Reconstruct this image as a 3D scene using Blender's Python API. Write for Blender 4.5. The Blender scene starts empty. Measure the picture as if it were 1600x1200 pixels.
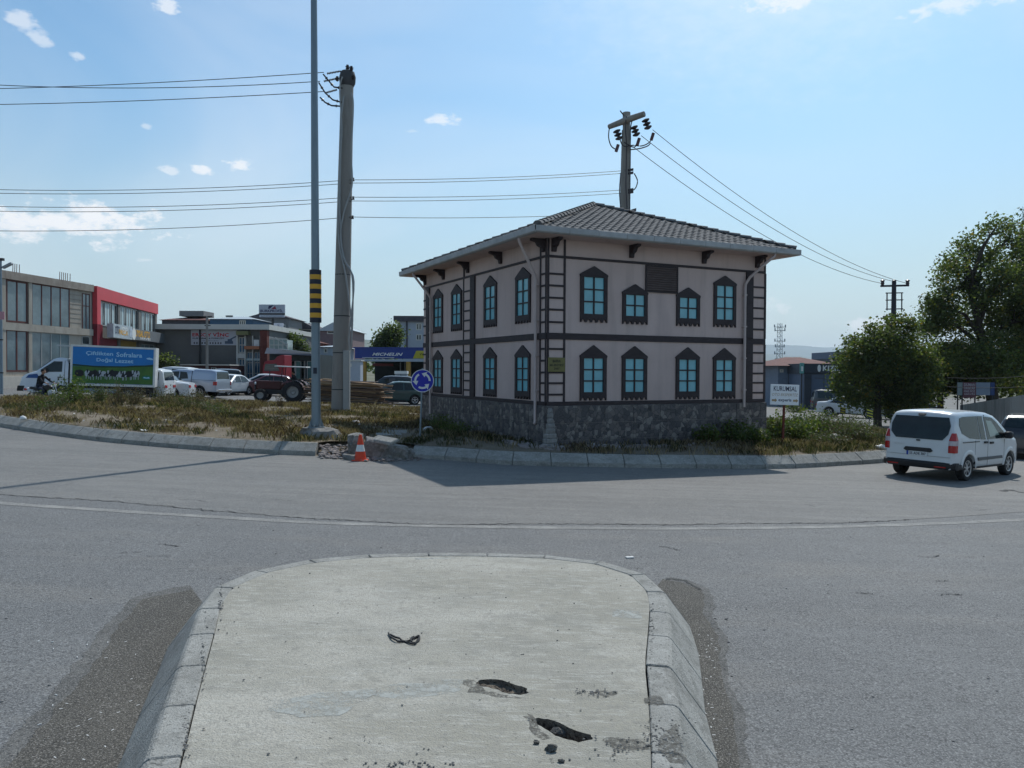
import bpy, bmesh, math, random
import numpy as np
from mathutils import Vector, Matrix
random.seed(7); np.random.seed(7)
rad = math.radians
# ------------------------------------------------------------------ camera
FPX = 1250.0; CAMH = 2.45
PIT = rad(.917); ROL = rad(.3)
fw = Vector((0, math.cos(PIT), -math.sin(PIT))); r0 = Vector((1, 0, 0)); u0 = r0.cross(fw)
rt = r0*math.cos(ROL)+u0*math.sin(ROL); up = rt.cross(fw)
scene = bpy.context.scene
cd = bpy.data.cameras.new('camera'); cam = bpy.data.objects.new('camera', cd)
scene.collection.objects.link(cam); scene.camera = cam
cd.sensor_width = 36; cd.lens = 36*FPX/1600; cd.clip_start = .1; cd.clip_end = 40000
mw = Matrix.Identity(4)
for i in range(3):
    mw[i][0] = rt[i]; mw[i][1] = up[i]; mw[i][2] = -fw[i]
mw[2][3] = CAMH
cam.matrix_world = mw
# ------------------------------------------------------------------ world, sun, exposure
SUN_AZ = 22.5; SUN_EL = 51.0            # degrees right of the view axis, above the horizon
world = bpy.data.worlds.new('World'); scene.world = world; world.use_nodes = True
wn = world.node_tree.nodes; wl = world.node_tree.links; wn.clear()
def wnode(t, **k):
    n = wn.new(t)
    for a, b in k.items(): setattr(n, a, b)
    return n
out = wnode('ShaderNodeOutputWorld'); bg = wnode('ShaderNodeBackground')
sky = wnode('ShaderNodeTexSky', sky_type='NISHITA', sun_disc=False, sun_elevation=rad(SUN_EL), sun_rotation=rad(SUN_AZ),
            air_density=1.0, dust_density=1.2, ozone_density=2.6, altitude=20)
bg.inputs['Strength'].default_value = SKY = .132
def wmath(op, a, b=None, c=None):
    n = wnode('ShaderNodeMath', operation=op)
    for i, v in enumerate((a, b, c)):
        if v is None: continue
        if isinstance(v, (int, float)): n.inputs[i].default_value = v
        else: wl.new(v, n.inputs[i])
    return n.outputs[0]
tc = wnode('ShaderNodeTexCoord'); sep = wnode('ShaderNodeSeparateXYZ'); wl.new(tc.outputs['Generated'], sep.inputs[0])
az = wmath('ARCTAN2', sep.outputs[0], sep.outputs[1]); el = wmath('ARCSINE', sep.outputs[2])
cn = wnode('ShaderNodeTexNoise'); cn.inputs['Scale'].default_value = 34; cn.inputs['Detail'].default_value = 8; cn.inputs['Roughness'].default_value = .62
cmap = wnode('ShaderNodeMapping'); cmap.inputs['Scale'].default_value = (1, 1, 2.0); wl.new(tc.outputs['Generated'], cmap.inputs[0]); wl.new(cmap.outputs[0], cn.inputs[0])
nz = wmath('SUBTRACT', cn.outputs[0], .5)
CL = [(95, 356, 190, 34, 1.0), (150, 345, 120, 26, 1.0), (20, 362, 120, 26, .9), (30, 40, 34, 16, .55), (62, 68, 22, 13, .5), (264, 22, 26, 15, .7), (125, 96, 16, 7, .5), (313, 272, 26, 9, .85),
      (371, 263, 30, 11, .85), (265, 271, 26, 8, .6), (689, 192, 34, 9, .7), (640, 209, 22, 5, .35), (228, 203, 10, 5, .4),
      (228, 410, 24, 5, .45), (1352, 508, 60, 26, .7), (1215, 478, 30, 14, .45), (1200, 8, 80, 14, .75), (1500, 8, 110, 14, .6), (1290, 545, 260, 26, .5), (1180, -60, 520, 260, .40)]  # last entry: wide veil added for the sun's glow at upper right
tot = None
for (cx, cy, rx, ry, s) in CL:
    a0 = math.atan((cx-800)/FPX); e0 = math.atan((581-cy)/FPX*math.cos(a0)); 
    ra = rx/FPX*math.cos(a0)**2; re = ry/FPX*math.cos(a0)
    dx = wmath('DIVIDE', wmath('SUBTRACT', az, a0), ra); dy = wmath('DIVIDE', wmath('SUBTRACT', el, e0), re)
    r2 = wmath('SQRT', wmath('ADD', wmath('MULTIPLY', dx, dx), wmath('MULTIPLY', dy, dy)))
    v = wmath('ADD', wmath('SUBTRACT', 1.0, r2), wmath('MULTIPLY', nz, 3.6 if rx < 250 else .9))
    m = wnode('ShaderNodeMapRange'); m.interpolation_type = 'SMOOTHSTEP'; wl.new(v, m.inputs[0])
    m.inputs[1].default_value = .0; m.inputs[2].default_value = .85 if rx < 250 else 1.25; m.inputs[4].default_value = s
    tot = m.outputs[0] if tot is None else wmath('MAXIMUM', tot, m.outputs[0])
# broad thin veils over the whole sky
vn = wnode('ShaderNodeTexNoise'); vn.inputs['Scale'].default_value = 1.6; vn.inputs['Detail'].default_value = 6; vn.inputs['Distortion'].default_value = .7
vm = wnode('ShaderNodeMapping'); vm.inputs['Scale'].default_value = (1, 1.3, 2.4); vm.inputs['Rotation'].default_value = (0, .5, .4); wl.new(tc.outputs['Generated'], vm.inputs[0]); wl.new(vm.outputs[0], vn.inputs[0])
vr = wnode('ShaderNodeMapRange'); vr.interpolation_type = 'SMOOTHSTEP'; wl.new(vn.outputs[0], vr.inputs[0]); vr.inputs[1].default_value = .42; vr.inputs[2].default_value = .8; vr.inputs[4].default_value = .30
tot = wmath('MAXIMUM', tot, vr.outputs[0])
tint = wnode('ShaderNodeMix', data_type='RGBA', blend_type='MULTIPLY'); tint.inputs[0].default_value = 1
wl.new(sky.outputs[0], tint.inputs[6]); tint.inputs[7].default_value = (.71, .98, 1.03, 1)
hz_ = wnode('ShaderNodeMapRange'); hz_.interpolation_type = 'SMOOTHERSTEP'; wl.new(el, hz_.inputs[0]); hz_.inputs[1].default_value = -.08; hz_.inputs[2].default_value = .42; hz_.inputs[3].default_value = .93; hz_.inputs[4].default_value = 0
hm = wnode('ShaderNodeMix', data_type='RGBA'); wl.new(hz_.outputs[0], hm.inputs[0]); wl.new(tint.outputs[2], hm.inputs[6]); hm.inputs[7].default_value = (4.5, 5.3, 5.5, 1)
mix = wnode('ShaderNodeMix', data_type='RGBA'); wl.new(tot, mix.inputs[0]); wl.new(hm.outputs[2], mix.inputs[6]); mix.inputs[7].default_value = (7.4, 7.6, 7.9, 1)
wl.new(mix.outputs[2], bg.inputs[0]); wl.new(bg.outputs[0], out.inputs[0])
sd = bpy.data.lights.new('sun', 'SUN'); sd.energy = 3.5; sd.angle = rad(.8); sd.color = (1, .965, .915)
so = bpy.data.objects.new('sun', sd); scene.collection.objects.link(so)
sdir = Vector((math.sin(rad(SUN_AZ))*math.cos(rad(SUN_EL)), math.cos(rad(SUN_AZ))*math.cos(rad(SUN_EL)), math.sin(rad(SUN_EL))))
so.rotation_euler = sdir.to_track_quat('Z', 'Y').to_euler(); so.location = (0, 0, 60)
vs = scene.view_settings; vs.view_transform = 'Standard'; vs.look = 'None'; vs.exposure = 0; vs.gamma = 1; vs.use_curve_mapping = False
scene.render.engine = 'CYCLES'; cy = scene.cycles
cy.use_denoising = True; cy.max_bounces = 6; cy.diffuse_bounces = 3; cy.glossy_bounces = 3; cy.transmission_bounces = 4; cy.transparent_max_bounces = 12; cy.volume_bounces = 0
cy.caustics_reflective = False; cy.caustics_refractive = False
cy.use_adaptive_sampling = True; cy.adaptive_threshold = .015
# ------------------------------------------------------------------ terrain and picture geometry
KN = [(-20000, 1.15), (-33, 1.1), (-6, .17), (0, 0), (14, -.3), (45, -1.5), (20000, -1.5)]
def terr(x, y=0):
    for (a, za), (b, zb) in zip(KN, KN[1:]):
        if x <= b: return za+(zb-za)*(x-a)/(b-a)
    return KN[-1][1]
def ray(px, py):
    d = fw+rt*((px-800)/FPX)-up*((py-600)/FPX); return d/d.y
def at(px, py, d): return Vector((0, 0, CAMH))+ray(px, py)*d
def G(px, py, dz=0):
    r = ray(px, py); z = dz
    for i in range(40):
        d = (z-CAMH)/r.z; z = terr(r.x*d)+dz
    return at(px, py, d)
def gnd(px, d, dz=0):          # point of the terrain in picture column px at depth d
    x = ray(px, 580).x*d; return Vector((x, d, terr(x)+dz))
# ------------------------------------------------------------------ materials
MATS = {}
def mat(name, col, rough=.7, metal=0, var=.12, scale=3.0, bump=0., bscale=40., spec=.35, col2=None, thr=None, coat=0, detail=6, stretch=None):
    if name in MATS: return MATS[name]
    m = bpy.data.materials.new(name); m.use_nodes = True; MATS[name] = m
    nt = m.node_tree; b = nt.nodes['Principled BSDF']; N = nt.nodes; L = nt.links
    b.inputs['Roughness'].default_value = rough; b.inputs['Metallic'].default_value = metal
    b.inputs['Specular IOR Level'].default_value = spec; b.inputs['Coat Weight'].default_value = coat
    c = N.new('ShaderNodeTexCoord'); src = c.outputs['Object']
    if stretch:
        mp = N.new('ShaderNodeMapping'); mp.inputs['Scale'].default_value = stretch; L.new(src, mp.inputs[0]); src = mp.outputs[0]
    t = N.new('ShaderNodeTexNoise'); t.inputs['Scale'].default_value = scale; t.inputs['Detail'].default_value = detail; t.inputs['Roughness'].default_value = .65
    L.new(src, t.inputs[0])
    r = N.new('ShaderNodeMapRange'); L.new(t.outputs[0], r.inputs[0]); r.inputs[1].default_value = (thr or (.25, .75))[0]; r.inputs[2].default_value = (thr or (.25, .75))[1]
    mx = N.new('ShaderNodeMix'); mx.data_type = 'RGBA'; L.new(r.outputs[0], mx.inputs[0])
    c2 = col2 or tuple(min(1, v*(1+var)) for v in col); c1 = col if col2 else tuple(v*(1-var) for v in col)
    mx.inputs[6].default_value = (*c1, 1); mx.inputs[7].default_value = (*c2, 1); L.new(mx.outputs[2], b.inputs['Base Color'])
    if bump:
        t2 = N.new('ShaderNodeTexNoise'); t2.inputs['Scale'].default_value = bscale; t2.inputs['Detail'].default_value = 4; L.new(c.outputs['Object'], t2.inputs[0])
        bp = N.new('ShaderNodeBump'); bp.inputs['Strength'].default_value = bump; bp.inputs['Distance'].default_value = .02; L.new(t2.outputs[0], bp.inputs['Height']); L.new(bp.outputs[0], b.inputs['Normal'])
    return m
def layered(name, stops, bump=.5, rough=.85, spec=.3):
    """stops: list of (noise scale, detail, lo, hi, colour, stretch) laid one over another on base stops[0]=colour"""
    m = bpy.data.materials.new(name); m.use_nodes = True; MATS[name] = m
    nt = m.node_tree; b = nt.nodes['Principled BSDF']; N = nt.nodes; L = nt.links
    b.inputs['Roughness'].default_value = rough; b.inputs['Specular IOR Level'].default_value = spec
    c = N.new('ShaderNodeTexCoord'); cur = N.new('ShaderNodeRGB'); cur.outputs[0].default_value = (*stops[0], 1); cur = cur.outputs[0]; last = None
    for (s, d, lo, hi, col, st, off) in stops[1:]:
        mp = N.new('ShaderNodeMapping'); mp.inputs['Scale'].default_value = st; mp.inputs['Location'].default_value = (off, off*1.7, off*.3); L.new(c.outputs['Object'], mp.inputs[0])
        t = N.new('ShaderNodeTexNoise'); t.inputs['Scale'].default_value = s; t.inputs['Detail'].default_value = d; t.inputs['Roughness'].default_value = .6; L.new(mp.outputs[0], t.inputs[0])
        r = N.new('ShaderNodeMapRange'); L.new(t.outputs[0], r.inputs[0]); r.inputs[1].default_value = lo; r.inputs[2].default_value = hi; r.inputs[4].default_value = col[3] if len(col) > 3 else 1
        mx = N.new('ShaderNodeMix'); mx.data_type = 'RGBA'; L.new(r.outputs[0], mx.inputs[0]); L.new(cur, mx.inputs[6]); mx.inputs[7].default_value = (*col[:3], 1); cur = mx.outputs[2]; last = t
    L.new(cur, b.inputs['Base Color'])
    t2 = N.new('ShaderNodeTexNoise'); t2.inputs['Scale'].default_value = 90; t2.inputs['Detail'].default_value = 3; L.new(c.outputs['Object'], t2.inputs[0])
    bp = N.new('ShaderNodeBump'); bp.inputs['Strength'].default_value = bump; bp.inputs['Distance'].default_value = .012; L.new(t2.outputs[0], bp.inputs['Height']); L.new(bp.outputs[0], b.inputs['Normal'])
    return m
O1 = (1, 1, 1)
ASPH = layered('asphalt', [(.126, .130, .130), (.16, 4, .40, .62, (.170, .173, .168, .85), (1, 1.6, 1), 3), (.9, 6, .42, .72, (.105, .106, .103, .6), (.8, 2.0, 1), 9),
                           (1.1, 5, .45, .68, (.108, .110, .108, .6), (.12, 2.2, 1), 51), (.45, 4, .52, .70, (.205, .192, .168, .6), (.6, 2.2, 1), 23), (7, 5, .48, .68, (.175, .178, .172, .55), O1, 71), (3, 6, .60, .72, (.085, .085, .082, .6), O1, 77),
                           (28, 3, .44, .62, (.070, .070, .070, .7), O1, 1), (70, 2, .50, .62, (.27, .27, .265, .8), O1, 5), (42, 2, .60, .66, (.045, .045, .047, .7), O1, 15)], bump=.7, rough=.8)
OLDASPH = layered('worn gravelly asphalt', [(.084, .079, .068), (2.2, 6, .4, .7, (.118, .11, .094), (1, .7, 1), 2), (9, 5, .5, .7, (.085, .08, .07, .6), O1, 12), (60, 2, .45, .62, (.04, .038, .035, .8), O1, 4), (85, 2, .55, .64, (.27, .255, .23, .9), O1, 8)], bump=1., rough=.95)
CONC = layered('troweled concrete', [(.305, .290, .240), (.55, 5, .42, .64, (.415, .395, .34), (1, 1.8, 1), 4), (1.5, 7, .50, .70, (.25, .245, .212, .75), (1, 1.5, 1), 9), (5, 6, .52, .66, (.44, .425, .375, .6), (.7, 1.6, 1), 3), (15, 4, .54, .64, (.47, .46, .41, .55), (.40, 2.4, 1), 31),
                          (9, 6, .56, .68, (.21, .205, .18, .55), O1, 55), (50, 2, .44, .62, (.26, .25, .22, .6), O1, 7), (20, 4, .66, .71, (.12, .115, .10, .8), O1, 33)], bump=.9, rough=.87)
KERB = layered('kerb concrete', [(.265, .262, .240), (1.6, 6, .38, .66, (.35, .347, .32), O1, 5), (5, 6, .48, .70, (.175, .172, .155, .75), (1, 1, 2), 11), (16, 5, .55, .66, (.40, .395, .37, .6), O1, 8), (12, 5, .66, .71, (.09, .088, .08, .8), O1, 21), (45, 3, .56, .66, (.11, .11, .10, .7), O1, 2)], bump=1., rough=.9)
SOIL = layered('dry soil', [(.145, .115, .08), (.6, 6, .4, .7, (.20, .165, .12), O1, 5), (4, 6, .45, .7, (.115, .10, .065, .8), O1, 11), (30, 3, .55, .7, (.34, .30, .24, .7), O1, 2)], bump=1., rough=.97)
FAR = layered('far ground', [(.12, .12, .08), (.02, 5, .4, .65, (.20, .19, .14), O1, 5), (.1, 5, .5, .7, (.07, .10, .05), O1, 1)], bump=0, rough=1)
YARD = layered('yard paving', [(.17, .165, .155), (.25, 5, .4, .7, (.22, .21, .19), O1, 5), (1.5, 5, .5, .7, (.15, .145, .14), O1, 9)], bump=.3, rough=.9)
# ------------------------------------------------------------------ mesh helpers
COL = scene.collection
class MB:
    def __init__(s): s.v = []; s.f = []; s.m = []
    def add(s, vs_, fs, m=0):
        o = len(s.v); s.v += [tuple(p) for p in vs_]; s.f += [tuple(i+o for i in f) for f in fs]; s.m += [m]*len(fs); return s
    def box(s, x0, x1, y0, y1, z0, z1, m=0):
        return s.add([(x, y, z) for x in (x0, x1) for y in (y0, y1) for z in (z0, z1)],
                     [(0, 1, 3, 2), (4, 6, 7, 5), (0, 4, 5, 1), (2, 3, 7, 6), (0, 2, 6, 4), (1, 5, 7, 3)], m)
    def obox(s, c, a, b, d, m=0):
        c = Vector(c); a = Vector(a); b = Vector(b); d = Vector(d)
        if a.cross(b).dot(d) < 0: a = -a
        return s.add([c+a*i+b*j+d*k for i in (-1, 1) for j in (-1, 1) for k in (-1, 1)],
                     [(0, 1, 3, 2), (4, 6, 7, 5), (0, 4, 5, 1), (2, 3, 7, 6), (0, 2, 6, 4), (1, 5, 7, 3)], m)
    def tube(s, pts, r, n=8, m=0, cap=True):
        pts = [Vector(p) for p in pts]; rr = r if isinstance(r, (list, tuple)) else [r]*len(pts); V = []; F = []
        ref = None
        for i, p in enumerate(pts):
            t = (pts[min(i+1, len(pts)-1)]-pts[max(i-1, 0)]).normalized()
            if ref is None: ref = Vector((0, 0, 1)) if abs(t.z) < .9 else Vector((1, 0, 0))
            a = t.cross(ref).normalized(); b = t.cross(a).normalized(); ref = -b if False else ref
            for k in range(n):
                w = 2*math.pi*k/n; V.append(p+a*math.cos(w)*rr[i]+b*math.sin(w)*rr[i])
        for i in range(len(pts)-1):
            for k in range(n): F.append((i*n+k, i*n+(k+1) % n, (i+1)*n+(k+1) % n, (i+1)*n+k))
        if cap: F.append(tuple(range(n))[::-1]); F.append(tuple(range((len(pts)-1)*n, len(pts)*n)))
        return s.add(V, F, m)
    def lathe(s, prof, o=(0, 0, 0), ax=(0, 0, 1), n=20, m=0):
        """prof: (radius, height) along the axis"""
        ax = Vector(ax).normalized(); a = ax.orthogonal().normalized(); b = ax.cross(a); o = Vector(o); V = []; F = []
        for (r, h) in prof:
            for k in range(n):
                w = 2*math.pi*k/n; V.append(o+ax*h+(a*math.cos(w)+b*math.sin(w))*max(r, 1e-4))
        for i in range(len(prof)-1):
            for k in range(n): F.append((i*n+k, i*n+(k+1) % n, (i+1)*n+(k+1) % n, (i+1)*n+k))
        return s.add(V, F, m)
    def prism(s, poly, fn, d0, d1, m=0):
        """poly: 2-D outline; fn(u, v, d) -> 3-D point; faces at depths d0 and d1"""
        n = len(poly); V = [fn(u, v, d0) for u, v in poly]+[fn(u, v, d1) for u, v in poly]
        return s.add(V, [tuple(range(n))[::-1], tuple(range(n, 2*n))]+[(i, (i+1) % n, n+(i+1) % n, n+i) for i in range(n)], m)
    def build(s, name, mats, parent=None, smooth=False, bevel=0, loc=None, fix=True, **tags):
        me = bpy.data.meshes.new(name); me.from_pydata(s.v, [], s.f); me.update()
        if not isinstance(mats, (list, tuple)): mats = [mats]
        for x in mats: me.materials.append(x)
        if len(mats) > 1: me.polygons.foreach_set('material_index', s.m)
        if fix or bevel:
            bm = bmesh.new(); bm.from_mesh(me)
            if fix: bmesh.ops.recalc_face_normals(bm, faces=bm.faces)
            if bevel: bmesh.ops.bevel(bm, geom=[e for e in bm.edges if e.is_manifold and e.calc_face_angle(0) > .5], offset=bevel, segments=1, affect='EDGES', clamp_overlap=True)
            bm.to_mesh(me); bm.free()
        if smooth:
            me.polygons.foreach_set('use_smooth', [True]*len(me.polygons))
            if smooth != 2: me.set_sharp_from_angle(angle=rad(38))
        return link(bpy.data.objects.new(name, me), parent, loc, **tags)
def link(o, parent=None, loc=None, **tags):
    COL.objects.link(o)
    if parent: o.parent = parent
    if loc is not None: o.location = loc
    for k, v in tags.items(): o[k] = v
    return o
def thing(name, label, cat, loc=(0, 0, 0), rz=0, group=None):
    o = bpy.data.objects.new(name, None); o.empty_display_size = .3
    link(o, None, loc); o.rotation_euler = (0, 0, rz); o['label'] = label; o['category'] = cat
    if group: o['group'] = group
    return o
def tag(o, label, cat, group=None):
    o['label'] = label; o['category'] = cat
    if group: o['group'] = group
    return o
def copy_tree(o, parent=None, loc=None, rz=None):
    c = o.copy(); COL.objects.link(c)
    if parent: c.parent = parent
    for ch in o.children: copy_tree(ch, c)
    if loc is not None: c.location = loc
    if rz is not None: c.rotation_euler = (0, 0, rz)
    return c
class Face:
    """a wall plane: origin o, t runs along d, n points outwards"""
    def __init__(s, o, d, n_sign=1):
        s.o = Vector((o[0], o[1], 0)); s.d = Vector((d[0], d[1], 0)).normalized(); s.n = Vector((s.d.y, -s.d.x, 0))*n_sign
    def p(s, t, z, w=0): return s.o+s.d*t+s.n*w+Vector((0, 0, z))
    def box(s, mb, t0, t1, z0, z1, w0, w1, m=0):
        V = [s.p(t, z, w) for t in (t0, t1) for w in (w0, w1) for z in (z0, z1)]
        return mb.add(V, [(0, 1, 3, 2), (4, 6, 7, 5), (0, 4, 5, 1), (2, 3, 7, 6), (0, 2, 6, 4), (1, 5, 7, 3)], m)
    def bx(s, name, t0, t1, z0, z1, w0, w1, m, parent=None, **k):
        return s.box(MB(), t0, t1, z0, z1, w0, w1).build(name, m, parent, **k)
    def hit(s, px, py):
        r = ray(px, py); den = r.dot(s.n); c = Vector((0, 0, CAMH)); k = (s.o-c).dot(s.n)/den; q = c+r*k
        return (q-s.o).dot(s.d), q.z
def text(s, face, t, z, h, m, parent, name='lettering', w=.004, width=None, bold=.0, shear=0, ext=.003, flip=False):
    """text centred at (t, z) on a face, letter height h, optional fitted width"""
    cu = bpy.data.curves.new('txt', 'FONT'); cu.body = s; cu.align_x = 'CENTER'; cu.align_y = 'CENTER'; cu.offset = bold; cu.shear = shear; cu.resolution_u = 2
    o = bpy.data.objects.new('txt', cu); COL.objects.link(o); dg = bpy.context.evaluated_depsgraph_get(); dg.update()
    me = bpy.data.meshes.new_from_object(o.evaluated_get(dg)); bpy.data.objects.remove(o); me.name = name
    xs = [v.co.x for v in me.vertices]; ys = [v.co.y for v in me.vertices]
    if not xs: return
    x0, x1, y0, y1 = min(xs), max(xs), min(ys), max(ys); sy = h/(y1-y0); sx = (width/(x1-x0)) if width else sy
    f = -face.n; right = Vector((f.y, -f.x, 0))
    base = face.p(t, z, w)
    for v in me.vertices:
        a = (v.co.x-(x0+x1)/2)*sx; b = (v.co.y-(y0+y1)/2)*sy; v.co = base+right*a+Vector((0, 0, b))
    me.materials.clear(); me.materials.append(m)
    o = bpy.data.objects.new(name, me); return link(o, parent)
class YFace(Face):
    """like Face, but in the local frame of a parent thing (so that it may be any plane with a vertical)"""
    def __init__(s, o, d, n): s.o = Vector(o); s.d = Vector(d).normalized(); s.n = Vector(n).normalized()
def sheet(name, poly, dz, m, parent=None, step=None, zf=None, **tags):
    """a polygon laid over the terrain, cut where the terrain creases"""
    bm = bmesh.new(); vs_ = [bm.verts.new((p[0], p[1], 0)) for p in poly]; bm.faces.new(vs_)
    for x, _ in KN[1:-1]:
        bmesh.ops.bisect_plane(bm, geom=bm.verts[:]+bm.edges[:]+bm.faces[:], plane_co=(x, 0, 0), plane_no=(1, 0, 0))
    if step:
        xs = [v.co.x for v in bm.verts]; ys = [v.co.y for v in bm.verts]
        for ax, lo, hi in ((0, min(xs), max(xs)), (1, min(ys), max(ys))):
            k = lo+step
            while k < hi:
                co = [0, 0, 0]; co[ax] = k; no = [0, 0, 0]; no[ax] = 1
                bmesh.ops.bisect_plane(bm, geom=bm.verts[:]+bm.edges[:]+bm.faces[:], plane_co=co, plane_no=no); k += step
    bmesh.ops.triangulate(bm, faces=[f for f in bm.faces if len(f.verts) > 4])
    for v in bm.verts: v.co.z = (zf(v.co.x, v.co.y) if zf else terr(v.co.x)+dz)
    bmesh.ops.recalc_face_normals(bm, faces=bm.faces)
    if sum(f.normal.z for f in bm.faces) < 0: bmesh.ops.reverse_faces(bm, faces=bm.faces)
    me = bpy.data.meshes.new(name); bm.to_mesh(me); bm.free(); me.materials.append(m)
    if zf: me.polygons.foreach_set('use_smooth', [True]*len(me.polygons))
    return link(bpy.data.objects.new(name, me), parent, **tags)
def smoothpath(P, n=8):
    P = [Vector((p[0], p[1], 0)) for p in P]; out_ = []
    for i in range(len(P)-1):
        a = P[max(i-1, 0)]; b = P[i]; c = P[i+1]; d = P[min(i+2, len(P)-1)]
        for k in range(n):
            t = k/n; out_.append(.5*((2*b)+(c-a)*t+(2*a-5*b+4*c-d)*t*t+(3*b-a-3*c+d)*t**3))
    out_.append(P[-1]); return out_
def resample(P, step):
    L = [0]
    for a, b in zip(P, P[1:]): L.append(L[-1]+(b-a).length)
    n = max(1, round(L[-1]/step)); out_ = []; j = 0
    for i in range(n+1):
        s = L[-1]*i/n
        while j < len(L)-2 and L[j+1] < s: j += 1
        t = (s-L[j])/max(1e-9, L[j+1]-L[j]); out_.append(P[j].lerp(P[j+1], t))
    return out_
def noise2(x, y, s=1.0, seed=0):
    from mathutils import noise
    return noise.noise(Vector((x*s+seed*13.1, y*s-seed*7.7, seed)))
# ------------------------------------------------------------------ ground
S = dict(kind='structure')
sheet('ground', [(-9000, -400), (9000, -400), (9000, 19000), (-9000, 19000)], -.03, FAR, **S)
sheet('yard', [(-60, 28), (70, 28), (80, 130), (-75, 130)], -.012, YARD, **S)
sheet('road', [(-60, -30), (60, -30), (60, 56), (-60, 56)], 0, ASPH, **S)

# ring kerb of the roundabout
RIM_L = [G(0, 649, .33), G(140, 668, .33), G(280, 680.5, .33), G(400, 688, .33), G(497, 692, .33)]
RIM_L = [Vector((-22.5, 33, 0)), Vector((-20.2, 29.6, 0))]+RIM_L
RIM_R = [G(647, 696, .33), G(722, 700, .33), G(790, 705.5, .33), G(940, 709, .33), G(1056, 711, .33), G(1212, 712, .33), G(1306, 708, .33), G(1378, 704, .33), Vector((13.6, 26.6, 0)), Vector((15.3, 30, 0)), Vector((16, 34, 0))]
PL = smoothpath(RIM_L); PR = smoothpath(RIM_R)
def kerb_run(path, prof, step, parent, side=1, m=None, gap=.008, z0=0, jit=.006, name='kerb_stone'):
    """blocks along a path; prof: (offset outwards, height); side=+1: outwards is to the right of travel"""
    P = resample(path, step); N = []
    for i in range(len(P)):
        t = (P[min(i+1, len(P)-1)]-P[max(i-1, 0)]).normalized(); N.append(Vector((t.y, -t.x, 0))*side)
    for i in range(len(P)-1):
        a, b = P[i], P[i+1]; d = (b-a).normalized(); a2 = a+d*gap; b2 = b-d*gap; dz = random.uniform(-jit, jit); dn = random.uniform(-jit, jit)
        V = []
        for q, nn in ((a2, N[i]), (b2, N[i+1])):
            for (o_, h) in prof: w = q+nn*(o_+dn); V.append((w.x, w.y, terr(w.x)+h+dz+z0))
        k = len(prof)
        MB().add(V, [tuple(range(k)), tuple(range(k, 2*k))[::-1]]+[(j, (j+1) % k, k+(j+1) % k, k+j) for j in range(k)]).build(name, m or KERB, parent, bevel=.008)
RK = thing('roundabout_kerb', '', ''); del RK['label']; del RK['category']; RK['kind'] = 'structure'
RPROF = [(.26, -.05), (.26, .12), (.02, .315), (0, .33), (-.06, .33), (-.06, -.05)]
kerb_run(PL, RPROF, .98, RK); kerb_run(PR, RPROF, .98, RK)
GAPC = [Vector((-5.0, 22.2, 0)), Vector((-4.2, 22.35, 0)), Vector((-3.2, 22.4, 0)), Vector((-2.72, 22.1, 0))]
# mound inside the kerb
rim = [p+Vector((0, 0, 0)) for p in PL]+GAPC+PR
inner = []
for i, p in enumerate(rim):
    t = (rim[min(i+1, len(rim)-1)]-rim[max(i-1, 0)]).normalized(); q = p-Vector((t.y, -t.x, 0))*.08; inner.append(q)
BACK = [(15, 38), (10, 42), (2, 44), (-6, 44.5), (-13, 43), (-19, 40), (-22.5, 36.5)]
RIMN = np.array([(p.x, p.y) for p in inner])
def rimdist(x, y): return float(np.sqrt(((RIMN-np.array([x, y]))**2).sum(1).min()))
def mound(x, y):
    d = rimdist(x, y); k = min(1, d/1.6)
    bk = min(1, max(0, (44-y)/3)); b = .33+k*(.10*noise2(x, y, .35)+.05*noise2(x, y, 1.2, 3)+.06)
    if y > 36: b = b*bk+.02*(1-bk)
    return terr(x)+b
MOUND = [(p.x, p.y) for p in inner]+BACK
sheet('mound', MOUND, 0, SOIL, step=.5, zf=mound, **S)
bm = bmesh.new(); gv = []
for i in range(21):
    x = -5.3+2.75*i/20; row = []
    for j in range(7):
        y0_ = 21.45+.12*noise2(x, 0, 2); y = y0_+(22.75-y0_)*j/6; z = terr(x)+.004+(mound(x, 22.75)-terr(x)-.0)*(j/6)**1.1+.05*noise2(x, y, 4, 5)*(j > 0)
        row.append(bm.verts.new((x, y, z)))
    gv.append(row)
for i in range(20):
    for j in range(6): bm.faces.new((gv[i][j], gv[i+1][j], gv[i+1][j+1], gv[i][j+1]))
me = bpy.data.meshes.new('soil_apron'); bm.to_mesh(me); bm.free(); me.materials.append(SOIL); link(bpy.data.objects.new('soil_apron', me), None, **S)
def inside(x, y, poly):
    c = False; j = len(poly)-1
    for i in range(len(poly)):
        xi, yi = poly[i]; xj, yj = poly[j]
        if (yi > y) != (yj > y) and x < (xj-xi)*(y-yi)/(yj-yi)+xi: c = not c
        j = i
    return c
# ------------------------------------------------------------------ splitter island in the foreground
IH = .35
T_px = [(232, 1194), (267, 1087), (298, 998), (318, 940), (344, 912), (391, 893), (459, 877), (562, 866), (700, 863), (787, 864.5), (856, 867), (918, 873), (977, 885), (1011, 900), (1030, 916), (1042, 940), (1044, 990), (1044, 1043), (1059, 1140)]
T = [G(x, y, IH) for x, y in T_px]
T = [T[0]+(T[0]-T[2])*3.4, T[0]+(T[0]-T[2])*1.5]+T+[T[-1]+(T[-1]-T[-3])*1.3, T[-1]+(T[-1]-T[-3])*3.2]
TP = smoothpath(T, 6)
TI = thing('traffic_island', '', ''); del TI['label']; del TI['category']; TI['kind'] = 'structure'
IPROF = [(.27, -.06), (.27, .02), (.03, IH-.02), (0, IH), (-.155, IH), (-.155, -.06)]
kerb_run(TP, IPROF, .68, TI, side=-1, m=KERB, gap=.007, jit=.004)
P = resample(TP, .3); pin = []
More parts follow.
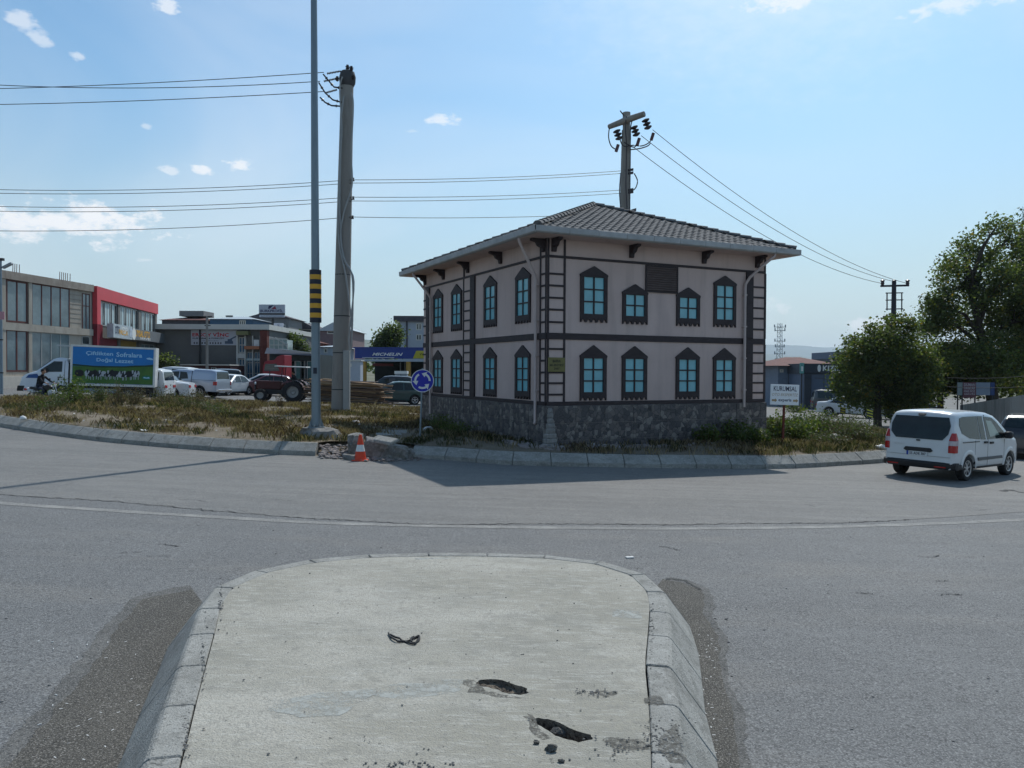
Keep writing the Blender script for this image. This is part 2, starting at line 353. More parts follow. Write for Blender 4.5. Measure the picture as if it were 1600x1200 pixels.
for i, p in enumerate(P):
    t = (P[min(i+1, len(P)-1)]-P[max(i-1, 0)]).normalized(); pin.append(p+Vector((t.y, -t.x, 0))*.163)
def blob(pts, dz):
    return [G(x, y, dz) for x, y in pts]
H1 = blob([(742, 1066), (752, 1060), (775, 1060), (800, 1066), (822, 1074), (825, 1081), (815, 1085), (795, 1082), (768, 1074), (748, 1070)], IH)
H2 = blob([(830, 1122), (842, 1120), (865, 1124), (890, 1136), (925, 1147), (926, 1154), (905, 1158), (886, 1154), (868, 1148), (850, 1137), (836, 1128)], IH)
def rough(loop, a=.008):
    L_ = []
    for i, p in enumerate(loop):
        q = loop[(i+1) % len(loop)]
        for k in range(3):
            w = p.lerp(q, k/3); L_.append(w+Vector((random.uniform(-a, a), random.uniform(-a, a), 0)))
    return L_
H1 = rough(H1); H2 = rough(H2)
from mathutils.geometry import tessellate_polygon
loops = [pin, H1, H2]; allp = [p for l in loops for p in l]
tri = tessellate_polygon([[Vector((p.x, p.y, 0)) for p in l] for l in loops])
mb = MB(); mb.add([(p.x, p.y, terr(p.x)+IH-.006) for p in allp], tri)
top = mb.build('island_top', CONC, TI)
bm = bmesh.new(); bm.from_mesh(top.data)
bmesh.ops.recalc_face_normals(bm, faces=bm.faces)
if sum(f.normal.z for f in bm.faces) < 0: bmesh.ops.reverse_faces(bm, faces=bm.faces)
bm.to_mesh(top.data); bm.free()
HOLE = layered('broken hole fill', [(.12, .10, .08), (12, 5, .4, .65, (.24, .20, .15), O1, 2), (50, 3, .5, .65, (.04, .035, .03), O1, 4)], bump=1, rough=1)
for Hh, dep in ((H1, .045), (H2, .11)):
    c = sum(Hh, Vector())/len(Hh); n = len(Hh); mb = MB(); V = []
    for s_, dz in ((1, 0), (.97, -.03), (.86, -dep*.7), (.45, -dep), (.02, -dep*.9)):
        for p in Hh: q = c+(p-c)*s_; V.append((q.x+random.uniform(-.006, .006)*(s_ < 1), q.y+random.uniform(-.006, .006)*(s_ < 1), terr(q.x)+IH-.006+dz+random.uniform(-.012, .012)*(s_ < .9)))
    mb.add(V, [(i*n+k, i*n+(k+1) % n, (i+1)*n+(k+1) % n, (i+1)*n+k) for i in range(4) for k in range(n)]); mb.build('broken_hole', HOLE, TI)
# pale smear of mortar, dark stains on the island: thin spills of other concrete
LT = mat('pale mortar', (.395, .405, .375), .9, var=.12, scale=14, bump=.4)
DK = mat('dark stain', (.12, .115, .10), .9, var=.5, scale=25, bump=.6)
for m_ in (LT, DK):      # thin worn films: patchy, broken up by the concrete below
    nt = m_.node_tree; n_ = nt.nodes.new('ShaderNodeTexNoise'); n_.inputs['Scale'].default_value = 9 if m_ is LT else 30; n_.inputs['Detail'].default_value = 8; n_.inputs['Roughness'].default_value = .7
    c_ = nt.nodes.new('ShaderNodeTexCoord'); nt.links.new(c_.outputs['Object'], n_.inputs[0]); r_ = nt.nodes.new('ShaderNodeMapRange'); nt.links.new(n_.outputs[0], r_.inputs[0]); r_.inputs[1].default_value = .40; r_.inputs[2].default_value = .56; r_.inputs[4].default_value = .8
    nt.links.new(r_.outputs[0], nt.nodes['Principled BSDF'].inputs['Alpha'])
def spill(pts, dz, m, nm, parent=TI, a=.010):
    L_ = rough(blob(pts, dz), a); mb = MB(); mb.add([(p.x, p.y, terr(p.x)+dz) for p in L_], [tuple(range(len(L_)))]); o = mb.build(nm, m, parent, fix=False)
    if o.data.polygons[0].normal.z < 0: o.data.flip_normals()
    return o
spill([(415, 1108), (440, 1092), (500, 1082), (560, 1078), (585, 1086), (560, 1100), (530, 1118), (470, 1120)], IH-.0035, LT, 'mortar_patch')
spill([(1007, 1091), (1018, 1085), (1034, 1088), (1040, 1098), (1024, 1103), (1010, 1099)], IH+.001, DK, 'stain')
for pts_ in () if True else ([(690, 872), (760, 870), (790, 884), (760, 912), (700, 918), (640, 905)], [(840, 880), (905, 880), (985, 912), (1005, 925), (860, 918), (815, 905)], [(420, 905), (470, 890), (500, 900), (480, 940), (430, 950)]): spill(pts_, IH-.0042, LT, 'mortar_patch', a=.03)
for pts_ in ([(1030, 1150), (1055, 1130), (1066, 1160), (1072, 1195), (1045, 1190), (1030, 1172)], [(935, 1155), (965, 1150), (1010, 1160), (1020, 1172), (960, 1170)], [(925, 1080), (945, 1078), (965, 1083), (945, 1090)], [(720, 1062), (742, 1062), (760, 1078), (800, 1086), (830, 1092), (790, 1092), (735, 1080)], [(820, 1118), (830, 1116), (840, 1140), (860, 1152), (850, 1156), (826, 1138)]): spill(pts_, IH-.0045+.005*(pts_[0][0] == 1030), DK, 'stain', a=.02)
spill([(560, 1078), (640, 1068), (720, 1060), (740, 1075), (650, 1090), (590, 1090)], IH-.0045, LT, 'mortar_patch', a=.03); spill([(650, 872), (800, 870), (760, 905), (700, 918), (640, 905)], IH-.0045, LT, 'mortar_patch', a=.03); spill([(1000, 955), (900, 948), (880, 953), (1000, 968)], IH-.0045, LT, 'mortar_patch', a=.02)
# old, deeper asphalt strips along the island
def jag(P_, a=.05, n=24):
    out_ = []; s_ = 0
    for p, q in zip(P_, P_[1:]):
        for k in range(n):
            w = p.lerp(q, k/n); s_ += 1; out_.append(w+Vector((noise2(w.x, w.y, 1.3, 3)*a*3+noise2(w.x, w.y, 6, 5)*a*1.3+random.gauss(0, a*.18), noise2(w.x, w.y, 5, 8)*a, 0)))
    out_.append(P_[-1]); return out_
MIDA = layered('crumbled asphalt fringe', [(.105, .104, .098), (3, 6, .42, .6, (.145, .143, .134), O1, 2), (40, 3, .5, .62, (.06, .06, .058, .8), O1, 4), (75, 2, .55, .64, (.27, .26, .245, .8), O1, 8)], bump=1., rough=.95)
for pp_, e_ in (([(292, 914), (206, 934), (158, 985), (105, 1058), (45, 1130), (-15, 1199)], [Vector((-5.35, 3.2, 0)), Vector((-1.9, 3.2, 0)), G(300, 1100), G(330, 960)]), ([(1045, 901), (1080, 908), (1105, 920), (1122, 975), (1143, 1050), (1158, 1120), (1170, 1199)], [Vector((1.7, 3.2, 0)), Vector((.7, 3.2, 0)), G(1000, 1100), G(1000, 950)])):
    sheet('crumbled_edge', [(p.x, p.y) for p in jag([G(*q) for q in pp_]+e_[:1], .03)+e_[1:]], .004, MIDA, **S)
lo = jag([G(*p) for p in [(300, 922), (222, 938), (180, 985), (130, 1060), (70, 1140), (20, 1199)]]+[Vector((-5.2, 3.2, 0))], .025)
li = [Vector((-1.9, 3.2, 0)), G(300, 1100), G(330, 960)]
sheet('worn_gutter_strip', [(p.x, p.y) for p in lo+li], .008, OLDASPH, **S)
lo = jag([G(*p) for p in [(1035, 905), (1066, 912), (1093, 922), (1110, 975), (1130, 1050), (1142, 1120), (1155, 1199)]]+[Vector((1.6, 3.2, 0))], .02)
li = [Vector((.7, 3.2, 0)), G(1000, 1100), G(1000, 950)]
sheet('worn_gutter_strip', [(p.x, p.y) for p in lo+li], .008, OLDASPH, **S)
def ribbon(pix, w, dz, m, name, jw=0., ja=0., n=10, parent=None):
    P_ = smoothpath([G(*p) for p in pix], n); L_, R_ = [], []
    for i, p in enumerate(P_):
        t = (P_[min(i+1, len(P_)-1)]-P_[max(i-1, 0)]).normalized(); nn = Vector((t.y, -t.x, 0)); c = p+nn*random.gauss(0, ja); ww = max(.001, w*(1+random.uniform(-jw, jw)))
        L_.append(c+nn*ww/2); R_.append(c-nn*ww/2)
    V = [(p.x, p.y, terr(p.x)+dz) for p in L_]+[(p.x, p.y, terr(p.x)+dz) for p in R_]; k = len(L_)
    return MB().add(V, [(i, i+1, k+i+1, k+i) for i in range(k-1)]).build(name, m, parent, **({} if parent else S))
WORN = layered('worn road paint', [(.25, .245, .228), (2.5, 6, .36, .56, (.165, .162, .152, .95), (1, 1, 1), 2), (60, 3, .5, .6, (.42, .42, .40, .5), O1, 4)], bump=.5)
CRK = mat('crack', (.06, .06, .058), .95)
ribbon([(-200, 766), (0, 786), (130, 795), (320, 807), (500, 817), (680, 822), (900, 825), (1100, 826), (1350, 822), (1600, 812), (1800, 800)], .20, .004, WORN, 'road_marking', jw=.12)
ribbon([(-60, 768), (60, 777), (180, 784), (330, 798), (480, 810), (560, 814), (680, 820), (800, 819), (900, 819), (1040, 820), (1200, 818), (1320, 817), (1420, 812)], .018, .008, CRK, 'road_crack', jw=.95, ja=.035, n=22)
for pp, w in ((([(1566, 768), (1578, 766), (1592, 769), (1600, 770)]), .12), ([(1464, 929), (1485, 929), (1505, 930)], .02), ([(1030, 854), (1046, 856), (1062, 861)], .02), ([(1040, 905), (1068, 908), (1095, 923)], .05), ([(250, 850), (280, 854)], .02)):
    ribbon(pp, w, .008, CRK, 'road_crack', jw=.8, ja=.015, n=8)
LANE = layered('ring lane asphalt', [(.158, .157, .150), (.22, 5, .40, .62, (.210, .205, .190, .85), (1, 2.2, 1), 13), (1.1, 6, .45, .72, (.120, .118, .112, .65), (.8, 2.6, 1), 19), (1.3, 5, .45, .66, (.115, .112, .105, .6), (.08, 2.6, 1), 41), (6, 5, .5, .7, (.22, .21, .19, .5), O1, 61), (3, 6, .62, .72, (.09, .088, .082, .6), O1, 87),
                           (26, 3, .46, .66, (.10, .10, .098, .6), O1, 1), (70, 2, .52, .64, (.30, .295, .28, .7), O1, 5), (42, 2, .62, .68, (.04, .04, .042, .8), O1, 15)], bump=.8, rough=.78)
ln_ = [G(*p) for p in [(-60, 768), (60, 777), (180, 784), (330, 798), (480, 810), (560, 814), (680, 820), (800, 819), (900, 819), (1040, 820), (1200, 818), (1320, 817), (1420, 812), (1600, 800), (1900, 780)]]
sheet('ring_lane', [(p.x, p.y) for p in smoothpath(ln_, 5)]+[(30, 26), (24, 34), (16.6, 36), (15.9, 30), (14, 26.6)]+[(p.x, p.y-.12) for p in reversed(PR[:-14])]+[(-4, 21.9)]+[(p.x, p.y-.12) for p in reversed(PL)][:-4]+[(-22, 32.5), (-32, 30)], .004, LANE, **S)
for k in range(26):
    rr_ = random.Random(k); x = rr_.uniform(20, 1580); y = rr_.choice((rr_.uniform(740, 800), rr_.uniform(835, 880), rr_.uniform(900, 1000)))
    if 230 < x < 1100 and y > 850: continue
    w_ = rr_.uniform(10, 45); ribbon([(x, y), (x+w_*.5, y+rr_.uniform(-2, 2)), (x+w_, y+rr_.uniform(-2, 3))], rr_.uniform(.008, .02), .0085, CRK, 'road_crack', jw=.8, ja=.012, n=6)
# tyre-polished darker bands round the ring
BAND = layered('tarred repair band', [(.125, .123, .12), (1.2, 5, .42, .62, (.15, .147, .143), (1, 3, 1), 6), (60, 2, .5, .64, (.24, .235, .23, .7), O1, 5)], bump=.7)
for i in range(26):   # loose scraps of litter and chips on the carriageway
    pass
# ------------------------------------------------------------------ the corner house
PLAS = layered('cream plaster', [(.53, .415, .38), (.5, 5, .42, .7, (.58, .46, .425), O1, 5), (1.2, 7, .56, .8, (.38, .30, .29, .5), (1, 1, .35), 11), (2.2, 7, .50, .72, (.36, .285, .262, .55), (1.3, 1.3, .10), 61), (.8, 6, .56, .72, (.55, .45, .41, .5), O1, 91), (9, 4, .6, .75, (.42, .33, .30, .5), O1, 1)], bump=.5, rough=.9)
WOOD = mat('dark brown boards', (.032, .023, .026), .6, var=.35, scale=5, bump=.3, stretch=(1, 1, 3))
BLUE = mat('turquoise window board', (.15, .44, .52), .22, var=.16, scale=2.0, spec=.7)
GUT = mat('grey white gutter sheet', (.37, .38, .385), .6, var=.25, scale=2.2, bump=.2)
PIPE = mat('pale pink pipe', (.47, .39, .37), .55, var=.08)
TILE = mat('grey brown roof tile', (.075, .076, .080), .85, var=.45, scale=3.2, bump=.5, col2=(.185, .185, .185))
LOUV = mat('brown louvre', (.12, .09, .085), .6, var=.2)
def stone_print():
    m = bpy.data.materials.new('stone print tile'); m.use_nodes = True; nt = m.node_tree; N = nt.nodes; L = nt.links; b = N['Principled BSDF']; b.inputs['Roughness'].default_value = .55
    c = N.new('ShaderNodeTexCoord'); mp = N.new('ShaderNodeMapping'); mp.inputs['Rotation'].default_value = (0, 0, rad(-26)); mp.inputs['Scale'].default_value = (1, 1, 1)
    L.new(c.outputs['Object'], mp.inputs[0])
    sk = N.new('ShaderNodeMapping'); sk.inputs['Rotation'].default_value = (.3, .75, .2); L.new(mp.outputs[0], sk.inputs[0])
    v = N.new('ShaderNodeTexVoronoi'); v.inputs['Scale'].default_value = 7.4; v.distance = 'EUCLIDEAN'; v.inputs['Randomness'].default_value = .8; L.new(sk.outputs[0], v.inputs[0])
    v2 = N.new('ShaderNodeTexVoronoi'); v2.inputs['Scale'].default_value = 7.4; v2.feature = 'DISTANCE_TO_EDGE'; L.new(sk.outputs[0], v2.inputs[0])
    s = N.new('ShaderNodeSeparateColor'); L.new(v.outputs['Color'], s.inputs[0])
    cr = N.new('ShaderNodeValToRGB'); L.new(s.outputs[0], cr.inputs[0]); e = cr.color_ramp.elements; cr.color_ramp.interpolation = 'CONSTANT'
    e[0].color = (.050, .047, .052, 1); e[1].position = .3; e[1].color = (.085, .078, .078, 1)
    for p_, cc in ((.5, (.115, .10, .095, 1)), (.66, (.07, .065, .068, 1)), (.80, (.175, .16, .15, 1))): q = e.new(p_); q.color = cc
    t = N.new('ShaderNodeTexNoise'); t.inputs['Scale'].default_value = 22; L.new(c.outputs['Object'], t.inputs[0])
    mx = N.new('ShaderNodeMix'); mx.data_type = 'RGBA'; mx.blend_type = 'MULTIPLY'; mx.inputs[0].default_value = .7; L.new(cr.outputs[0], mx.inputs[6]); L.new(t.outputs[0], mx.inputs[7])
    g = N.new('ShaderNodeMix'); g.data_type = 'RGBA'; g.blend_type = 'ADD'; g.inputs[0].default_value = .45; L.new(mx.outputs[2], g.inputs[6]); L.new(cr.outputs[0], g.inputs[7])
    er = N.new('ShaderNodeMapRange'); L.new(v2.outputs['Distance'], er.inputs[0]); er.inputs[1].default_value = .01; er.inputs[2].default_value = .06; er.inputs[3].default_value = .3
    ex = N.new('ShaderNodeMix'); ex.data_type = 'RGBA'; ex.blend_type = 'MULTIPLY'; ex.inputs[0].default_value = 1; L.new(g.outputs[2], ex.inputs[6]); L.new(er.outputs[0], ex.inputs[7])
    L.new(ex.outputs[2], b.inputs['Base Color']); return m
STP = stone_print()
HA = rad(26); HC = G(853, 700, .33); HC.z = 0; HR = Vector((math.cos(HA), math.sin(HA), 0)); HL = Vector((-math.sin(HA), math.cos(HA), 0)); LR = 8.0; LL = 10.1
FR = Face(HC, HR, 1); FL = Face(HC, HL, -1)
FB = Face(HC+HL*LL, HR, -1); FE = Face(HC+HR*LR, HL, 1)
ZP = 1.49; ZE = 6.16
H = thing('corner_house', 'two storey cream house with dark timber bands and turquoise windows on the roundabout', 'house', (HC.x, HC.y, 0))
def hp(o):     # keep world coordinates under the house Empty
    o.matrix_parent_inverse = Matrix.Translation(-Vector((HC.x, HC.y, 0))); return o
def hb(mb, name, m, parent=None, **k):
    p = parent or H; o = mb.build(name, m, p, **k)
    if p is H: hp(o)
    return o
mb = MB(); c4 = [HC, HC+HR*LR, HC+HR*LR+HL*LL, HC+HL*LL]
mb.prism([(p.x, p.y) for p in c4], lambda u, v, d: (u, v, d), ZP, ZE)
wall = hb(mb, 'wall', PLAS)
mb = MB(); pb = .05
c5 = [HC-HR*pb-HL*pb, HC+HR*(LR+pb)-HL*pb, HC+HR*(LR+pb)+HL*(LL+pb), HC+HL*(LL+pb)-HR*pb]
mb.prism([(p.x, p.y) for p in c5], lambda u, v, d: (u, v, d), -.9, ZP-.006)
GROUT = mat('grey grout', (.34, .33, .32), .9)
plinth = hb(mb, 'plinth', GROUT)
def tiles(F, L0, L1):
    w = .98; t = L0
    while t < L1-.02:
        t1 = min(t+w, L1)
        for z1 in (ZP-.008, ZP-.5, ZP-.99, ZP-1.48):
            z0 = z1-.485; F.box(b_ := MB(), t+.007, t1-.007, z0, z1, pb+random.uniform(.001, .004), pb+.014+random.uniform(0, .004)); b_.build('stone_print_tile', STP, plinth)
        t = t1
tiles(FR, -pb-.014, LR+pb); tiles(FL, -pb, LL+pb)
# timber bands
def band(F, t0, t1, z0, z1, o=.03, name='timber_band'): return hp(F.bx(name, t0, t1, z0, z1, -.02, o, WOOD, H, bevel=.004))
for F, LEN in ((FR, LR), (FL, LL)):
    band(F, -.045, LEN, ZP+.0, ZP+.11, .045); band(F, -.035, LEN, 3.35, 3.53, .035)
    band(F, -.02, LEN, 5.63, 5.70, .028)
def ladder(F, t0, t1, zs, side=True, nm='timber_rung'):
    for z in zs: hp(F.bx(nm, t0+.03, t1-.03, z-.028, z+.028, -.02, .022, WOOD, H))
    for t in (t0, t1):
        for (za, zb_) in ((ZP+.11, 3.35), (3.53, 5.63), (5.70, ZE)):
            hp(F.bx('timber_strip', t-.03, t+.03, za, zb_, -.02, .026, WOOD, H))
up_z = [5.18+.0, 4.85, 4.51, 4.18, 3.83]; lo_z = [3.08, 2.75, 2.42, 2.12, 1.80]
ladder(FR, .035, .56, up_z+lo_z); ladder(FL, .035, .36, up_z+lo_z)
def post(F, t0, t1):
    for (za, zb_) in ((ZP+.11, 3.35), (3.53, 5.63)): hp(F.bx('timber_post', t0, t1, za, zb_, -.02, .06, WOOD, H, bevel=.006))
def rungs(F, t0, t1):
    for z in up_z+lo_z: hp(F.bx('timber_rung', t0, t1, z-.028, z+.028, -.02, .022, WOOD, H))
    for (za, zb_) in ((5.70, ZE),): hp(F.bx('timber_strip', t1-.06, t1, za, zb_, -.02, .026, WOOD, H))
post(FR, 7.18, 7.46); rungs(FR, 7.46, LR); 
for (za, zb_) in ((ZP+.11, 3.35), (3.53, 5.63)): hp(FR.bx('timber_strip', LR-.05, LR+.02, za, zb_, -.02, .026, WOOD, H))
post(FL, 4.99, 5.36); rungs(FL, 5.36, 5.98)
for (za, zb_) in ((ZP+.11, 3.35), (3.53, 5.63), (5.70, ZE)): hp(FL.bx('timber_strip', 5.98, 6.04, za, zb_, -.02, .026, WOOD, H))
post(FL, 9.38, 9.72); rungs(FL, 9.72, LL)
# windows
def window(F, t, w, ztop, zsh, zbot, rows, nm):
    """dark pointed board with scalloped foot, muntins and panes"""
    h = w/2; n = 5; sc = []; 
    for i in range(n):           # scallops from right to left along the foot
        a0 = h-i*w/n; a1 = h-(i+1)*w/n; m_ = (a0+a1)/2
        sc += [(a0, zbot), (a0-(a0-a1)*.15, zbot+.0), (m_+(a0-m_)*.45, zbot+.065), (m_, zbot+.085), (m_-(a0-m_)*.45, zbot+.065), (a1+(a0-a1)*.15, zbot)]
    sc.append((-h, zbot))
    e = .02
    outer = [(-h-e, zsh-.03), (-h, zsh), (0, ztop), (h, zsh), (h+e, zsh-.03), (h, zsh-.08)]+sc
    g0, g1, z1, z0 = -h+.115, h-.115, zsh-.09, zbot+.24
    fr = MB()
    # frame built as four boards round the opening
    fr.prism([(-h, zsh-.08), (-h-e, zsh-.03), (-h, zsh), (0, ztop), (h, zsh), (h+e, zsh-.03), (h, zsh-.08), (g1, z1), (g0, z1)], lambda u, v, d: F.p(t+u, v, d), .0, .055)
    fr.prism([(g0, z0), (g1, z0), (h, z0)]+[(h, zbot+.06)]+sc[:], lambda u, v, d: F.p(t+u, v, d), 0, .052) if False else None
    fr.prism([(-h, z0), (h, z0)]+sc, lambda u, v, d: F.p(t+u, v, d), 0, .052)
    fr.prism([(-h, zsh-.08), (-h, z0), (g0, z0), (g0, z1)], lambda u, v, d: F.p(t+u, v, d), 0, .05)
    fr.prism([(h, z0), (h, zsh-.08), (g1, z1), (g1, z0)], lambda u, v, d: F.p(t+u, v, d), 0, .05)
    F.box(fr, t-.022, t+.022, z0, z1, 0, .040)
    ph = (z1-z0)/rows
    for r in range(1, rows): F.box(fr, t+g0, t+g1, z0+ph*r-.02, z0+ph*r+.02, 0, .038)
    wi = hb(fr, 'window', WOOD)
    for r in range(rows):
        for (a, b) in ((g0, -.0), (.0, g1)):
            F.box(q := MB(), t+a+.002, t+b-.002, z0+ph*r+.002, z0+ph*(r+1)-.002, -.004, .012); q.build('pane', BLUE, wi)
for t, w in ((1.52, .90), (6.32, .88)):
    window(FR, t, w, 5.47, 5.24, 3.86, 3, 'u'); 
for t in (2.94, 4.89): window(FR, t, .88, 5.03, 4.80, 3.85, 2, 'u')
for t in (1.52, 2.94, 4.89, 6.32): window(FR, t, .88, 3.21, 2.92, 1.62, 3, 'l')
for t in (1.43, 3.76, 6.63, 8.47):
    window(FL, t, .96, 5.51, 5.25, 3.86, 3, 'u'); window(FL, t, .96, 3.22, 2.95, 1.63, 3, 'l')
# louvred vent
fr = MB(); 
FR.box(fr, 3.31, 3.35, 4.82, 5.62, 0, .05); FR.box(fr, 4.45, 4.49, 4.82, 5.62, 0, .05); FR.box(fr, 3.35, 4.45, 4.82, 4.86, 0, .05); FR.box(fr, 3.35, 4.45, 5.58, 5.62, 0, .05); FR.box(fr, 3.35, 4.45, 4.86, 5.58, 0, .008)
vent = hb(fr, 'louvre_vent', WOOD)
for k in range(11):
    z = 4.885+k*.066; q = MB(); V = [FR.p(t, z+dz, w) for t in (3.355, 4.445) for (dz, w) in ((0, .045), (.012, .050), (.058, .015), (.046, .010))]
    q.add(V, [(0, 1, 2, 3), (4, 7, 6, 5), (0, 4, 5, 1), (1, 5, 6, 2), (2, 6, 7, 3), (3, 7, 4, 0)]); q.build('slat', LOUV, vent)
# eave brackets
def bracket(F, t, s=1.0):
    pr = [(0.0, 0.0), (0, -.36), (.07, -.36), (.10, -.24), (.20, -.20), (.26, -.10), (.42, -.06), (.42, 0)]
    q = MB().prism([(a*s, b*s) for a, b in pr], lambda u, v, d: F.p(t+d, ZE-.005+v, u), -.07, .07); hb(q, 'bracket', WOOD, bevel=.006)
for t in (.20, 2.80, 5.48, 7.62): bracket(FR, t)
for t in (.18, 2.98, 5.6, 7.9, 9.88): bracket(FL, t)
# roof: soffit, decks, gutter, tiles
OV = .64; ec = [HC-HR*OV-HL*OV, HC+HR*(LR+OV)-HL*OV, HC+HR*(LR+OV)+HL*(LL+OV), HC+HL*(LL+OV)-HR*OV]
q = MB().prism([(p.x, p.y) for p in ec], lambda u, v, d: (u, v, d), ZE, ZE+.05); hb(q, 'soffit', PLAS)
ZR = 6.33; cen = HC+HR*LR/2+HL*LL/2; RA = cen-HL*1.0; RB = cen+HL*1.0; RZ = 8.16
ap = [Vector((RA.x, RA.y, RZ)), Vector((RB.x, RB.y, RZ))]; E = [Vector((p.x, p.y, ZR)) for p in ec]
q = MB().add(E+ap, [(0, 1, 4), (1, 2, 5, 4), (2, 3, 5), (3, 0, 4, 5), (3, 2, 1, 0)]); ROOF = hb(q, 'roof', mat('roof deck', (.10, .09, .085), .9))
# gutter as a run of sheet lengths along each eave
for i in range(4):
    a = ec[i]; b = ec[(i+1) % 4]; d = (b-a).normalized(); n = Vector((d.y, -d.x, 0)); L_ = (b-a).length; k = round(L_/.95)
    for j in range(k):
        s0 = L_*j/k; s1 = L_*(j+1)/k-.012
        if j == 0: s0 -= .11
        if j == k-1: s1 += .10
        V = []
        for s in (s0, s1):
            for (w, z) in ((0, 6.17), (.10, 6.17), (.135, 6.20), (.145, 6.345), (.125, 6.35), (.115, 6.22), (0, 6.20)): V.append(a+d*s+n*w+Vector((0, 0, z+random.uniform(-.002, .002))))
        hb(MB().add(V, [tuple(range(7)), tuple(range(7, 14))[::-1]]+[(x, (x+1) % 7, 7+(x+1) % 7, 7+x) for x in range(7)]), 'gutter_length', GUT)
# roof tiles
def tile_mesh():
    q = MB(); xs = [-.125, -.08, -.03, .02, .07, .125]; hz = [.0, .026, .032, .018, .003, .0]
    V = []
    for y, l in ((-.17, .042), (.17, .010)):
        for x, h in zip(xs, hz): V.append((x, y, l+h))
    for x, h in zip(xs, hz): V.append((x, -.17, .042+h-.030))
    F = [(i, i+1, 7+i, 6+i) for i in range(5)]+[(12+i, 13+i, i+1, i) for i in range(5)]
    q.add(V, F); me = bpy.data.meshes.new('roof_tile'); me.from_pydata(q.v, [], q.f); me.materials.append(TILE); me.polygons.foreach_set('use_smooth', [True]*len(me.polygons)); me.set_sharp_from_angle(angle=rad(45)); return me
TM = tile_mesh(); tl = []
def slope(a, b, tops):
    d = (b-a).normalized(); poly = [a, b]+tops; nrm = (b-a).cross(tops[0]-a).normalized(); nrm = nrm if nrm.z > 0 else -nrm; u = nrm.cross(d).normalized(); u = u if u.z > 0 else -u
    P2 = [((p-a).dot(d), (p-a).dot(u)) for p in poly]; W = (b-a).length; Hh = max(p[1] for p in P2); nr = int(Hh/.30)+1; nc = int(W/.24)+1
    for r in range(nr):
        for c in range(nc):
            x = (c+.5)*W/nc; y = r*.30+.11
            if inside(x, y, P2) or inside(x, y-.12, P2):
                M = Matrix.Identity(4); ro = random.uniform(-.012, .012)
                dd = (d+u*ro).normalized(); uu = nrm.cross(dd)
                for i in range(3): M[i][0] = dd[i]; M[i][1] = uu[i]; M[i][2] = nrm[i]
                M.translation = a+d*x+u*y+nrm*(.004+random.uniform(0, .006)); tl.append(M)
slope(E[0], E[1], [ap[0]]); slope(E[3], E[0], [ap[0], ap[1]])
slope(E[1], E[2], [ap[1], ap[0]]); slope(E[2], E[3], [ap[1]])
HF = [Vector((FR.n.x, FR.n.y, 0)), ]
tl.sort(key=lambda M: (M.translation-Vector((0, 0, 2.45))).length+(6 if (M.col[2].to_3d().dot(M.translation-Vector((0, 0, 2.45))) > 0) else 0))
for M in tl[:300]:
    o = link(bpy.data.objects.new('roof_tile', TM), ROOF); o.matrix_local = M
q = MB(); tv = [v.co.copy() for v in TM.vertices]; tf = [tuple(p.vertices) for p in TM.polygons]
for M in tl[300:]: q.add([M @ v for v in tv], tf)
q.build('far_roof_tiles', TILE, ROOF, smooth=True, fix=False, kind='stuff')
# hip and ridge caps
def caps(a, b):
    L_ = (b-a).length; k = int(L_/.36); d = (b-a)/k
    for i in range(k):
        p = a+d*i; q2 = a+d*(i+1.12); dn = d.normalized(); s = dn.cross(Vector((0, 0, 1))).normalized(); n = s.cross(dn); V = []
        for pt, r in ((p, .125), (q2, .098)):
            for w in range(7):
                g = math.pi*w/6; V.append(pt+s*math.cos(g)*r+n*(math.sin(g)*r*.8+.045+(.02 if pt is p else 0)))
        F_ = [(x, x+1, 8+x, 7+x) for x in range(6)]+[tuple(range(7))]
        MB().add(V, F_).build('ridge_cap', TILE, ROOF, smooth=True)
for i, j in ((0, 0), (1, 0), (2, 1), (3, 1)): caps(E[i]+Vector((0, 0, .0)), ap[j])
caps(ap[0], ap[1])
# downpipes
def dpipe(F, pts):
    q = MB().tube([F.p(*p) for p in pts], .045, 10); o = hb(q, 'downpipe', PIPE, smooth=True)
    t = pts[-1][0]
    for z in (4.9, 3.9, 2.9, 1.9):
        F.box(c := MB(), t-.06, t+.06, z-.02, z+.02, .02, .125); c.build('pipe_clamp', PIPE, o)
dpipe(FL, [(.42, 6.22, .66), (.42, 6.10, .66), (.44, 5.95, .58), (.50, 5.2, .14), (.50, 5.05, .085), (.50, 1.0, .085), (.50, .95, .12)])
dpipe(FL, [(9.45, 6.22, .66), (9.45, 6.10, .66), (9.3, 5.9, .56), (9.15, 5.35, .16), (9.12, 5.2, .085), (9.12, .8, .085)])
dpipe(FR, [(7.75, 6.22, .66), (7.75, 6.10, .66), (7.6, 5.95, .54), (7.2, 5.45, .16), (7.10, 5.25, .085), (7.08, 5.1, .085), (7.08, 1.35, .085)])
PLQ = mat('dull gold plaque', (.16, .145, .05), .55, .0, var=.2, scale=6); BLK = mat('black lettering', (.012, .012, .014), .5, var=0)
pq = hp(FR.bx('plaque', .03, .57, 2.44, 2.84, .026, .05, PLQ, H, bevel=.003))
for s, z, h, w_ in (('BAFRA', 2.74, .075, .26), ('BELEDİYESİ', 2.635, .075, .44), ('2007', 2.53, .06, .18)): text(s, FR, .30, z, h, BLK, pq, w=.052, width=w_, bold=.02)
# rough cement render where the corner meets the ground
q = MB(); 
for (t, w, h_, r) in ((.12, .12, 1.0, .1),):
    for k in range(9):
        z = 1.35-k*.14; rr = .06+.02*k+random.uniform(-.01, .02); c = FR.p(.10-.03*random.random(), z, .06); q.obox(c, FR.d*rr, FR.n*(.05+.012*k), (0, 0, .075))
hb(q, 'cement_repair', mat('grey cement render', (.24, .235, .225), .95, var=.4, scale=9, bump=1), bevel=.03)
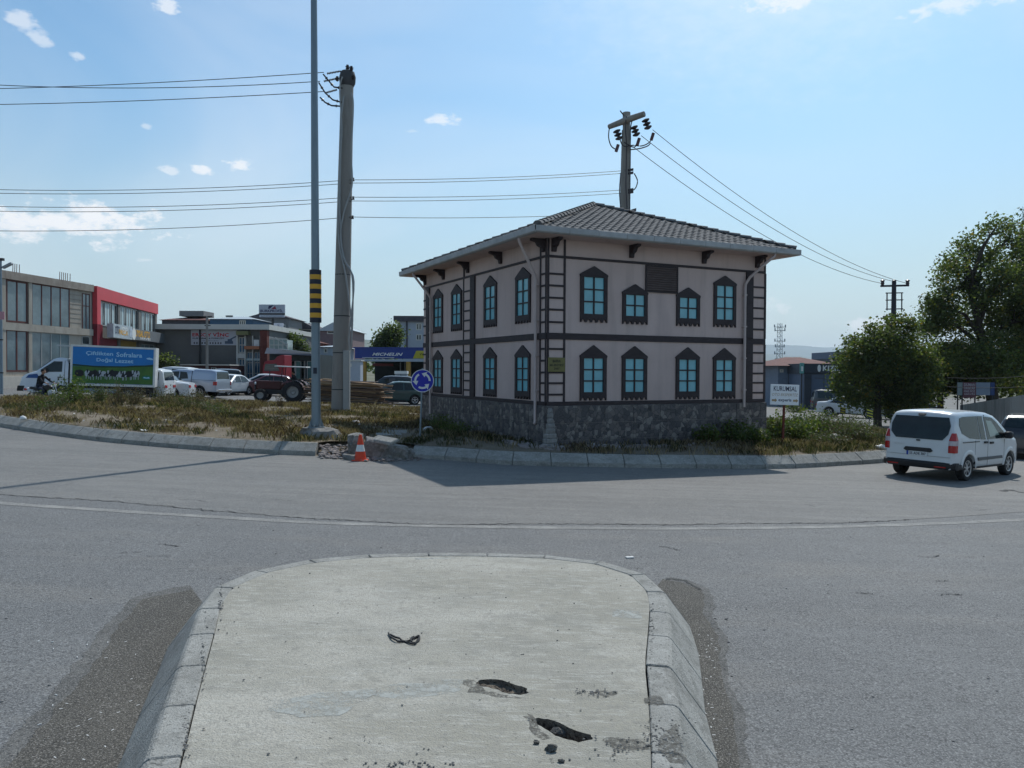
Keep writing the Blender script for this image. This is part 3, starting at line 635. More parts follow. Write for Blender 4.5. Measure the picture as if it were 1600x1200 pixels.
# ------------------------------------------------------------------ vehicles
GLASS = mat('dark tinted glass', (.012, .020, .021), .05, var=.5, scale=2, spec=.42)
TYRE = mat('tyre rubber', (.022, .022, .023), .85, var=.2, scale=20)
ALLOY = mat('silver alloy', (.50, .51, .52), .35, .7, var=.05)
BLKP = mat('black plastic', (.022, .023, .025), .55, var=.15)
REDL = mat('red lamp plastic', (.38, .012, .012), .2, var=.1, spec=.6)
WHTL = mat('clear lamp plastic', (.62, .64, .66), .15, var=.05, spec=.7)
CHRM = mat('chrome', (.7, .7, .72), .15, 1, var=.02)
PLW = mat('number plate white', (.62, .64, .65), .45, var=.03); EUB = mat('plate blue', (.015, .05, .32), .5, var=0)
def paint(nm, c, metal=0., r=.28): return mat(nm, c, r, metal, var=.04, scale=1.2, coat=.6, spec=.5)
WHITE = mat('white car paint', (.58, .60, .61), .3, 0, var=.07, scale=1.5, coat=.6, spec=.5); 
def lerpf(P, x):
    if x <= P[0][0]: return P[0][1]
    for (a, u), (b, v) in zip(P, P[1:]):
        if x <= b: return u+(v-u)*(x-a)/(b-a) if b > a else v
    return P[-1][1]
def lathe_mesh(nm, prof, m, n=28, ax=(0, 1, 0)):
    q = MB().lathe(prof, ax=ax, n=n); me = bpy.data.meshes.new(nm); me.from_pydata(q.v, [], q.f); me.materials.append(m)
    b_ = bmesh.new(); b_.from_mesh(me); bmesh.ops.recalc_face_normals(b_, faces=b_.faces); b_.to_mesh(me); b_.free()
    me.polygons.foreach_set('use_smooth', [True]*len(me.polygons)); me.set_sharp_from_angle(angle=rad(35)); return me
WC = {}
def wheel(root, x, y, r, w=.2, sgn=1, spokes=10, rim=ALLOY, name='wheel'):
    k = (round(r, 3), round(w, 3), spokes, rim.name)
    if k not in WC:
        t = lathe_mesh('tyre', [(r*.64, -w*.42), (r*.70, -w*.5), (r*.93, -w*.5), (r*.99, -w*.40), (r, -w*.25), (r, w*.25), (r*.99, w*.40), (r*.93, w*.5), (r*.70, w*.5), (r*.64, w*.42), (r*.60, w*.3), (r*.60, -w*.42), (r*.64, -w*.42)], TYRE)
        d = lathe_mesh('rim', [(.001, w*.20), (r*.14, w*.24), (r*.15, w*.16), (r*.2, w*.10), (r*.56, w*.05), (r*.58, w*.40), (r*.65, w*.44), (r*.66, w*.36), (r*.60, w*.30)], BLKP)
        q = MB()
        for s in range(spokes):
            a = 2*math.pi*s/spokes; c, s_ = math.cos(a), math.sin(a); q.obox((c*r*.36, w*.30, s_*r*.36), (c*r*.25, -w*.02, s_*r*.25), (-s_*r*.055, 0, c*r*.055), (0, w*.06, 0))
        q.lathe([(.001, w*.42), (r*.11, w*.40), (r*.14, w*.28)], ax=(0, 1, 0), n=12); q.lathe([(r*.57, w*.3), (r*.575, w*.43), (r*.65, w*.455), (r*.655, w*.40)], ax=(0, 1, 0), n=28)
        me = bpy.data.meshes.new('rim_spokes'); me.from_pydata(q.v, [], q.f); me.materials.append(rim)
        b_ = bmesh.new(); b_.from_mesh(me); bmesh.ops.recalc_face_normals(b_, faces=b_.faces); b_.to_mesh(me); b_.free()
        WC[k] = (t, d, me)
    t, d, me = WC[k]
    wo = link(bpy.data.objects.new(name, t), root, (x, y, r)); wo.rotation_euler = (0, random.uniform(0, 2), 0 if sgn > 0 else math.pi)
    link(bpy.data.objects.new('rim', d), wo); link(bpy.data.objects.new('rim_spokes', me), wo); return wo
class Car:
    """x runs from the tail (0) to the nose (L); top profile, half width, tumblehome above the belt"""
    def __init__(s, L, W, top, belt, roofk, axles, r, plan, low=.22, paintm=WHITE, bow=.03, rc=.09):
        s.L, s.W, s.top, s.belt, s.roofk, s.axles, s.r, s.plan, s.low, s.paint, s.bow, s.rc = L, W/2, top, belt, roofk, axles, r, plan, low, paintm, bow, rc
        s.zr = max(z for _, z in top)
    def zt(s, x): return lerpf(s.top, x)
    def w(s, x, z):
        k = lerpf(s.plan, x/s.L); t = max(0, (z-s.belt)/(s.zr-s.belt)); u = max(0, (.45-z)/.45)
        return s.W*k*(1-(1-s.roofk)*t)*(1-.06*u)
    def zb(s, x):
        z = s.low
        for a in s.axles:
            R = s.r+.055
            if abs(x-a) < R: z = max(z, s.r+math.sqrt(R*R-(x-a)**2))
        return z
    def body(s, parent, name='body'):
        xs = set(x for x, _ in s.top)
        for (a, b) in zip(s.top, s.top[1:]):
            n = max(1, int(max(abs(b[0]-a[0])/.16, abs(b[1]-a[1])/.12)))
            for i in range(n): xs.add(a[0]+(b[0]-a[0])*i/n)
        for a in s.axles:
            R = s.r+.055
            for i in range(17): xs.add(a-R*math.cos(math.pi*i/16))
        xs = sorted(x for x in xs if s.top[0][0] <= x <= s.L); X = [xs[0]]
        for x in xs[1:]:
            if x-X[-1] > .004: X.append(x)
        q = MB(); rings = []
        for x in X:
            zb, zt = s.zb(x), s.zt(x); zt = max(zt, zb+.06); rc = min(s.rc, (zt-zb)*.4); half = []
            half.append((0, zb)); half.append((s.w(x, zb)*.6, zb)); half.append((s.w(x, zb)-.02, zb)); 
            for k in (.0, .12, .25, .4, .55, .7, .85, 1): z = zb+.025+(zt-rc-zb-.025)*k; half.append((s.w(x, z), z))
            wt = s.w(x, zt)
            for a in (30, 60, 85): half.append((wt-rc*(1-math.cos(rad(a))) if a < 85 else wt-rc*1.1, zt-rc+rc*math.sin(rad(a))))
            half.append((wt*.5, zt+s.bow*.7)); half.append((0, zt+s.bow))
            rings.append([(x, y, z) for y, z in half]+[(x, -y, z) for y, z in half[-2:0:-1]])
        n = len(rings[0]); V = [p for r in rings for p in r]; F = []
        for i in range(len(rings)-1):
            for k in range(n): F.append((i*n+k, i*n+(k+1) % n, (i+1)*n+(k+1) % n, (i+1)*n+k))
        F.append(tuple(range(n))); F.append(tuple(range((len(rings)-1)*n, len(rings)*n))[::-1]); q.add(V, F)
        o = q.build(name, s.paint, parent, smooth=True)
        # dark underbody between the wheels
        u = MB().box(.15, s.L-.15, -s.W*.78, s.W*.78, s.low+.03, min(s.belt-.12, .82)); 
        for a in s.axles: pass
        u.build('underbody', BLKP, parent)
        return o
    def _press(s, name, poly, cuts, fn, e, d, m, parent):
        bm = bmesh.new(); bm.faces.new([bm.verts.new((u, v, 0)) for u, v in poly])
        for ax, k in cuts:
            co = [0, 0, 0]; no = [0, 0, 0]; co[ax] = k; no[ax] = 1; bmesh.ops.bisect_plane(bm, geom=bm.verts[:]+bm.edges[:]+bm.faces[:], plane_co=co, plane_no=no)
        fr = bm.faces[:]; ex = bmesh.ops.extrude_face_region(bm, geom=fr, use_keep_orig=True); bk = set(x for x in ex['geom'] if isinstance(x, bmesh.types.BMVert))
        for v in bm.verts: v.co = Vector(fn(v.co.x, v.co.y, -d if v in bk else e))
        bmesh.ops.recalc_face_normals(bm, faces=bm.faces); me = bpy.data.meshes.new(name); bm.to_mesh(me); bm.free(); me.materials.append(m)
        me.polygons.foreach_set('use_smooth', [True]*len(me.polygons)); me.set_sharp_from_angle(angle=rad(38)); return link(bpy.data.objects.new(name, me), parent)
    def side(s, name, poly, m, parent, e=.008, d=.03, both=True, sub=None):
        for sg in ((1, -1) if both is True else (both,)):
            s._press(name, poly, [(1, s.belt), (1, .45)]+[(0, k*s.L) for k, _ in s.plan if 0 < k < 1], lambda x, z, o_: (x, sg*(s.w(x, z)+o_), z), e, d, m, parent)
    def xof(s, z, front):
        P = s.top if not front else [(s.L-x, zz) for x, zz in reversed(s.top)]
        for (a, u), (b, v) in zip(P, P[1:]):
            if u <= z <= v: x = a+(b-a)*(z-u)/max(1e-6, v-u); return (s.L-x) if front else x
        return s.L if front else 0
    def end(s, name, poly, m, parent, front=False, e=.010, d=.03, crown=.0):
        """poly of (y, z) pressed on the tail or the nose"""
        sg = 1 if front else -1; e = e+.014
        cuts = [(1, z) for _, z in s.top if z < s.zr-.02]+[(0, s.W*k) for k in (-.5, 0, .5)]
        return s._press(name, poly, cuts, lambda y, z, o_: (s.xof(z, front)+sg*(o_-crown*(y/s.W)**2), y, z), e, d, m, parent)
    def over(s, name, x0, x1, m, parent, inset=.10, e=.008, i1=None):
        """a pane that follows the top profile from x0 to x1"""
        q = MB(); N = 7; V = []; F = []; i1 = inset if i1 is None else i1
        for i in range(N+1):
            x = x0+(x1-x0)*i/N; z = s.zt(x); w_ = s.w(x, z)-(inset+(i1-inset)*i/N); dz = s.zt(x+.02)-s.zt(x-.02); nn = Vector((-dz, 0, .04)).normalized()*e
            for k in range(7): y = w_*(k-3)/3; V.append((x+nn.x, y, z+s.bow*(1-.35*abs(k-3)/3)+nn.z))
        for i in range(N):
            for k in range(6): F.append((i*7+k, i*7+k+1, (i+1)*7+k+1, (i+1)*7+k))
        return q.add(V, F).build(name, m, parent, smooth=True)
    def wheels(s, root, w=.2, **k):
        for a in s.axles:
            for sg in (1, -1): wheel(root, a, sg*(s.W-w*.5-.012), s.r, w, sg, **k)
def place(root, x, y, hd, dz=0, tilt=True):
    """tail-to-nose heading hd in degrees from +X; root origin is under the middle of the tail"""
    g = (terr(x+1.5)-terr(x-1.5))/3; c, s_ = math.cos(rad(hd)), math.sin(rad(hd))
    xa = Vector((c, s_, g*c)).normalized(); ya = Vector((-s_, c, -g*s_)).normalized(); za = xa.cross(ya); M = Matrix.Identity(4)
    for i in range(3): M[i][0] = xa[i]; M[i][1] = ya[i]; M[i][2] = za[i]
    M.translation = (x, y, terr(x)+dz); root.matrix_world = M
# --- the white people carrier on the right
def plate(car, t, parent, y0, z0, front=False, w=.52, h=.112):
    sg = 1 if front else -1; x = car.xof(z0, front)+sg*.016
    p = MB().box(min(x, x+sg*.012), max(x, x+sg*.012), y0-w/2, y0+w/2, z0-h/2, z0+h/2).build('number_plate', PLW, parent, bevel=.003)
    xf = x+sg*.0155; left = 1 if not front else -1     # reader's left
    MB().box(min(xf, xf-sg*.002), max(xf, xf-sg*.002), min(y0+left*w/2, y0+left*(w/2-.05)), max(y0+left*w/2, y0+left*(w/2-.05)), z0-h/2+.004, z0+h/2-.004).build('plate_band', EUB, p)
    F = YFace((x+sg*.0125, y0-left*.02, z0), (0, 1, 0), (sg, 0, 0)); text(t, F, 0, 0, h*.6, BLK, p, w=.002, width=w*.78, bold=.02)
v = thing('white_van', 'white compact people carrier driving round the roundabout, tinted rear window and dark bumper', 'van')
C1 = Car(4.16, 1.80, [(0, .50), (.015, .62), (.02, .95), (.05, 1.10), (.13, 1.42), (.19, 1.62), (.25, 1.68), (.5, 1.715), (1.3, 1.73), (2.1, 1.70), (2.5, 1.62), (2.75, 1.50), (3.15, 1.22), (3.35, 1.10), (3.7, 1.02), (3.95, .90), (4.08, .75), (4.15, .55)],
         1.02, .83, (.78, 3.27), .315, [(0, .90), (.02, .955), (.08, 1), (.75, 1), (.9, .96), (.96, .88), (1, .70)], low=.30, bow=.035, rc=.10)
C1.body(v); C1.wheels(v, .19, spokes=7)
C1.end('rear_window', [(-.73, 1.10), (-.70, 1.17+.0), (-.73, 1.38), (-.66, 1.585), (.66, 1.585), (.73, 1.38), (.70+.02, 1.17), (.58, 1.02), (-.58, 1.02)][1:], GLASS, v, e=.012)
C1.end('wiper_hub', [(-.07, 1.60), (-.10, 1.66), (.10, 1.66), (.07, 1.60)], BLKP, v, e=.035)
C1.end('tailgate_handle', [(-.04, .965), (-.04, 1.0), (.05, 1.0), (.05, .965)], BLKP, v, e=.02)
C1.end('plate_recess', [(-.36, .735), (-.31, .80), (.31, .80), (.36, .735), (.30, .70), (-.30, .70)], BLKP, v, e=.022)
C1.end('tailgate_seam', [(-.79, .46), (-.79, .468), (.79, .468), (.79, .46)], BLKP, v, e=.004)
C1.end('tailgate_seam', [(-.79, .60), (-.79, .606), (.79, .606), (.79, .60)], mat('seam shadow line', (.2, .2, .21), .6), v, e=.003)
plate(C1, '55 ADE 387', v, .02, .645)
# model script on the tailgate reads as small grey letters
text('TOURNEO', YFace((.0, 0, 0), (0, 1, 0), (-1, 0, 0)), .50, .86, .035, ALLOY, v, w=-.008, width=.26, name='badge')
bum = MB(); BP = [(-.86, .30), (-.89, .42), (-.80, .47), (.80, .47), (.89, .42), (.86, .30)]
V = []; ny = 13; PB = [(.10, .29), (-.05, .30), (-.085, .36), (-.08, .44), (-.03, .475), (.10, .47)]
for k in range(ny):
    y = -.905+1.81*k/(ny-1); cv = .13*abs(y/.9)**5
    for (x, z) in PB: V.append((x+cv, y, z+(.0 if abs(y) < .8 else .0)))
bum.add(V, [tuple(range(6)), tuple(range((ny-1)*6, ny*6))[::-1]]+[(k*6+i, k*6+(i+1) % 6, (k+1)*6+(i+1) % 6, (k+1)*6+i) for k in range(ny-1) for i in range(6)])
b_ = bum.build('rear_bumper', BLKP, v, smooth=True)
for sg in (1, -1):
    MB().box(.10, .52, min(sg*.86, sg*.915), max(sg*.86, sg*.915), .30, .44).build('bumper_corner', BLKP, v, bevel=.02)
    MB().box(-.094, -.07, min(sg*.45, sg*.72), max(sg*.45, sg*.72), .345, .375).build('reflector', REDL, v)
    # tall tail lamps wrap round the corner
    for (z0, z1, m_, k_) in ((.72, .90, REDL, 'tail_light'), (.90, 1.02, mat('reversing lamp lens', (.42, .36, .38), .15, var=.1, spec=.7), 'reversing_light'), (1.02, 1.21, REDL, 'tail_light')):
        q = MB(); V = []
        for z in (z0, z1):
            zz = min(z, 1.2); xr = C1.xof(zz, False); 
            top_ = 1 if z < 1.15 else .45
            for (dx, dy) in ((.0, -.145*top_), (-.012, -.10*top_), (.0, -.03), (.05, .012), (.16*top_+.02, .018), (.16*top_+.02, -.03), (.05, -.08)):
                V.append((xr+dx-.012, sg*(C1.w(xr+.12, zz)+dy+.004), z))
        q.add(V, [tuple(range(7)), tuple(range(7, 14))[::-1]]+[(i, (i+1) % 7, 7+(i+1) % 7, 7+i) for i in range(7)]); q.build(k_, m_, v, bevel=.006)
C1.side('side_window', [(.42, 1.20), (.36, 1.40), (.42, 1.57), (.60, 1.605), (1.40, 1.615), (1.40, 1.03), (.80, 1.07)], GLASS, v)
C1.side('side_window', [(1.44, 1.03), (1.44, 1.615), (1.72, 1.61), (1.72, 1.02)], GLASS, v)
CLG = mat('side glass painted daylight', (.22, .28, .24), .08, var=.15, scale=3, spec=.7)  # opaque pale panel: daylight through the cab is put into its colour
C1.side('front_side_window', [(1.80, 1.02), (1.80, 1.60), (2.28, 1.565), (2.50, 1.46), (2.98, 1.12), (3.0, 1.03)], GLASS, v)
C1.side('painted_daylight', [(1.98, 1.08), (1.90, 1.50), (2.22, 1.48), (2.56, 1.12)], CLG, v, e=.011)
C1.over('windscreen', 2.50, 3.18, GLASS, v, inset=.10)
C1.side('slide_rail', [(.42, .965), (.42, .985), (1.35, .985), (1.35, .965)], BLKP, v, e=.012)
C1.side('door_handle', [(1.62, .92), (1.62, .97), (1.80, .97), (1.80, .92)], BLKP, v, e=.035)
C1.side('door_handle', [(1.96, .90), (1.96, .95), (2.14, .95), (2.14, .90)], BLKP, v, e=.035)
C1.side('door_seam', [(1.855, .36), (1.855, 1.64), (1.863, 1.64), (1.863, .36)], BLKP, v, e=.003)
C1.side('door_seam', [(1.12, .40), (1.12, 1.0), (1.128, 1.0), (1.128, .40)], BLKP, v, e=.003)
C1.side('door_seam', [(2.86, .38), (2.86, 1.0), (2.868, 1.0), (2.868, .38)], BLKP, v, e=.003)
C1.side('side_moulding', [(1.30, .49), (1.27, .57), (2.72, .57), (2.75, .50)], mat('grey moulding', (.10, .105, .11), .5), v, e=.02)
C1.side('sill', [(1.14, .29), (1.14, .345), (2.9, .345), (2.9, .29)], BLKP, v, e=.006)
for sg in (1, -1):
    for a in C1.axles:      # swollen arch lips
        R = .40; q = MB(); V = []; F = []; n = 20
        for i in range(n+1):
            t_ = math.pi*i/n; 
            for (rr, o_) in ((R-.035, .016), (R, .028), (R+.07, .004)):
                x = a-rr*math.cos(t_); z = .315+rr*math.sin(t_); V.append((x, sg*(C1.w(x, z)+o_), z))
        for i in range(n):
            for k in range(2): F.append((i*3+k, i*3+k+1, (i+1)*3+k+1, (i+1)*3+k))
        q.add(V, F).build('wheel_arch', WHITE, v, smooth=True)
    mr = MB().box(2.78, 2.96, min(sg*.90, sg*1.10), max(sg*.90, sg*1.10), 1.02, 1.20).build('wing_mirror', BLKP, v, bevel=.04, smooth=True)
    C1.end('headlamp', [(sg*.45, .76), (sg*.50, .92), (sg*.74, .92), (sg*.74, .78)], WHTL, v, front=True)
MB().tube([(.10, 0, 1.72), (.02, 0, 1.80), (-.06, 0, 1.90)], .008).build('aerial', BLKP, v) if False else None
place(v, 10.28, 20.25, 37.5)
# --- generic parked cars
def sedan(name, label, m, x, y, hd, kind='sedan', dz=0, group=None, plate_txt=None):
    t = thing(name, label, 'car', group=group)
    if kind == 'sedan':
        c = Car(4.5, 1.78, [(0, .55), (.03, .80), (.08, .98), (.5, 1.03), (.75, 1.06), (1.25, 1.36), (1.6, 1.45), (2.1, 1.47), (2.5, 1.43), (3.35, .99), (3.9, .90), (4.25, .80), (4.42, .66), (4.5, .45)], .95, .76, (.95, 3.6), .32, [(0, .86), (.06, .97), (.2, 1), (.8, 1), (.92, .93), (1, .72)], paintm=m)
        sw = [[(.98, .98), (1.35, 1.30), (1.62, 1.37), (1.98, 1.39), (1.98, .95)], [(2.04, .95), (2.04, 1.39), (2.45, 1.36), (3.02, 1.02), (3.05, .95)]]; ws = (2.58, 3.27); rw = (.80, 1.38)
    elif kind == 'hatch':
        c = Car(4.1, 1.75, [(0, .5), (.02, .85), (.08, .98), (.35, 1.32), (.55, 1.44), (1.0, 1.50), (1.7, 1.51), (2.1, 1.46), (2.95, 1.03), (3.5, .94), (3.85, .82), (4.02, .66), (4.1, .45)], .95, .78, (.72, 3.27), .32, [(0, .88), (.06, .97), (.2, 1), (.8, 1), (.92, .93), (1, .72)], paintm=m)
        sw = [[(.55, 1.12), (.60, 1.30), (.85, 1.40), (1.45, 1.43), (1.45, .96), (.8, .99)], [(1.51, .96), (1.51, 1.43), (2.0, 1.41), (2.68, 1.05), (2.7, .97)]]; ws = (2.18, 2.88); rw = (.12, .42)
    else:      # small box van / people carrier
        c = Car(4.3, 1.8, [(0, .5), (.02, .95), (.05, 1.1), (.14, 1.6), (.25, 1.74), (.6, 1.80), (1.8, 1.81), (2.3, 1.74), (3.05, 1.2), (3.3, 1.1), (3.8, 1.0), (4.1, .85), (4.25, .65), (4.3, .45)], 1.05, .86, (.8, 3.4), .32, [(0, .92), (.05, .99), (.2, 1), (.8, 1), (.92, .95), (1, .75)], paintm=m)
        sw = [[(.35, 1.15), (.35, 1.62), (1.5, 1.66), (1.5, 1.08)], [(1.95, 1.08), (1.95, 1.66), (2.3, 1.6), (2.85, 1.2), (2.88, 1.1)]]; ws = (2.38, 3.08); rw = (.055, .15)
    c.body(t); c.wheels(t, .2, spokes=5)
    for p in sw: c.side('side_window', p, GLASS, t)
    c.over('windscreen', ws[0], ws[1], GLASS, t, inset=.10); c.over('rear_window', rw[0], rw[1], GLASS, t, inset=.12)
    zt_ = .80
    for sg in (1, -1):
        c.end('tail_light', [(sg*.46, zt_-.08), (sg*.46, zt_+.06), (sg*.78, zt_+.08), (sg*.80, zt_-.08)], REDL, t, e=.02)
        c.end('headlamp', [(sg*.40, .58), (sg*.44, .70), (sg*.74, .72), (sg*.74, .60)], WHTL, t, front=True, e=.02, crown=.14)
        MB().box(c.L*.66, c.L*.66+.14, min(sg*.84, sg*1.0), max(sg*.84, sg*1.0), .95, 1.08).build('wing_mirror', m, t, bevel=.03)
    c.end('grille', [(-.38, .46), (-.38, .62), (.38, .62), (.38, .46)], BLKP, t, front=True, e=.02)
    c.end('lower_grille', [(-.5, .30), (-.5, .40), (.5, .40), (.5, .30)], BLKP, t, front=True, e=.02)
    c.side('door_handle', [(c.L*.45, .86), (c.L*.45, .89), (c.L*.45+.2, .89), (c.L*.45+.2, .86)], m, t, e=.03)
    c.side('sill', [(1.35, .22), (1.35, .30), (c.L-1.35, .30), (c.L-1.35, .22)], BLKP, t, e=.006)
    c.end('rear_bumper_insert', [(-.6, .28), (-.6, .38), (.6, .38), (.6, .28)], BLKP, t, e=.02)
    if plate_txt is not None:
        MB().box(-.012, .0, -.26, .26, .60, .71).build('number_plate', PLW, t)
    place(t, x, y, hd, dz); return t
BLACK = paint('black car paint', (.012, .013, .016)); DRED = paint('dark red car paint', (.10, .012, .018)); DGRN = paint('dark green car paint', (.008, .05, .05)); SILV = paint('silver blue paint', (.36, .40, .47), .5); GREY = paint('dark grey paint', (.06, .065, .075))
p = gnd(1576, 26.5); sedan('black_car', 'black hatchback seen from behind at the right edge, just beyond the white van', BLACK, p.x+.6, p.y, 52, 'hatch')
p = gnd(1280, 58); sedan('white_sedan', 'white saloon crossing behind the bushes below the blue grey building', WHITE, p.x, p.y, -38, 'sedan')
p = gnd(1268, 66); sedan('dark_van', 'dark blue people carrier behind the white saloon by the blue grey building', GREY, p.x, p.y, -14, 'mpv')
p = gnd(1388, 56); sedan('grey_car', 'dark grey car half hidden behind the round tree trunk', GREY, p.x-.6, p.y, -20, 'mpv')
p = gnd(404, 59); sedan('white_sedan', 'white saloon facing the camera in front of the glazed shop front', WHITE, p.x-1.0, p.y, -102, 'sedan')
p = gnd(428, 58); sedan('maroon_car', 'dark maroon hatchback parked between the white saloon and the red tractor', DRED, p.x+1.2, p.y+1.2, 190, 'hatch')
p = gnd(447, 63); sedan('white_hatchback', 'white hatchback whose roof shows behind the tractor bonnet', WHITE, p.x, p.y, 198, 'hatch')
p = gnd(301, 49); sedan('white_sedan', 'white saloon with boxy tail in front of the silver pickup', WHITE, p.x, p.y, 188, 'sedan')
p = gnd(268, 47.0); sedan('white_minivan', 'white small van with red tail lamp tucked behind the box truck', WHITE, p.x-.1, p.y, 182, 'mpv')
p = gnd(302, 60); sedan('white_estate', 'white tall hatchback behind the white van and saloon', WHITE, p.x+.2, p.y, 172, 'mpv')
p = gnd(358, 57); sedan('black_suv', 'black car with white tailgate beside the tail of the silver pickup', BLACK, p.x-.5, p.y+1.5, 120, 'mpv')
p = gnd(634, 54); sedan('green_car', 'dark green car with its bonnet toward the lumber stack', DGRN, p.x+1.2, p.y, 196, 'hatch')
p = gnd(650, 58); sedan('black_jeep', 'black tall car parked behind the dark green car', BLACK, p.x, p.y, 186, 'mpv')
# --- pickup with canopy
t = thing('silver_pickup', 'silver blue pickup truck with a closed canopy over its bed', 'pickup')
c = Car(5.2, 1.85, [(0, .6), (.02, 1.05), (.03, 1.15), (.10, 1.62), (.16, 1.74), (.5, 1.80), (1.6, 1.82), (1.66, 1.74), (2.2, 1.76), (2.9, 1.74), (3.25, 1.66), (3.85, 1.18), (4.3, 1.10), (4.9, 1.02), (5.1, .9), (5.2, .6)], 1.12, .84, (1.15, 4.15), .37, [(0, .95), (.04, 1), (.9, .98), (1, .8)], low=.42, paintm=SILV, bow=.03)
c.body(t); c.wheels(t, .24, spokes=6)
c.side('canopy_seam', [(.08, 1.135), (.08, 1.155), (1.72, 1.155), (1.72, 1.135)], BLKP, t, e=.006); c.side('cab_seam', [(1.70, .7), (1.70, 1.70), (1.74, 1.70), (1.74, .7)], BLKP, t, e=.004)
c.side('side_window', [(1.95, 1.20), (2.08, 1.60), (2.55, 1.64), (2.55, 1.15)], GLASS, t); c.side('side_window', [(2.62, 1.15), (2.62, 1.64), (3.1, 1.6), (3.6, 1.22), (3.6, 1.15)], GLASS, t)
c.over('windscreen', 3.32, 3.82, GLASS, t); c.over('rear_window', .04, .13, GLASS, t)
for sg in (1, -1):
    q = MB().box(-.02, .22, min(sg*.86, sg*.945), max(sg*.86, sg*.945), .84, 1.08).build('tail_light', REDL, t, bevel=.01)
    c.end('headlamp', [(sg*.5, .84), (sg*.5, .98), (sg*.8, 1.0), (sg*.8, .86)], WHTL, t, front=True)
    MB().box(3.5, 3.65, min(sg*.9, sg*1.12), max(sg*.9, sg*1.12), 1.15, 1.34).build('wing_mirror', CHRM, t, bevel=.02)
MB().box(-.14, .02, -.88, .88, .48, .60).build('rear_bumper', CHRM, t, bevel=.02)
p = gnd(350, 51.5); place(t, p.x-.05, p.y, 171)
# --- box truck with the farm advert
TW = paint('truck white', (.60, .64, .69)); FRM = mat('box body frame', (.46, .48, .48), .5, var=.06)
PRB = mat('print sky blue', (.010, .18, .50), .4, var=.12, scale=.8); PRG = mat('print pasture green', (.035, .115, .022), .45, var=.4, scale=1.6, col2=(.09, .20, .035)); PRL = mat('print pale lettering', (.36, .62, .80), .5, var=.03); PRW = mat('print cow white', (.42, .46, .50), .5, var=.2, scale=8); PRK = mat('print cow black', (.01, .012, .016), .5); PRH = mat('print dark hedge', (.012, .05, .025), .5, var=.3, scale=4)
t = thing('box_truck', 'white box truck with blue and green dairy cow advert on its side', 'truck')
c = Car(6.6, 2.0, [(4.25, 1.0), (4.26, 2.12), (4.35, 2.20), (4.75, 2.24), (5.0, 2.16), (5.62, 1.62), (5.75, 1.50), (6.25, 1.32), (6.45, 1.15), (6.55, .8), (6.6, .5)], 1.45, .86, (1.3, 5.55), .36, [(0, 1), (.9, 1), (.96, .93), (1, .78)], low=.42, paintm=TW, bow=.03)
c.L = 6.6
cc = Car.body
def cabbody():
    s = c; s.top = s.top; xs0 = 4.25
    old = s.top; return Car.body(s, t, 'cab')
_t = c.top; c.L = 6.6
o = cabbody()
for ch in list(t.children):
    if ch.name.startswith('underbody'): bpy.data.objects.remove(ch)
MB().box(.1, 6.2, -.45, .45, .48, .74).build('chassis', BLKP, t)
for a in c.axles:
    for sg in (1, -1): wheel(t, a, sg*.86, .36, .24, sg, spokes=8, rim=mat('steel rim grey', (.25, .26, .27), .5, .3))
bx_ = MB().box(0, 4.15, -1.02, 1.02, .80, 2.98).build('cargo_box', FRM, t, bevel=.02)
SF = YFace((0, 1.02, 0), (1, 0, 0), (0, 1, 0)); SFm = YFace((0, -1.02, 0), (1, 0, 0), (0, -1, 0))
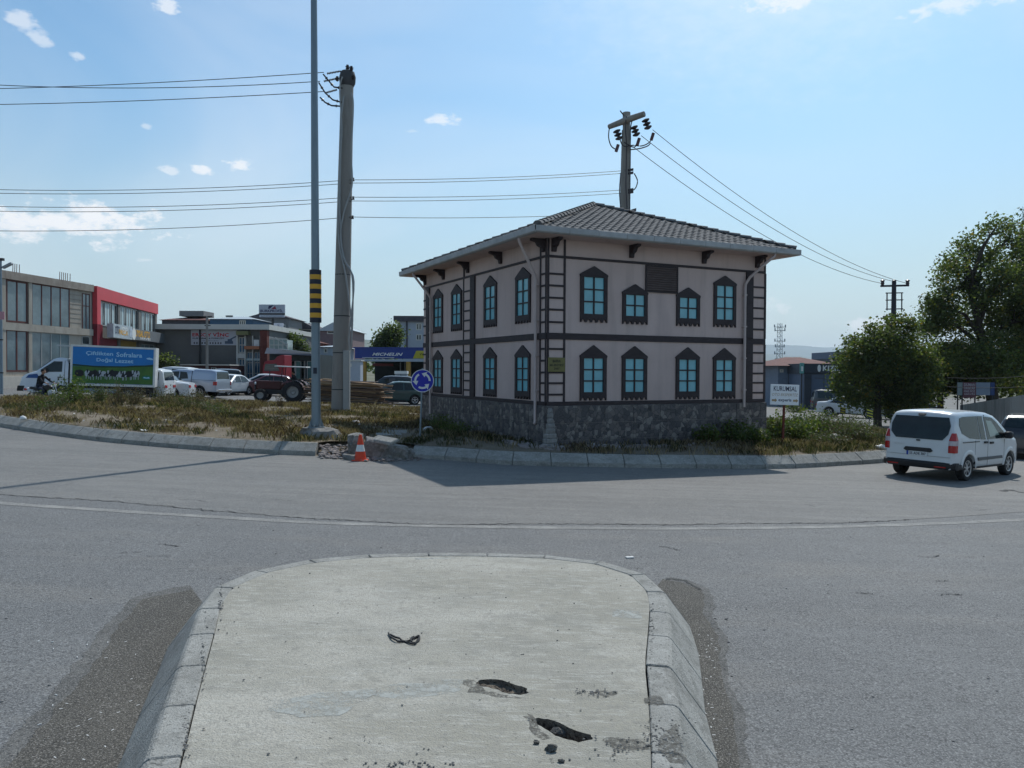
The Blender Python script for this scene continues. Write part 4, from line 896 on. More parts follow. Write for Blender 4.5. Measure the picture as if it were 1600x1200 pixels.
def advert(F):
    b1 = F.bx('advert_print', .09, 4.06, .93, 2.88, .0, .012, PRB, bx_)
    def pr(nm, pts, m, w, z=None): 
        q = MB().prism(pts, lambda u, v_, d: F.p(u, v_, d), .0, w); return q.build(nm, m, b1)
    pr('pasture', [(.10, .94), (.10, 1.98), (.7, 1.93), (1.5, 1.86), (2.6, 1.82), (4.05, 1.84), (4.05, .94)], PRG, .015)
    pr('hedge', [(.10, 1.94), (.10, 2.06), (.5, 2.0), (1.0, 1.98), (1.6, 1.91), (2.2, 1.90), (3.0, 1.88), (4.05, 1.95), (4.05, 1.86), (2.8, 1.80), (1.6, 1.84), (.8, 1.9)], PRH, .018)
    rr = random.Random(3)
    for k in range(13):
        u = 3.35-k*.205+rr.uniform(-.03, .03) if F is SF else .8+k*.205
        z0 = 1.33+rr.uniform(-.03, .05); s_ = rr.uniform(.85, 1.1); g_ = .0005*k
        pr('cow_body', [(u-.11*s_, z0+.02), (u-.15*s_, z0+.16), (u-.10*s_, z0+.28*s_), (u+.06*s_, z0+.30*s_), (u+.14*s_, z0+.18), (u+.12*s_, z0+.0), (u, z0-.04)], PRK if k % 4 else PRW, .021+g_)
        pr('cow_patch', [(u-.08, z0+.02), (u-.10, z0+.12), (u-.02, z0+.09), (u-.01, z0-.02)], PRW if k % 2 else PRK, .0285+g_)
        if k % 3 != 1: pr('cow_face', [(u-.02, z0+.16), (u-.045, z0+.26), (u-.05, z0+.33), (u+.0, z0+.34), (u+.05, z0+.31), (u+.03, z0+.24), (u+.02, z0+.15)], PRW if k % 2 else PRK, .036+g_)
        for dx in (-.08, .05)[:1+k % 2+(k % 3 == 0)]: pr('cow_leg', [(u+dx-.014, z0-.20+rr.uniform(0, .05)), (u+dx-.018, z0+.0), (u+dx+.018, z0+.0), (u+dx+.012, z0-.18)], PRW, .021+g_)
    u = 3.72 if F is SF else .42
    pr('dark_cow', [(u-.22, 1.36), (u-.20, 1.58), (u-.05, 1.66), (u+.18, 1.62), (u+.22, 1.42), (u+.12, 1.30), (u-.1, 1.28)], PRK, .021)
    u = .42 if F is SF else 3.72
    pr('logo_oval', [(u+.24*math.cos(a*.3927), 1.32+.13*math.sin(a*.3927)) for a in range(16)], mat('logo green', (.02, .16, .09), .5), .021)
    pr('logo_mark', [(u-.17, 1.29), (u-.12, 1.37), (u+.0, 1.33), (u+.12, 1.37), (u+.17, 1.30), (u+.0, 1.28)], PRL, .024)
    pr('print_cloud', [(.12, 2.38), (.3, 2.44), (.46, 2.40), (.4, 2.33), (.12, 2.31)], PRL, .016)
    [text(s_, F, 2.05+k_*(1 if F is SFm else -1), 2.54, .25, PRL, b1, w=.014, width=w_, bold=.02) for s_, k_, w_ in (('Çiftlikten', -.72, 1.32), ('Sofralara', .74, 1.28))]; [text(s_, F, 2.0+k_*(1 if F is SFm else -1), 2.20, h_, PRL, b1, w=.014, width=w_, bold=.02) for s_, k_, h_, w_ in (('Doğal', -.52, .26, .78), ('Lezzet', .45, .22, .90))]
advert(SF); advert(SFm)
for (z0, z1) in ((.80, .90), (2.90, 2.985)): MB().box(-.01, 4.16, -1.035, 1.035, z0, z1).build('box_rail', mat('aluminium rail', (.62, .63, .62), .4, .3), t)
for x in (-.01, 4.06): MB().box(x, x+.10, -1.04, 1.04, .86, 2.94).build('box_corner_rail', MATS['aluminium rail'], t)
MB().box(4.15, 4.28, -.85, .85, .9, 2.0).build('cab_bulkhead', BLKP, t)
MB().box(4.2, 4.9, -.6, .6, 2.88, 2.94).build('cab_roof_fairing', FRM, t) 
c.side('side_window', [(4.55, 1.50), (4.55, 2.05), (4.95, 2.05), (5.55, 1.58), (5.55, 1.46)], GLASS, t); c.over('windscreen', 5.02, 5.66, GLASS, t, inset=.10)
c.side('lower_cladding', [(4.3, .45), (4.3, .78), (5.12, .78), (5.12, .45)], BLKP, t, e=.02); c.side('door_seam', [(4.42, .8), (4.42, 2.1), (4.44, 2.1), (4.44, .8)], BLKP, t, e=.003)
c.side('bonnet_decal', [(5.60, 1.12), (5.70, 1.36), (6.10, 1.30), (6.25, 1.12)], mat('decal blue', (.02, .08, .25), .4), t, e=.009)
c.side('door_handle', [(4.55, 1.18), (4.55, 1.23), (4.75, 1.23), (4.75, 1.18)], BLKP, t, e=.03)
c.end('front_bumper', [(-.90, .42), (-.93, .70), (.93, .70), (.90, .42)], BLKP, t, front=True, e=.03, d=.4); c.end('grille', [(-.55, .86), (-.6, 1.10), (.6, 1.10), (.55, .86)], BLKP, t, front=True, e=.02)
for sg in (1, -1):
    c.end('headlamp', [(sg*.62, .82), (sg*.64, 1.12), (sg*.86, 1.16), (sg*.86, .88)], BLKP, t, front=True, e=.025, crown=.12)
    MB().box(5.22, 5.34, min(sg*.96, sg*1.16), max(sg*.96, sg*1.16), 1.42, 1.70).build('wing_mirror', BLKP, t, bevel=.03)
    MB().box(1.9, 4.1, min(sg*.90, sg*.94), max(sg*.90, sg*.94), .42, .66).build('side_guard', mat('guard grey', (.22, .25, .29), .5, .4), t)
    MB().box(.85, 1.75, min(sg*.93, sg*.97), max(sg*.93, sg*.97), .70, .78).build('mudguard', BLKP, t)
p = gnd(243, 45.2); place(t, p.x, p.y, 180+19.5)
# --- tractor
t = thing('red_tractor', 'old red farm tractor with white canopy parked among the cars', 'tractor')
TR = mat('faded tractor red', (.065, .011, .009), .5, var=.3, scale=4)
def bigwheel(x, y, r, w, sg):
    q = MB().lathe([(r*.55, -w*.4), (r*.6, -w*.5), (r*.92, -w*.5), (r*.97, -w*.3), (r*.97, w*.3), (r*.92, w*.5), (r*.6, w*.5), (r*.55, w*.4)], ax=(0, 1, 0), n=28)
    for k in range(22):
        a = 2*math.pi*k/22
        for s_ in (-1, 1): a2 = a+(.07 if s_ > 0 else 0); q.obox((r*.97*math.cos(a2), s_*w*.25, r*.97*math.sin(a2)), (math.cos(a2)*.03, 0, math.sin(a2)*.03), (-math.sin(a2)*.03, 0, math.cos(a2)*.03), (0, w*.24, 0))
    o = q.build('wheel', TYRE, t, loc=(x, y, r), smooth=True)
    MB().lathe([(.01, -w*.05), (r*.2, w*.1), (r*.25, -w*.1), (r*.50, -w*.05), (r*.56, w*.35), (r*.57, -w*.35), (.01, -w*.15)], ax=(0, sg, 0), n=24).build('wheel_disc', mat('pale wheel disc', (.36, .35, .33), .6), o, smooth=True)
for sg in (1, -1): bigwheel(.75, sg*.78, .66, .38, sg); bigwheel(2.75, sg*.68, .38, .22, sg)
MB().box(1.6, 3.15, -.26, .26, .75, 1.28).build('bonnet', TR, t, bevel=.05, smooth=True); MB().box(3.15, 3.24, -.25, .25, .70, 1.22).build('radiator_grille', BLKP, t, bevel=.02)
MB().box(.35, 3.0, -.2, .2, .45, .80).build('engine_block', BLKP, t, bevel=.02); MB().box(2.6, 2.9, -.62, .62, .42, .5).build('front_axle', BLKP, t)
for sg in (1, -1):
    q = MB(); V = []; F = []
    for i in range(11):
        a = rad(10+160*i/10); 
        for y in (.55, .98): V.append((.75-.74*math.cos(a), sg*y, .66+.74*math.sin(a)))
    for i in range(10): F.append((i*2, i*2+1, i*2+3, i*2+2))
    q.add(V, F).build('mudguard', TR, t)
    MB().tube([(.35, sg*.55, 1.2), (.35, sg*.55, 2.18)], .025).build('canopy_post', BLKP, t); MB().tube([(1.55, sg*.5, 1.2), (1.5, sg*.52, 2.18)], .025).build('canopy_post', BLKP, t)
    MB().lathe([(.001, .03), (.09, .02), (.08, -.06)], o=(3.18, sg*.32, 1.1), ax=(1, 0, 0), n=12).build('headlight', WHTL, t)
MB().box(.0, 1.95, -.72, .72, 2.18, 2.25).build('canopy', mat('canopy white', (.55, .57, .56), .6), t, bevel=.02)
MB().box(.55, .95, -.24, .24, 1.0, 1.08).box(.45, .55, -.24, .24, 1.05, 1.5).build('seat', BLKP, t, bevel=.02)
MB().tube([(1.6, 0, 1.2), (1.35, 0, 1.42)], .02).lathe([(.19, 0), (.21, .015), (.19, .03), (.17, .015), (.19, 0)], o=(1.33, 0, 1.42), ax=(-.6, 0, .7), n=20).build('steering_wheel', BLKP, t, smooth=True)
MB().tube([(2.35, .12, 1.25), (2.35, .12, 1.95)], .03).build('exhaust', BLKP, t)
p = gnd(480, 50.5); place(t, p.x, p.y, 184)
TRAC = t
# ------------------------------------------------------------------ people
SKIN = mat('skin', (.36, .20, .13), .6, var=.08); JACK = mat('black jacket cloth', (.012, .013, .017), .9, var=.3, scale=9); JEAN = mat('dark blue trousers', (.025, .032, .055), .9, var=.2, scale=12); HAIR = mat('dark hair', (.012, .010, .009), .8, var=.3, scale=60); SHOE = mat('black shoes', (.015, .015, .016), .5)
def person(name, label, J, group=None, top=JACK):
    """J: joints of the pose; one skinned body, hands with five fingers, a face and hair"""
    t = thing(name, label, 'person', group=group)
    V = []; E_ = []; R = []
    def chain(pts, rs, root=None):
        prev = root
        for p_, r_ in zip(pts, rs):
            V.append(Vector(p_)); R.append(r_); i = len(V)-1
            if prev is not None: E_.append((prev, i))
            prev = i
        return prev
    pel = chain([J['pelvis']], [.145]); 
    sp = Vector(J['pelvis']).lerp(Vector(J['chest']), .5); chain([sp, J['chest'], Vector(J['chest']).lerp(Vector(J['neck']), .55), J['neck'], Vector(J['neck']).lerp(Vector(J['head']), .5)], [.135, .155, .12, .06, .06], pel)
    chest = 2; nk = 5
    for s_ in ('l', 'r'):
        chain([J['hip_'+s_], Vector(J['hip_'+s_]).lerp(Vector(J['knee_'+s_]), .5), J['knee_'+s_], Vector(J['knee_'+s_]).lerp(Vector(J['foot_'+s_]), .4), J['foot_'+s_], J['toe_'+s_]], [.095, .085, .062, .058, .042, .035], pel)
        chain([J['sh_'+s_], Vector(J['sh_'+s_]).lerp(Vector(J['el_'+s_]), .5), J['el_'+s_], Vector(J['el_'+s_]).lerp(Vector(J['hand_'+s_]), .45), J['hand_'+s_]], [.062, .052, .043, .042, .028], chest)
    me = bpy.data.meshes.new('body'); me.from_pydata(V, E_, []); o = bpy.data.objects.new('body', me); COL.objects.link(o)
    sk = o.modifiers.new('s', 'SKIN'); o.modifiers.new('u', 'SUBSURF').levels = 2
    for i, r_ in enumerate(R): me.skin_vertices[0].data[i].radius = (r_, r_)
    me.skin_vertices[0].data[0].use_root = True
    dg = bpy.context.evaluated_depsgraph_get(); dg.update(); nm = bpy.data.meshes.new_from_object(o.evaluated_get(dg)); bpy.data.objects.remove(o); nm.name = 'body'
    nm.materials.clear(); [nm.materials.append(x) for x in (top, JEAN, SKIN, SHOE)]
    for pg in nm.polygons:
        c_ = pg.center; k = 0; pz = Vector(J['pelvis'])
        dl = min((c_-Vector(J[a])).length for a in ('hip_l', 'hip_r', 'knee_l', 'knee_r')); dm = min(((c_-Vector(J['hip_'+a]).lerp(Vector(J['knee_'+a]), .5)).length) for a in 'lr'); dc = min((c_-Vector(J[a])).length for a in ('chest', 'sh_l', 'sh_r', 'el_l', 'el_r'))
        ds = min((c_-Vector(J['knee_'+a]).lerp(Vector(J['foot_'+a]), .5)).length for a in 'lr')
        if min(dl, dm, ds) < dc-.02 and c_.z < pz.z+.12: k = 1
        if min((c_-Vector(J[a])).length for a in ('foot_l', 'foot_r', 'toe_l', 'toe_r')) < .10: k = 3
        if min((c_-Vector(J[a])).length for a in ('hand_l', 'hand_r')) < .07 or c_.z > Vector(J['neck']).z+.02: k = 2
        pg.material_index = k; pg.use_smooth = True
    link(bpy.data.objects.new('body', nm), t)
    # head: ovoid with brow, nose, chin, ears; hair cap
    h = Vector(J['head']); f = Vector(J['face']).normalized(); s_ = f.cross(Vector((0, 0, 1))).normalized(); u = s_.cross(f)
    q = MB(); Vh = []; Fh = []; n = 16; m_ = 12
    for i in range(m_+1):
        th = math.pi*i/m_
        for k in range(n):
            ph = 2*math.pi*k/n; x = math.sin(th)*math.cos(ph); y = math.sin(th)*math.sin(ph); z = math.cos(th)
            fx = x*.095; sy = y*.075; uz = z*.118
            if z < -.2: sy *= 1-.35*(-z-.2); fx += .012 if x > 0 else -.02*(-z)
            if x > .85 and -.35 < z < .12: fx += .022
            if x > .8 and abs(abs(y)-.4) < .2 and .0 < z < .3: fx -= .010
            Vh.append(h+f*fx+s_*sy+u*uz)
    for i in range(m_):
        for k in range(n): Fh.append((i*n+k, i*n+(k+1) % n, (i+1)*n+(k+1) % n, (i+1)*n+k))
    q.add(Vh, Fh); hd = q.build('head', SKIN, t, smooth=2)
    for sg in (1, -1):
        MB().lathe([(.001, .014), (.018, .010), (.024, 0), (.001, -.01)], o=h+s_*sg*.076-u*.01, ax=s_*sg, n=10).build('ear', SKIN, hd, smooth=True)
        MB().lathe([(.001, .010), (.009, .006), (.011, -.004)], o=h+f*.082+s_*sg*.030+u*.018, ax=f, n=8).build('eye', mat('eye dark', (.02, .015, .012), .3), hd, smooth=True)
    MB().obox(h+f*.088-u*.052, f*.004, s_*.022, u*.004).build('mouth', mat('lips', (.25, .09, .08), .6), hd)
    q = MB(); Vh = []; Fh = []; pts = []
    for i in range(m_+1):
        th = math.pi*i/m_
        for k in range(n):
            ph = 2*math.pi*k/n; x = math.sin(th)*math.cos(ph); y = math.sin(th)*math.sin(ph); z = math.cos(th); pts.append((x, y, z)); Vh.append(h+f*(x*.102-.004)+s_*y*.083+u*(z*.128+.004))
    for i in range(m_):
        for k in range(n):
            fc = (i*n+k, i*n+(k+1) % n, (i+1)*n+(k+1) % n, (i+1)*n+k)
            if min(pts[w_][2]-(.62*max(0, pts[w_][0])) for w_ in fc) > -.30 and min(pts[w_][2]-1.1*pts[w_][0] for w_ in fc) > -.5: Fh.append(fc)
    q.add(Vh, Fh).build('hair', HAIR, hd, smooth=2)
    for a, sg in (('l', 1), ('r', -1)):
        w = Vector(J['hand_'+a]); d = (w-Vector(J['el_'+a])).normalized(); side = d.cross(Vector((0, 0, 1))).normalized(); dn = side.cross(d)*-1
        q = MB(); q.obox(w+d*.045, d*.045, side*.038, Vector(dn)*.014)
        for k, L_ in enumerate((.055, .068, .07, .06)):
            b0 = w+d*.088+side*(-.03+k*.02); q.tube([b0, b0+d*L_*.45-Vector((0, 0, .01)), b0+d*L_*.6-Vector((0, 0, .035)), b0+d*L_*.35-Vector((0, 0, .055))], [.009, .0085, .008, .006], 6)
        b0 = w+d*.03+side*(-.04); q.tube([b0, b0+d*.03-side*.018-Vector((0, 0, .01)), b0+d*.055-side*.012-Vector((0, 0, .028))], [.011, .010, .007], 6)
        q.build('hand', SKIN, t, smooth=True)
    return t
# rider: local x forward, the seat 0.78 m up
J = dict(pelvis=(0, 0, .90), chest=(.10, 0, 1.27), neck=(.17, 0, 1.46), head=(.21, 0, 1.62), face=(1, .0, -.05),
         hip_l=(.02, .09, .86), knee_l=(.42, .20, .74), foot_l=(.30, .22, .36), toe_l=(.46, .23, .32), hip_r=(.02, -.09, .86), knee_r=(.42, -.20, .74), foot_r=(.30, -.22, .36), toe_r=(.46, -.23, .32),
         sh_l=(.14, .19, 1.38), el_l=(.36, .27, 1.17), hand_l=(.58, .27, 1.09), sh_r=(.14, -.19, 1.38), el_r=(.36, -.27, 1.17), hand_r=(.58, -.27, 1.09))
rider = person('person', 'bareheaded motorcyclist in dark jacket leaning to the handlebar beside the truck', J)
t = thing('motorcycle', 'black and white light motorcycle ridden past the front of the box truck', 'motorcycle')
MBK = mat('motorcycle black', (.015, .015, .017), .35); MWH = mat('motorcycle white panel', (.55, .57, .6), .35)
for x, nm_ in ((-.42, 'rear_wheel'), (.86, 'front_wheel')):
    o = link(bpy.data.objects.new(nm_, lathe_mesh('tyre', [(.25, -.03), (.29, -.045), (.305, 0), (.29, .045), (.25, .03), (.25, -.03)], TYRE)), t, (x, 0, .305))
    q = MB()
    for k in range(5): a = 2*math.pi*k/5; q.obox((math.cos(a)*.13, 0, math.sin(a)*.13), (math.cos(a)*.13, 0, math.sin(a)*.13), (-math.sin(a)*.012, 0, math.cos(a)*.012), (0, .012, 0))
    q.lathe([(.04, -.04), (.04, .04)], ax=(0, 1, 0), n=12); q.build('wheel_spokes', ALLOY, o)
MB().prism([(-.55, .80), (-.45, .86), (.05, .80), (.22, .78), (.22, .70), (-.1, .66), (-.5, .72)], lambda u, v_, d: (u, d, v_), -.13, .13).build('saddle', MBK, t, bevel=.03, smooth=True)
MB().prism([(.15, .70), (.2, .90), (.42, .98), (.62, .90), (.60, .72), (.35, .62)], lambda u, v_, d: (u, d, v_), -.14, .14).build('fuel_tank', MBK, t, bevel=.04, smooth=True)
MB().prism([(-.10, .35), (-.12, .62), (.40, .62), (.45, .40), (.3, .28)], lambda u, v_, d: (u, d, v_), -.11, .11).build('engine', BLKP, t, bevel=.03)
MB().prism([(-.62, .62), (-.70, .80), (-.3, .74), (-.2, .60), (-.4, .55)], lambda u, v_, d: (u, d, v_), -.12, .12).build('tail_panel', MWH, t, bevel=.03)
MB().prism([(.50, .42), (.42, .66), (.60, .78), (.66, .60)], lambda u, v_, d: (u, d, v_), -.15, .15).build('leg_shield', MWH, t, bevel=.03)
for sg in (1, -1): MB().tube([(.86, sg*.09, .305), (.66, sg*.08, .95)], .02).build('fork', ALLOY, t); MB().tube([(.62, sg*.04, 1.0), (.64, sg*.16, 1.06), (.60, sg*.36, 1.04)], .014).build('handlebar', MBK, t)
for sg in (1, -1): MB().tube([(.62, sg*.22, 1.06), (.66, sg*.27, 1.20)], .007).lathe([(.001, .01), (.05, .008), (.05, -.01)], o=(.66, sg*.29, 1.24), ax=(-1, 0, 0), n=12).build('mirror', MBK, t)
MB().lathe([(.001, .05), (.07, .03), (.085, 0), (.06, -.08)], o=(.72, 0, .95), ax=(1, 0, 0), n=16).build('headlight', WHTL, t, smooth=True)
q = MB(); V = []; F = []
for i in range(9):
    a = rad(30+110*i/8)
    for y in (-.06, .06): V.append((.86+.34*math.cos(a), y, .305+.34*math.sin(a)))
for i in range(8): F.append((2*i, 2*i+1, 2*i+3, 2*i+2))
q.add(V, F).build('front_mudguard', MWH, t); MB().tube([(.2, -.16, .30), (-.2, -.17, .32), (-.7, -.18, .45)], .04).build('exhaust', ALLOY, t, smooth=True)
MB().box(-.82, -.74, -.08, .08, .66, .76).build('tail_light', REDL, t)
p = gnd(63, 37.6); HDG = -8
place(t, p.x, p.y, HDG, .02); place(rider, p.x-.10*math.cos(rad(HDG)), p.y, HDG, -.02)
J2 = dict(J); sh = lambda d: {k: ((v_[0], v_[1], v_[2]) if k != 'face' else v_) for k, v_ in d.items()}
drv = person('person', 'driver in dark clothes sitting under the white canopy of the tractor', {**J, 'hand_l': (.56, .16, 1.20), 'hand_r': (.56, -.16, 1.20), 'el_l': (.34, .25, 1.12), 'el_r': (.34, -.25, 1.12)})
drv.matrix_world = TRAC.matrix_world @ Matrix.Translation((.72, 0, .22))
# ------------------------------------------------------------------ street furniture, poles, wires
GALV = mat('galvanised steel', (.19, .24, .275), .45, .45, var=.15, scale=3, stretch=(2, 2, .3), bump=.1)
PCON = layered('pole concrete', [(.25, .235, .215), (.8, 6, .4, .7, (.31, .295, .27), (1, 1, .2), 5), (5, 5, .5, .75, (.17, .16, .15, .6), (1, 1, .2), 2)], bump=.4)
WIRE = mat('wire black', (.02, .021, .024), .6); PORC = mat('brown insulator', (.05, .04, .045), .35); ZINC = mat('zinc duct', (.30, .31, .31), .5, .3, var=.1)
YEL = mat('reflective yellow', (.62, .33, .03), .5, var=.1); NAV = mat('reflective black', (.015, .02, .035), .5); SBLU = mat('sign blue', (.012, .02, .36), .4, var=.05); SWH = mat('sign white', (.66, .68, .66), .5, var=.05); ORG = mat('cone orange red', (.62, .055, .018), .5, var=.15, scale=12); RUSTP = mat('rusty red post', (.14, .035, .025), .8, var=.4, scale=8)
# light mast
b = at(494, 668, 23.0); zb_ = b.z; topz = 21.0
m_ = thing('street_light_mast', 'tall tapered grey steel mast with yellow and black striped collar', 'light mast', (b.x, b.y, zb_))
xt = at(490.5, 0, 23.0); lean = (xt.x-b.x)/(xt.z-zb_)
q = MB().tube([(0, 0, .04), (lean*(topz-zb_), 0, topz-zb_)], [.135, .062], 12); q.build('shaft', GALV, m_, smooth=True)
MB().lathe([(.001, 0), (.24, 0), (.24, .03), (.001, .03)], n=16).build('base_plate', GALV, m_)
for k in range(8): a = k*math.pi/4; MB().lathe([(.001, .07), (.016, .07), (.016, 0)], o=(math.cos(a)*.195, math.sin(a)*.195, .03), n=6).build('bolt', ZINC, m_)
for k in range(4): a = k*math.pi/2+.4; MB().prism([(.125, .03), (.22, .03), (.125, .30)], lambda u, v_, d: (u*math.cos(a)-d*math.sin(a), u*math.sin(a)+d*math.cos(a), v_), -.006, .006).build('stiffener', GALV, m_)
z0 = at(494, 504, 23).z-zb_; z1 = at(494, 422, 23).z-zb_; sl = thing('x', '', ''); bpy.data.objects.remove(sl)
n_ = 11; hh = (z1-z0)/n_
for k in range(n_):
    z = z0+k*hh; MB().lathe([(.165, z), (.168, z+.002), (.168, z+hh-.002), (.165, z+hh)], o=(lean*z, 0, 0), n=4 if False else 18).build('collar_stripe', NAV if k % 2 == 0 else YEL, m_, smooth=True)
MB().box(-.05, .05, -.150, -.118, 1.55, 1.72).build('inspection_hatch', NAV, m_)
# its broken concrete footing
q = MB(); n = 14; V = []
for i, (r, z) in enumerate(((.66, -.52), (.55, -.30), (.44, -.08), (.36, .0), (.02, .0))):
    for k in range(n): a = 2*math.pi*k/n; rr = r*(1+(random.uniform(-.14, .14) if 0 < i < 4 else 0)); V.append((b.x+rr*math.cos(a)*1.15+(.1 if i < 3 else 0), b.y+rr*math.sin(a), zb_+z+random.uniform(-.03, .02)*(i not in (3, 4))))
q.add(V, [(i*n+k, i*n+(k+1) % n, (i+1)*n+(k+1) % n, (i+1)*n+k) for i in range(4) for k in range(n)])
tag(q.build('mast_footing', layered('crumbling footing', [(.16, .155, .145), (3, 6, .4, .65, (.27, .26, .24), O1, 5), (11, 5, .55, .7, (.07, .065, .06, .8), O1, 11)], bump=1.3)), 'crumbling grey concrete footing under the striped steel mast', 'footing')
# big concrete pole
PD = 35.0; b = at(531, 648, PD); g0 = mound(b.x, b.y); tp = at(543, 112, PD)
cp = thing('concrete_pole', 'thick tapered concrete power pole left of the house, cables hanging down its side', 'power pole', (b.x, b.y, g0-.1))
hx = tp.x-b.x; hz = tp.z-g0+.1
MB().tube([(0, 0, 0), (hx*.5, 0, hz*.5), (hx, 0, hz)], [.38, .33, .265], 18).build('shaft', PCON, cp, smooth=True)
MB().lathe([(.27, -.5), (.34, -.35), (.36, -.1), (.30, .12), (.16, .2), (.001, .2)], o=(hx, 0, hz-.15), n=18).build('pole_head', mat('dark iron head', (.06, .06, .065), .7), cp, smooth=True)
dz = at(543, 548, PD).z-g0+.1
MB().box(.22, .50, -.42, -.20, 0, dz).build('cable_duct', ZINC, cp, bevel=.02)
for z in (1.0, 2.6, 4.2, 6.0): MB().lathe([(.375-.008*z, z), (.39-.008*z, z), (.39-.008*z, z+.04), (.375-.008*z, z+.04)], o=(hx*z/hz, 0, 0), n=18).build('strap', BLKP, cp)
def wl_(pix, d, o): return [at(x, y, d)-Vector(o.location) for x, y in pix]
for pix in ([(537, 150), (532, 200), (531, 260), (528, 330), (530, 380), (540, 430), (549, 500), (549, 545)], [(549, 145), (552, 165), (549, 240), (550, 290), (538, 330), (532, 370), (540, 410), (553, 440), (546, 520), (546, 548)], [(535, 120), (531, 140), (534, 200), (532, 250), (531, 330), (536, 400), (550, 430), (551, 500), (548, 548)]):
    P_ = [Vector((p_.x, p_.y, p_.z)) for p_ in wl_(pix, PD-.42, cp)]
    sp_ = []
    for i in range(len(P_)-1):
        a, b1, c_, d_ = P_[max(i-1, 0)], P_[i], P_[i+1], P_[min(i+2, len(P_)-1)]
        for k in range(5): u = k/5; sp_.append(.5*((2*b1)+(c_-a)*u+(2*a-5*b1+4*c_-d_)*u*u+(3*b1-a-3*c_+d_)*u**3))
    MB().tube(sp_+[P_[-1]], .035, 6).build('hanging_cable', ZINC, cp, smooth=True)
for (x, y) in ((552, 281), (552, 310), (551, 340)):
    p_ = at(x, y, PD-.05)-Vector(cp.location); MB().box(p_.x-.28, p_.x+.05, p_.y-.03, p_.y+.03, p_.z-.06, p_.z-.02).lathe([(.001, .10), (.05, .08), (.035, .03), (.05, -.02)], o=(p_.x, p_.y, p_.z), n=10).build('side_insulator', PORC, cp, smooth=True)
for (x, y) in ((552, 122), (533, 124), (543, 106), (527, 124), (549, 108)):
    p_ = at(x, y, PD-.2)-Vector(cp.location); MB().lathe([(.001, .14), (.06, .12), (.05, .07), (.10, .05), (.05, .02), (.09, -.02), (.04, -.08)], o=p_, n=10).build('head_insulator', PORC, cp, smooth=True)
def sag(a, b_, s, n=24): return [a.lerp(b_, i/n)-Vector((0, 0, s*4*(i/n)*(1-i/n))) for i in range(n+1)]
def strain(pix, nm='strain_insulator'):
    a, b_ = [at(x, y, PD-.1)-Vector(cp.location) for x, y in pix]; q = MB(); prof = []; L_ = (b_-a).length; k = 9
    for i in range(k): prof += [(.02, L_*i/k), (.055, L_*(i+.3)/k), (.055, L_*(i+.5)/k), (.02, L_*(i+.8)/k)]
    q.lathe(prof, o=a, ax=b_-a, n=8); q.build(nm, PORC, cp)
strain([(511, 115), (533, 111)]); strain([(506, 127), (525, 123)]); strain([(509, 145), (527, 140)])
for pix in ([(505, 116), (515, 128), (522, 136), (536, 138)], [(498, 129), (508, 145), (520, 156), (534, 160)], [(500, 152), (508, 160), (518, 165), (533, 166)]):
    P_ = [at(x, y, PD-.2)-Vector(cp.location) for x, y in pix]; q = MB().tube(P_, .035, 6)
    for i in range(1, len(P_)): q.lathe([(.001, .04), (.06, .02), (.06, -.02), (.001, -.04)], o=P_[i-1].lerp(P_[i], .5), ax=P_[i]-P_[i-1], n=8)
    q.build('jumper_cable', PORC, cp)
# second pole behind the house
P2 = 41.0; tp = at(979, 176, P2); g0 = terr(tp.x)+.3
c2 = thing('concrete_pole', 'concrete power pole behind the house roof with wooden crossarm and hanging insulators', 'power pole', (tp.x-.05, P2, g0))
hz = tp.z-g0
MB().tube([(-.1, 0, 0), (.05, 0, hz-.9)], [.36, .235], 16).build('shaft', PCON, c2, smooth=True); MB().tube([(.05, 0, hz-.95), (.05, 0, hz)], [.19, .20], 12).build('pole_cap', PCON, c2, smooth=True)
def o2(x, y, dd=0): return at(x, y, P2+dd)-Vector(c2.location)
MB().tube([o2(952, 198, .6), o2(978, 188, -.3), o2(1007, 178, -.9)], [.13, .17, .14], 10).build('crossarm', PCON, c2, smooth=True)
MB().tube([o2(975, 181, -.3), o2(969, 173, -.3)], .03, 6).build('top_pin', PORC, c2)
def bell(p, r=.2, L_=.55, ax=(0.35, 0, -1)):
    q = MB(); prof = []
    for i in range(3): prof += [(r*.35, L_*i/3), (r, L_*(i+.25)/3), (r*.95, L_*(i+.55)/3), (r*.35, L_*(i+.9)/3)]
    q.lathe(prof, o=p, ax=ax, n=12); q.build('insulator_string', PORC, c2, smooth=True)
bell(o2(963, 203, 0)); bell(o2(990, 197, -.5)); bell(o2(1008, 186, -.9))
for x, y in ((964, 231), (997, 221), (1019, 213)): MB().tube([o2(x-1.5, y+6, -.5), o2(x+2, y-5, -.5)], .08, 8).build('surge_arrester', mat('brown red arrester', (.10, .045, .05), .5), c2)
for pix in ([(952, 200), (951, 215), (955, 228), (963, 234)], [(968, 215), (974, 228), (990, 227), (1003, 228), (1015, 222), (1020, 212)], [(975, 222), (990, 230), (998, 222)], [(984, 234), (1000, 232), (1012, 228), (1016, 224)],
            [(991, 271), (996, 282), (994, 292), (990, 297)], [(970, 270), (968, 300), (970, 326)], [(979, 182), (977, 200), (979, 230), (978, 290), (980, 328)], [(993, 180), (986, 195), (985, 230), (984, 330)]):
    P_ = [o2(x, y, -.45) for x, y in pix]; sp_ = []
    for i in range(len(P_)-1):
        a, b1, c_, d_ = P_[max(i-1, 0)], P_[i], P_[i+1], P_[min(i+2, len(P_)-1)]
        for k in range(5): u = k/5; sp_.append(.5*((2*b1)+(c_-a)*u+(2*a-5*b1+4*c_-d_)*u*u+(3*b1-a-3*c_+d_)*u**3))
    MB().tube(sp_+[P_[-1]], .03, 6).build('jumper_cable', PORC, c2, smooth=True)
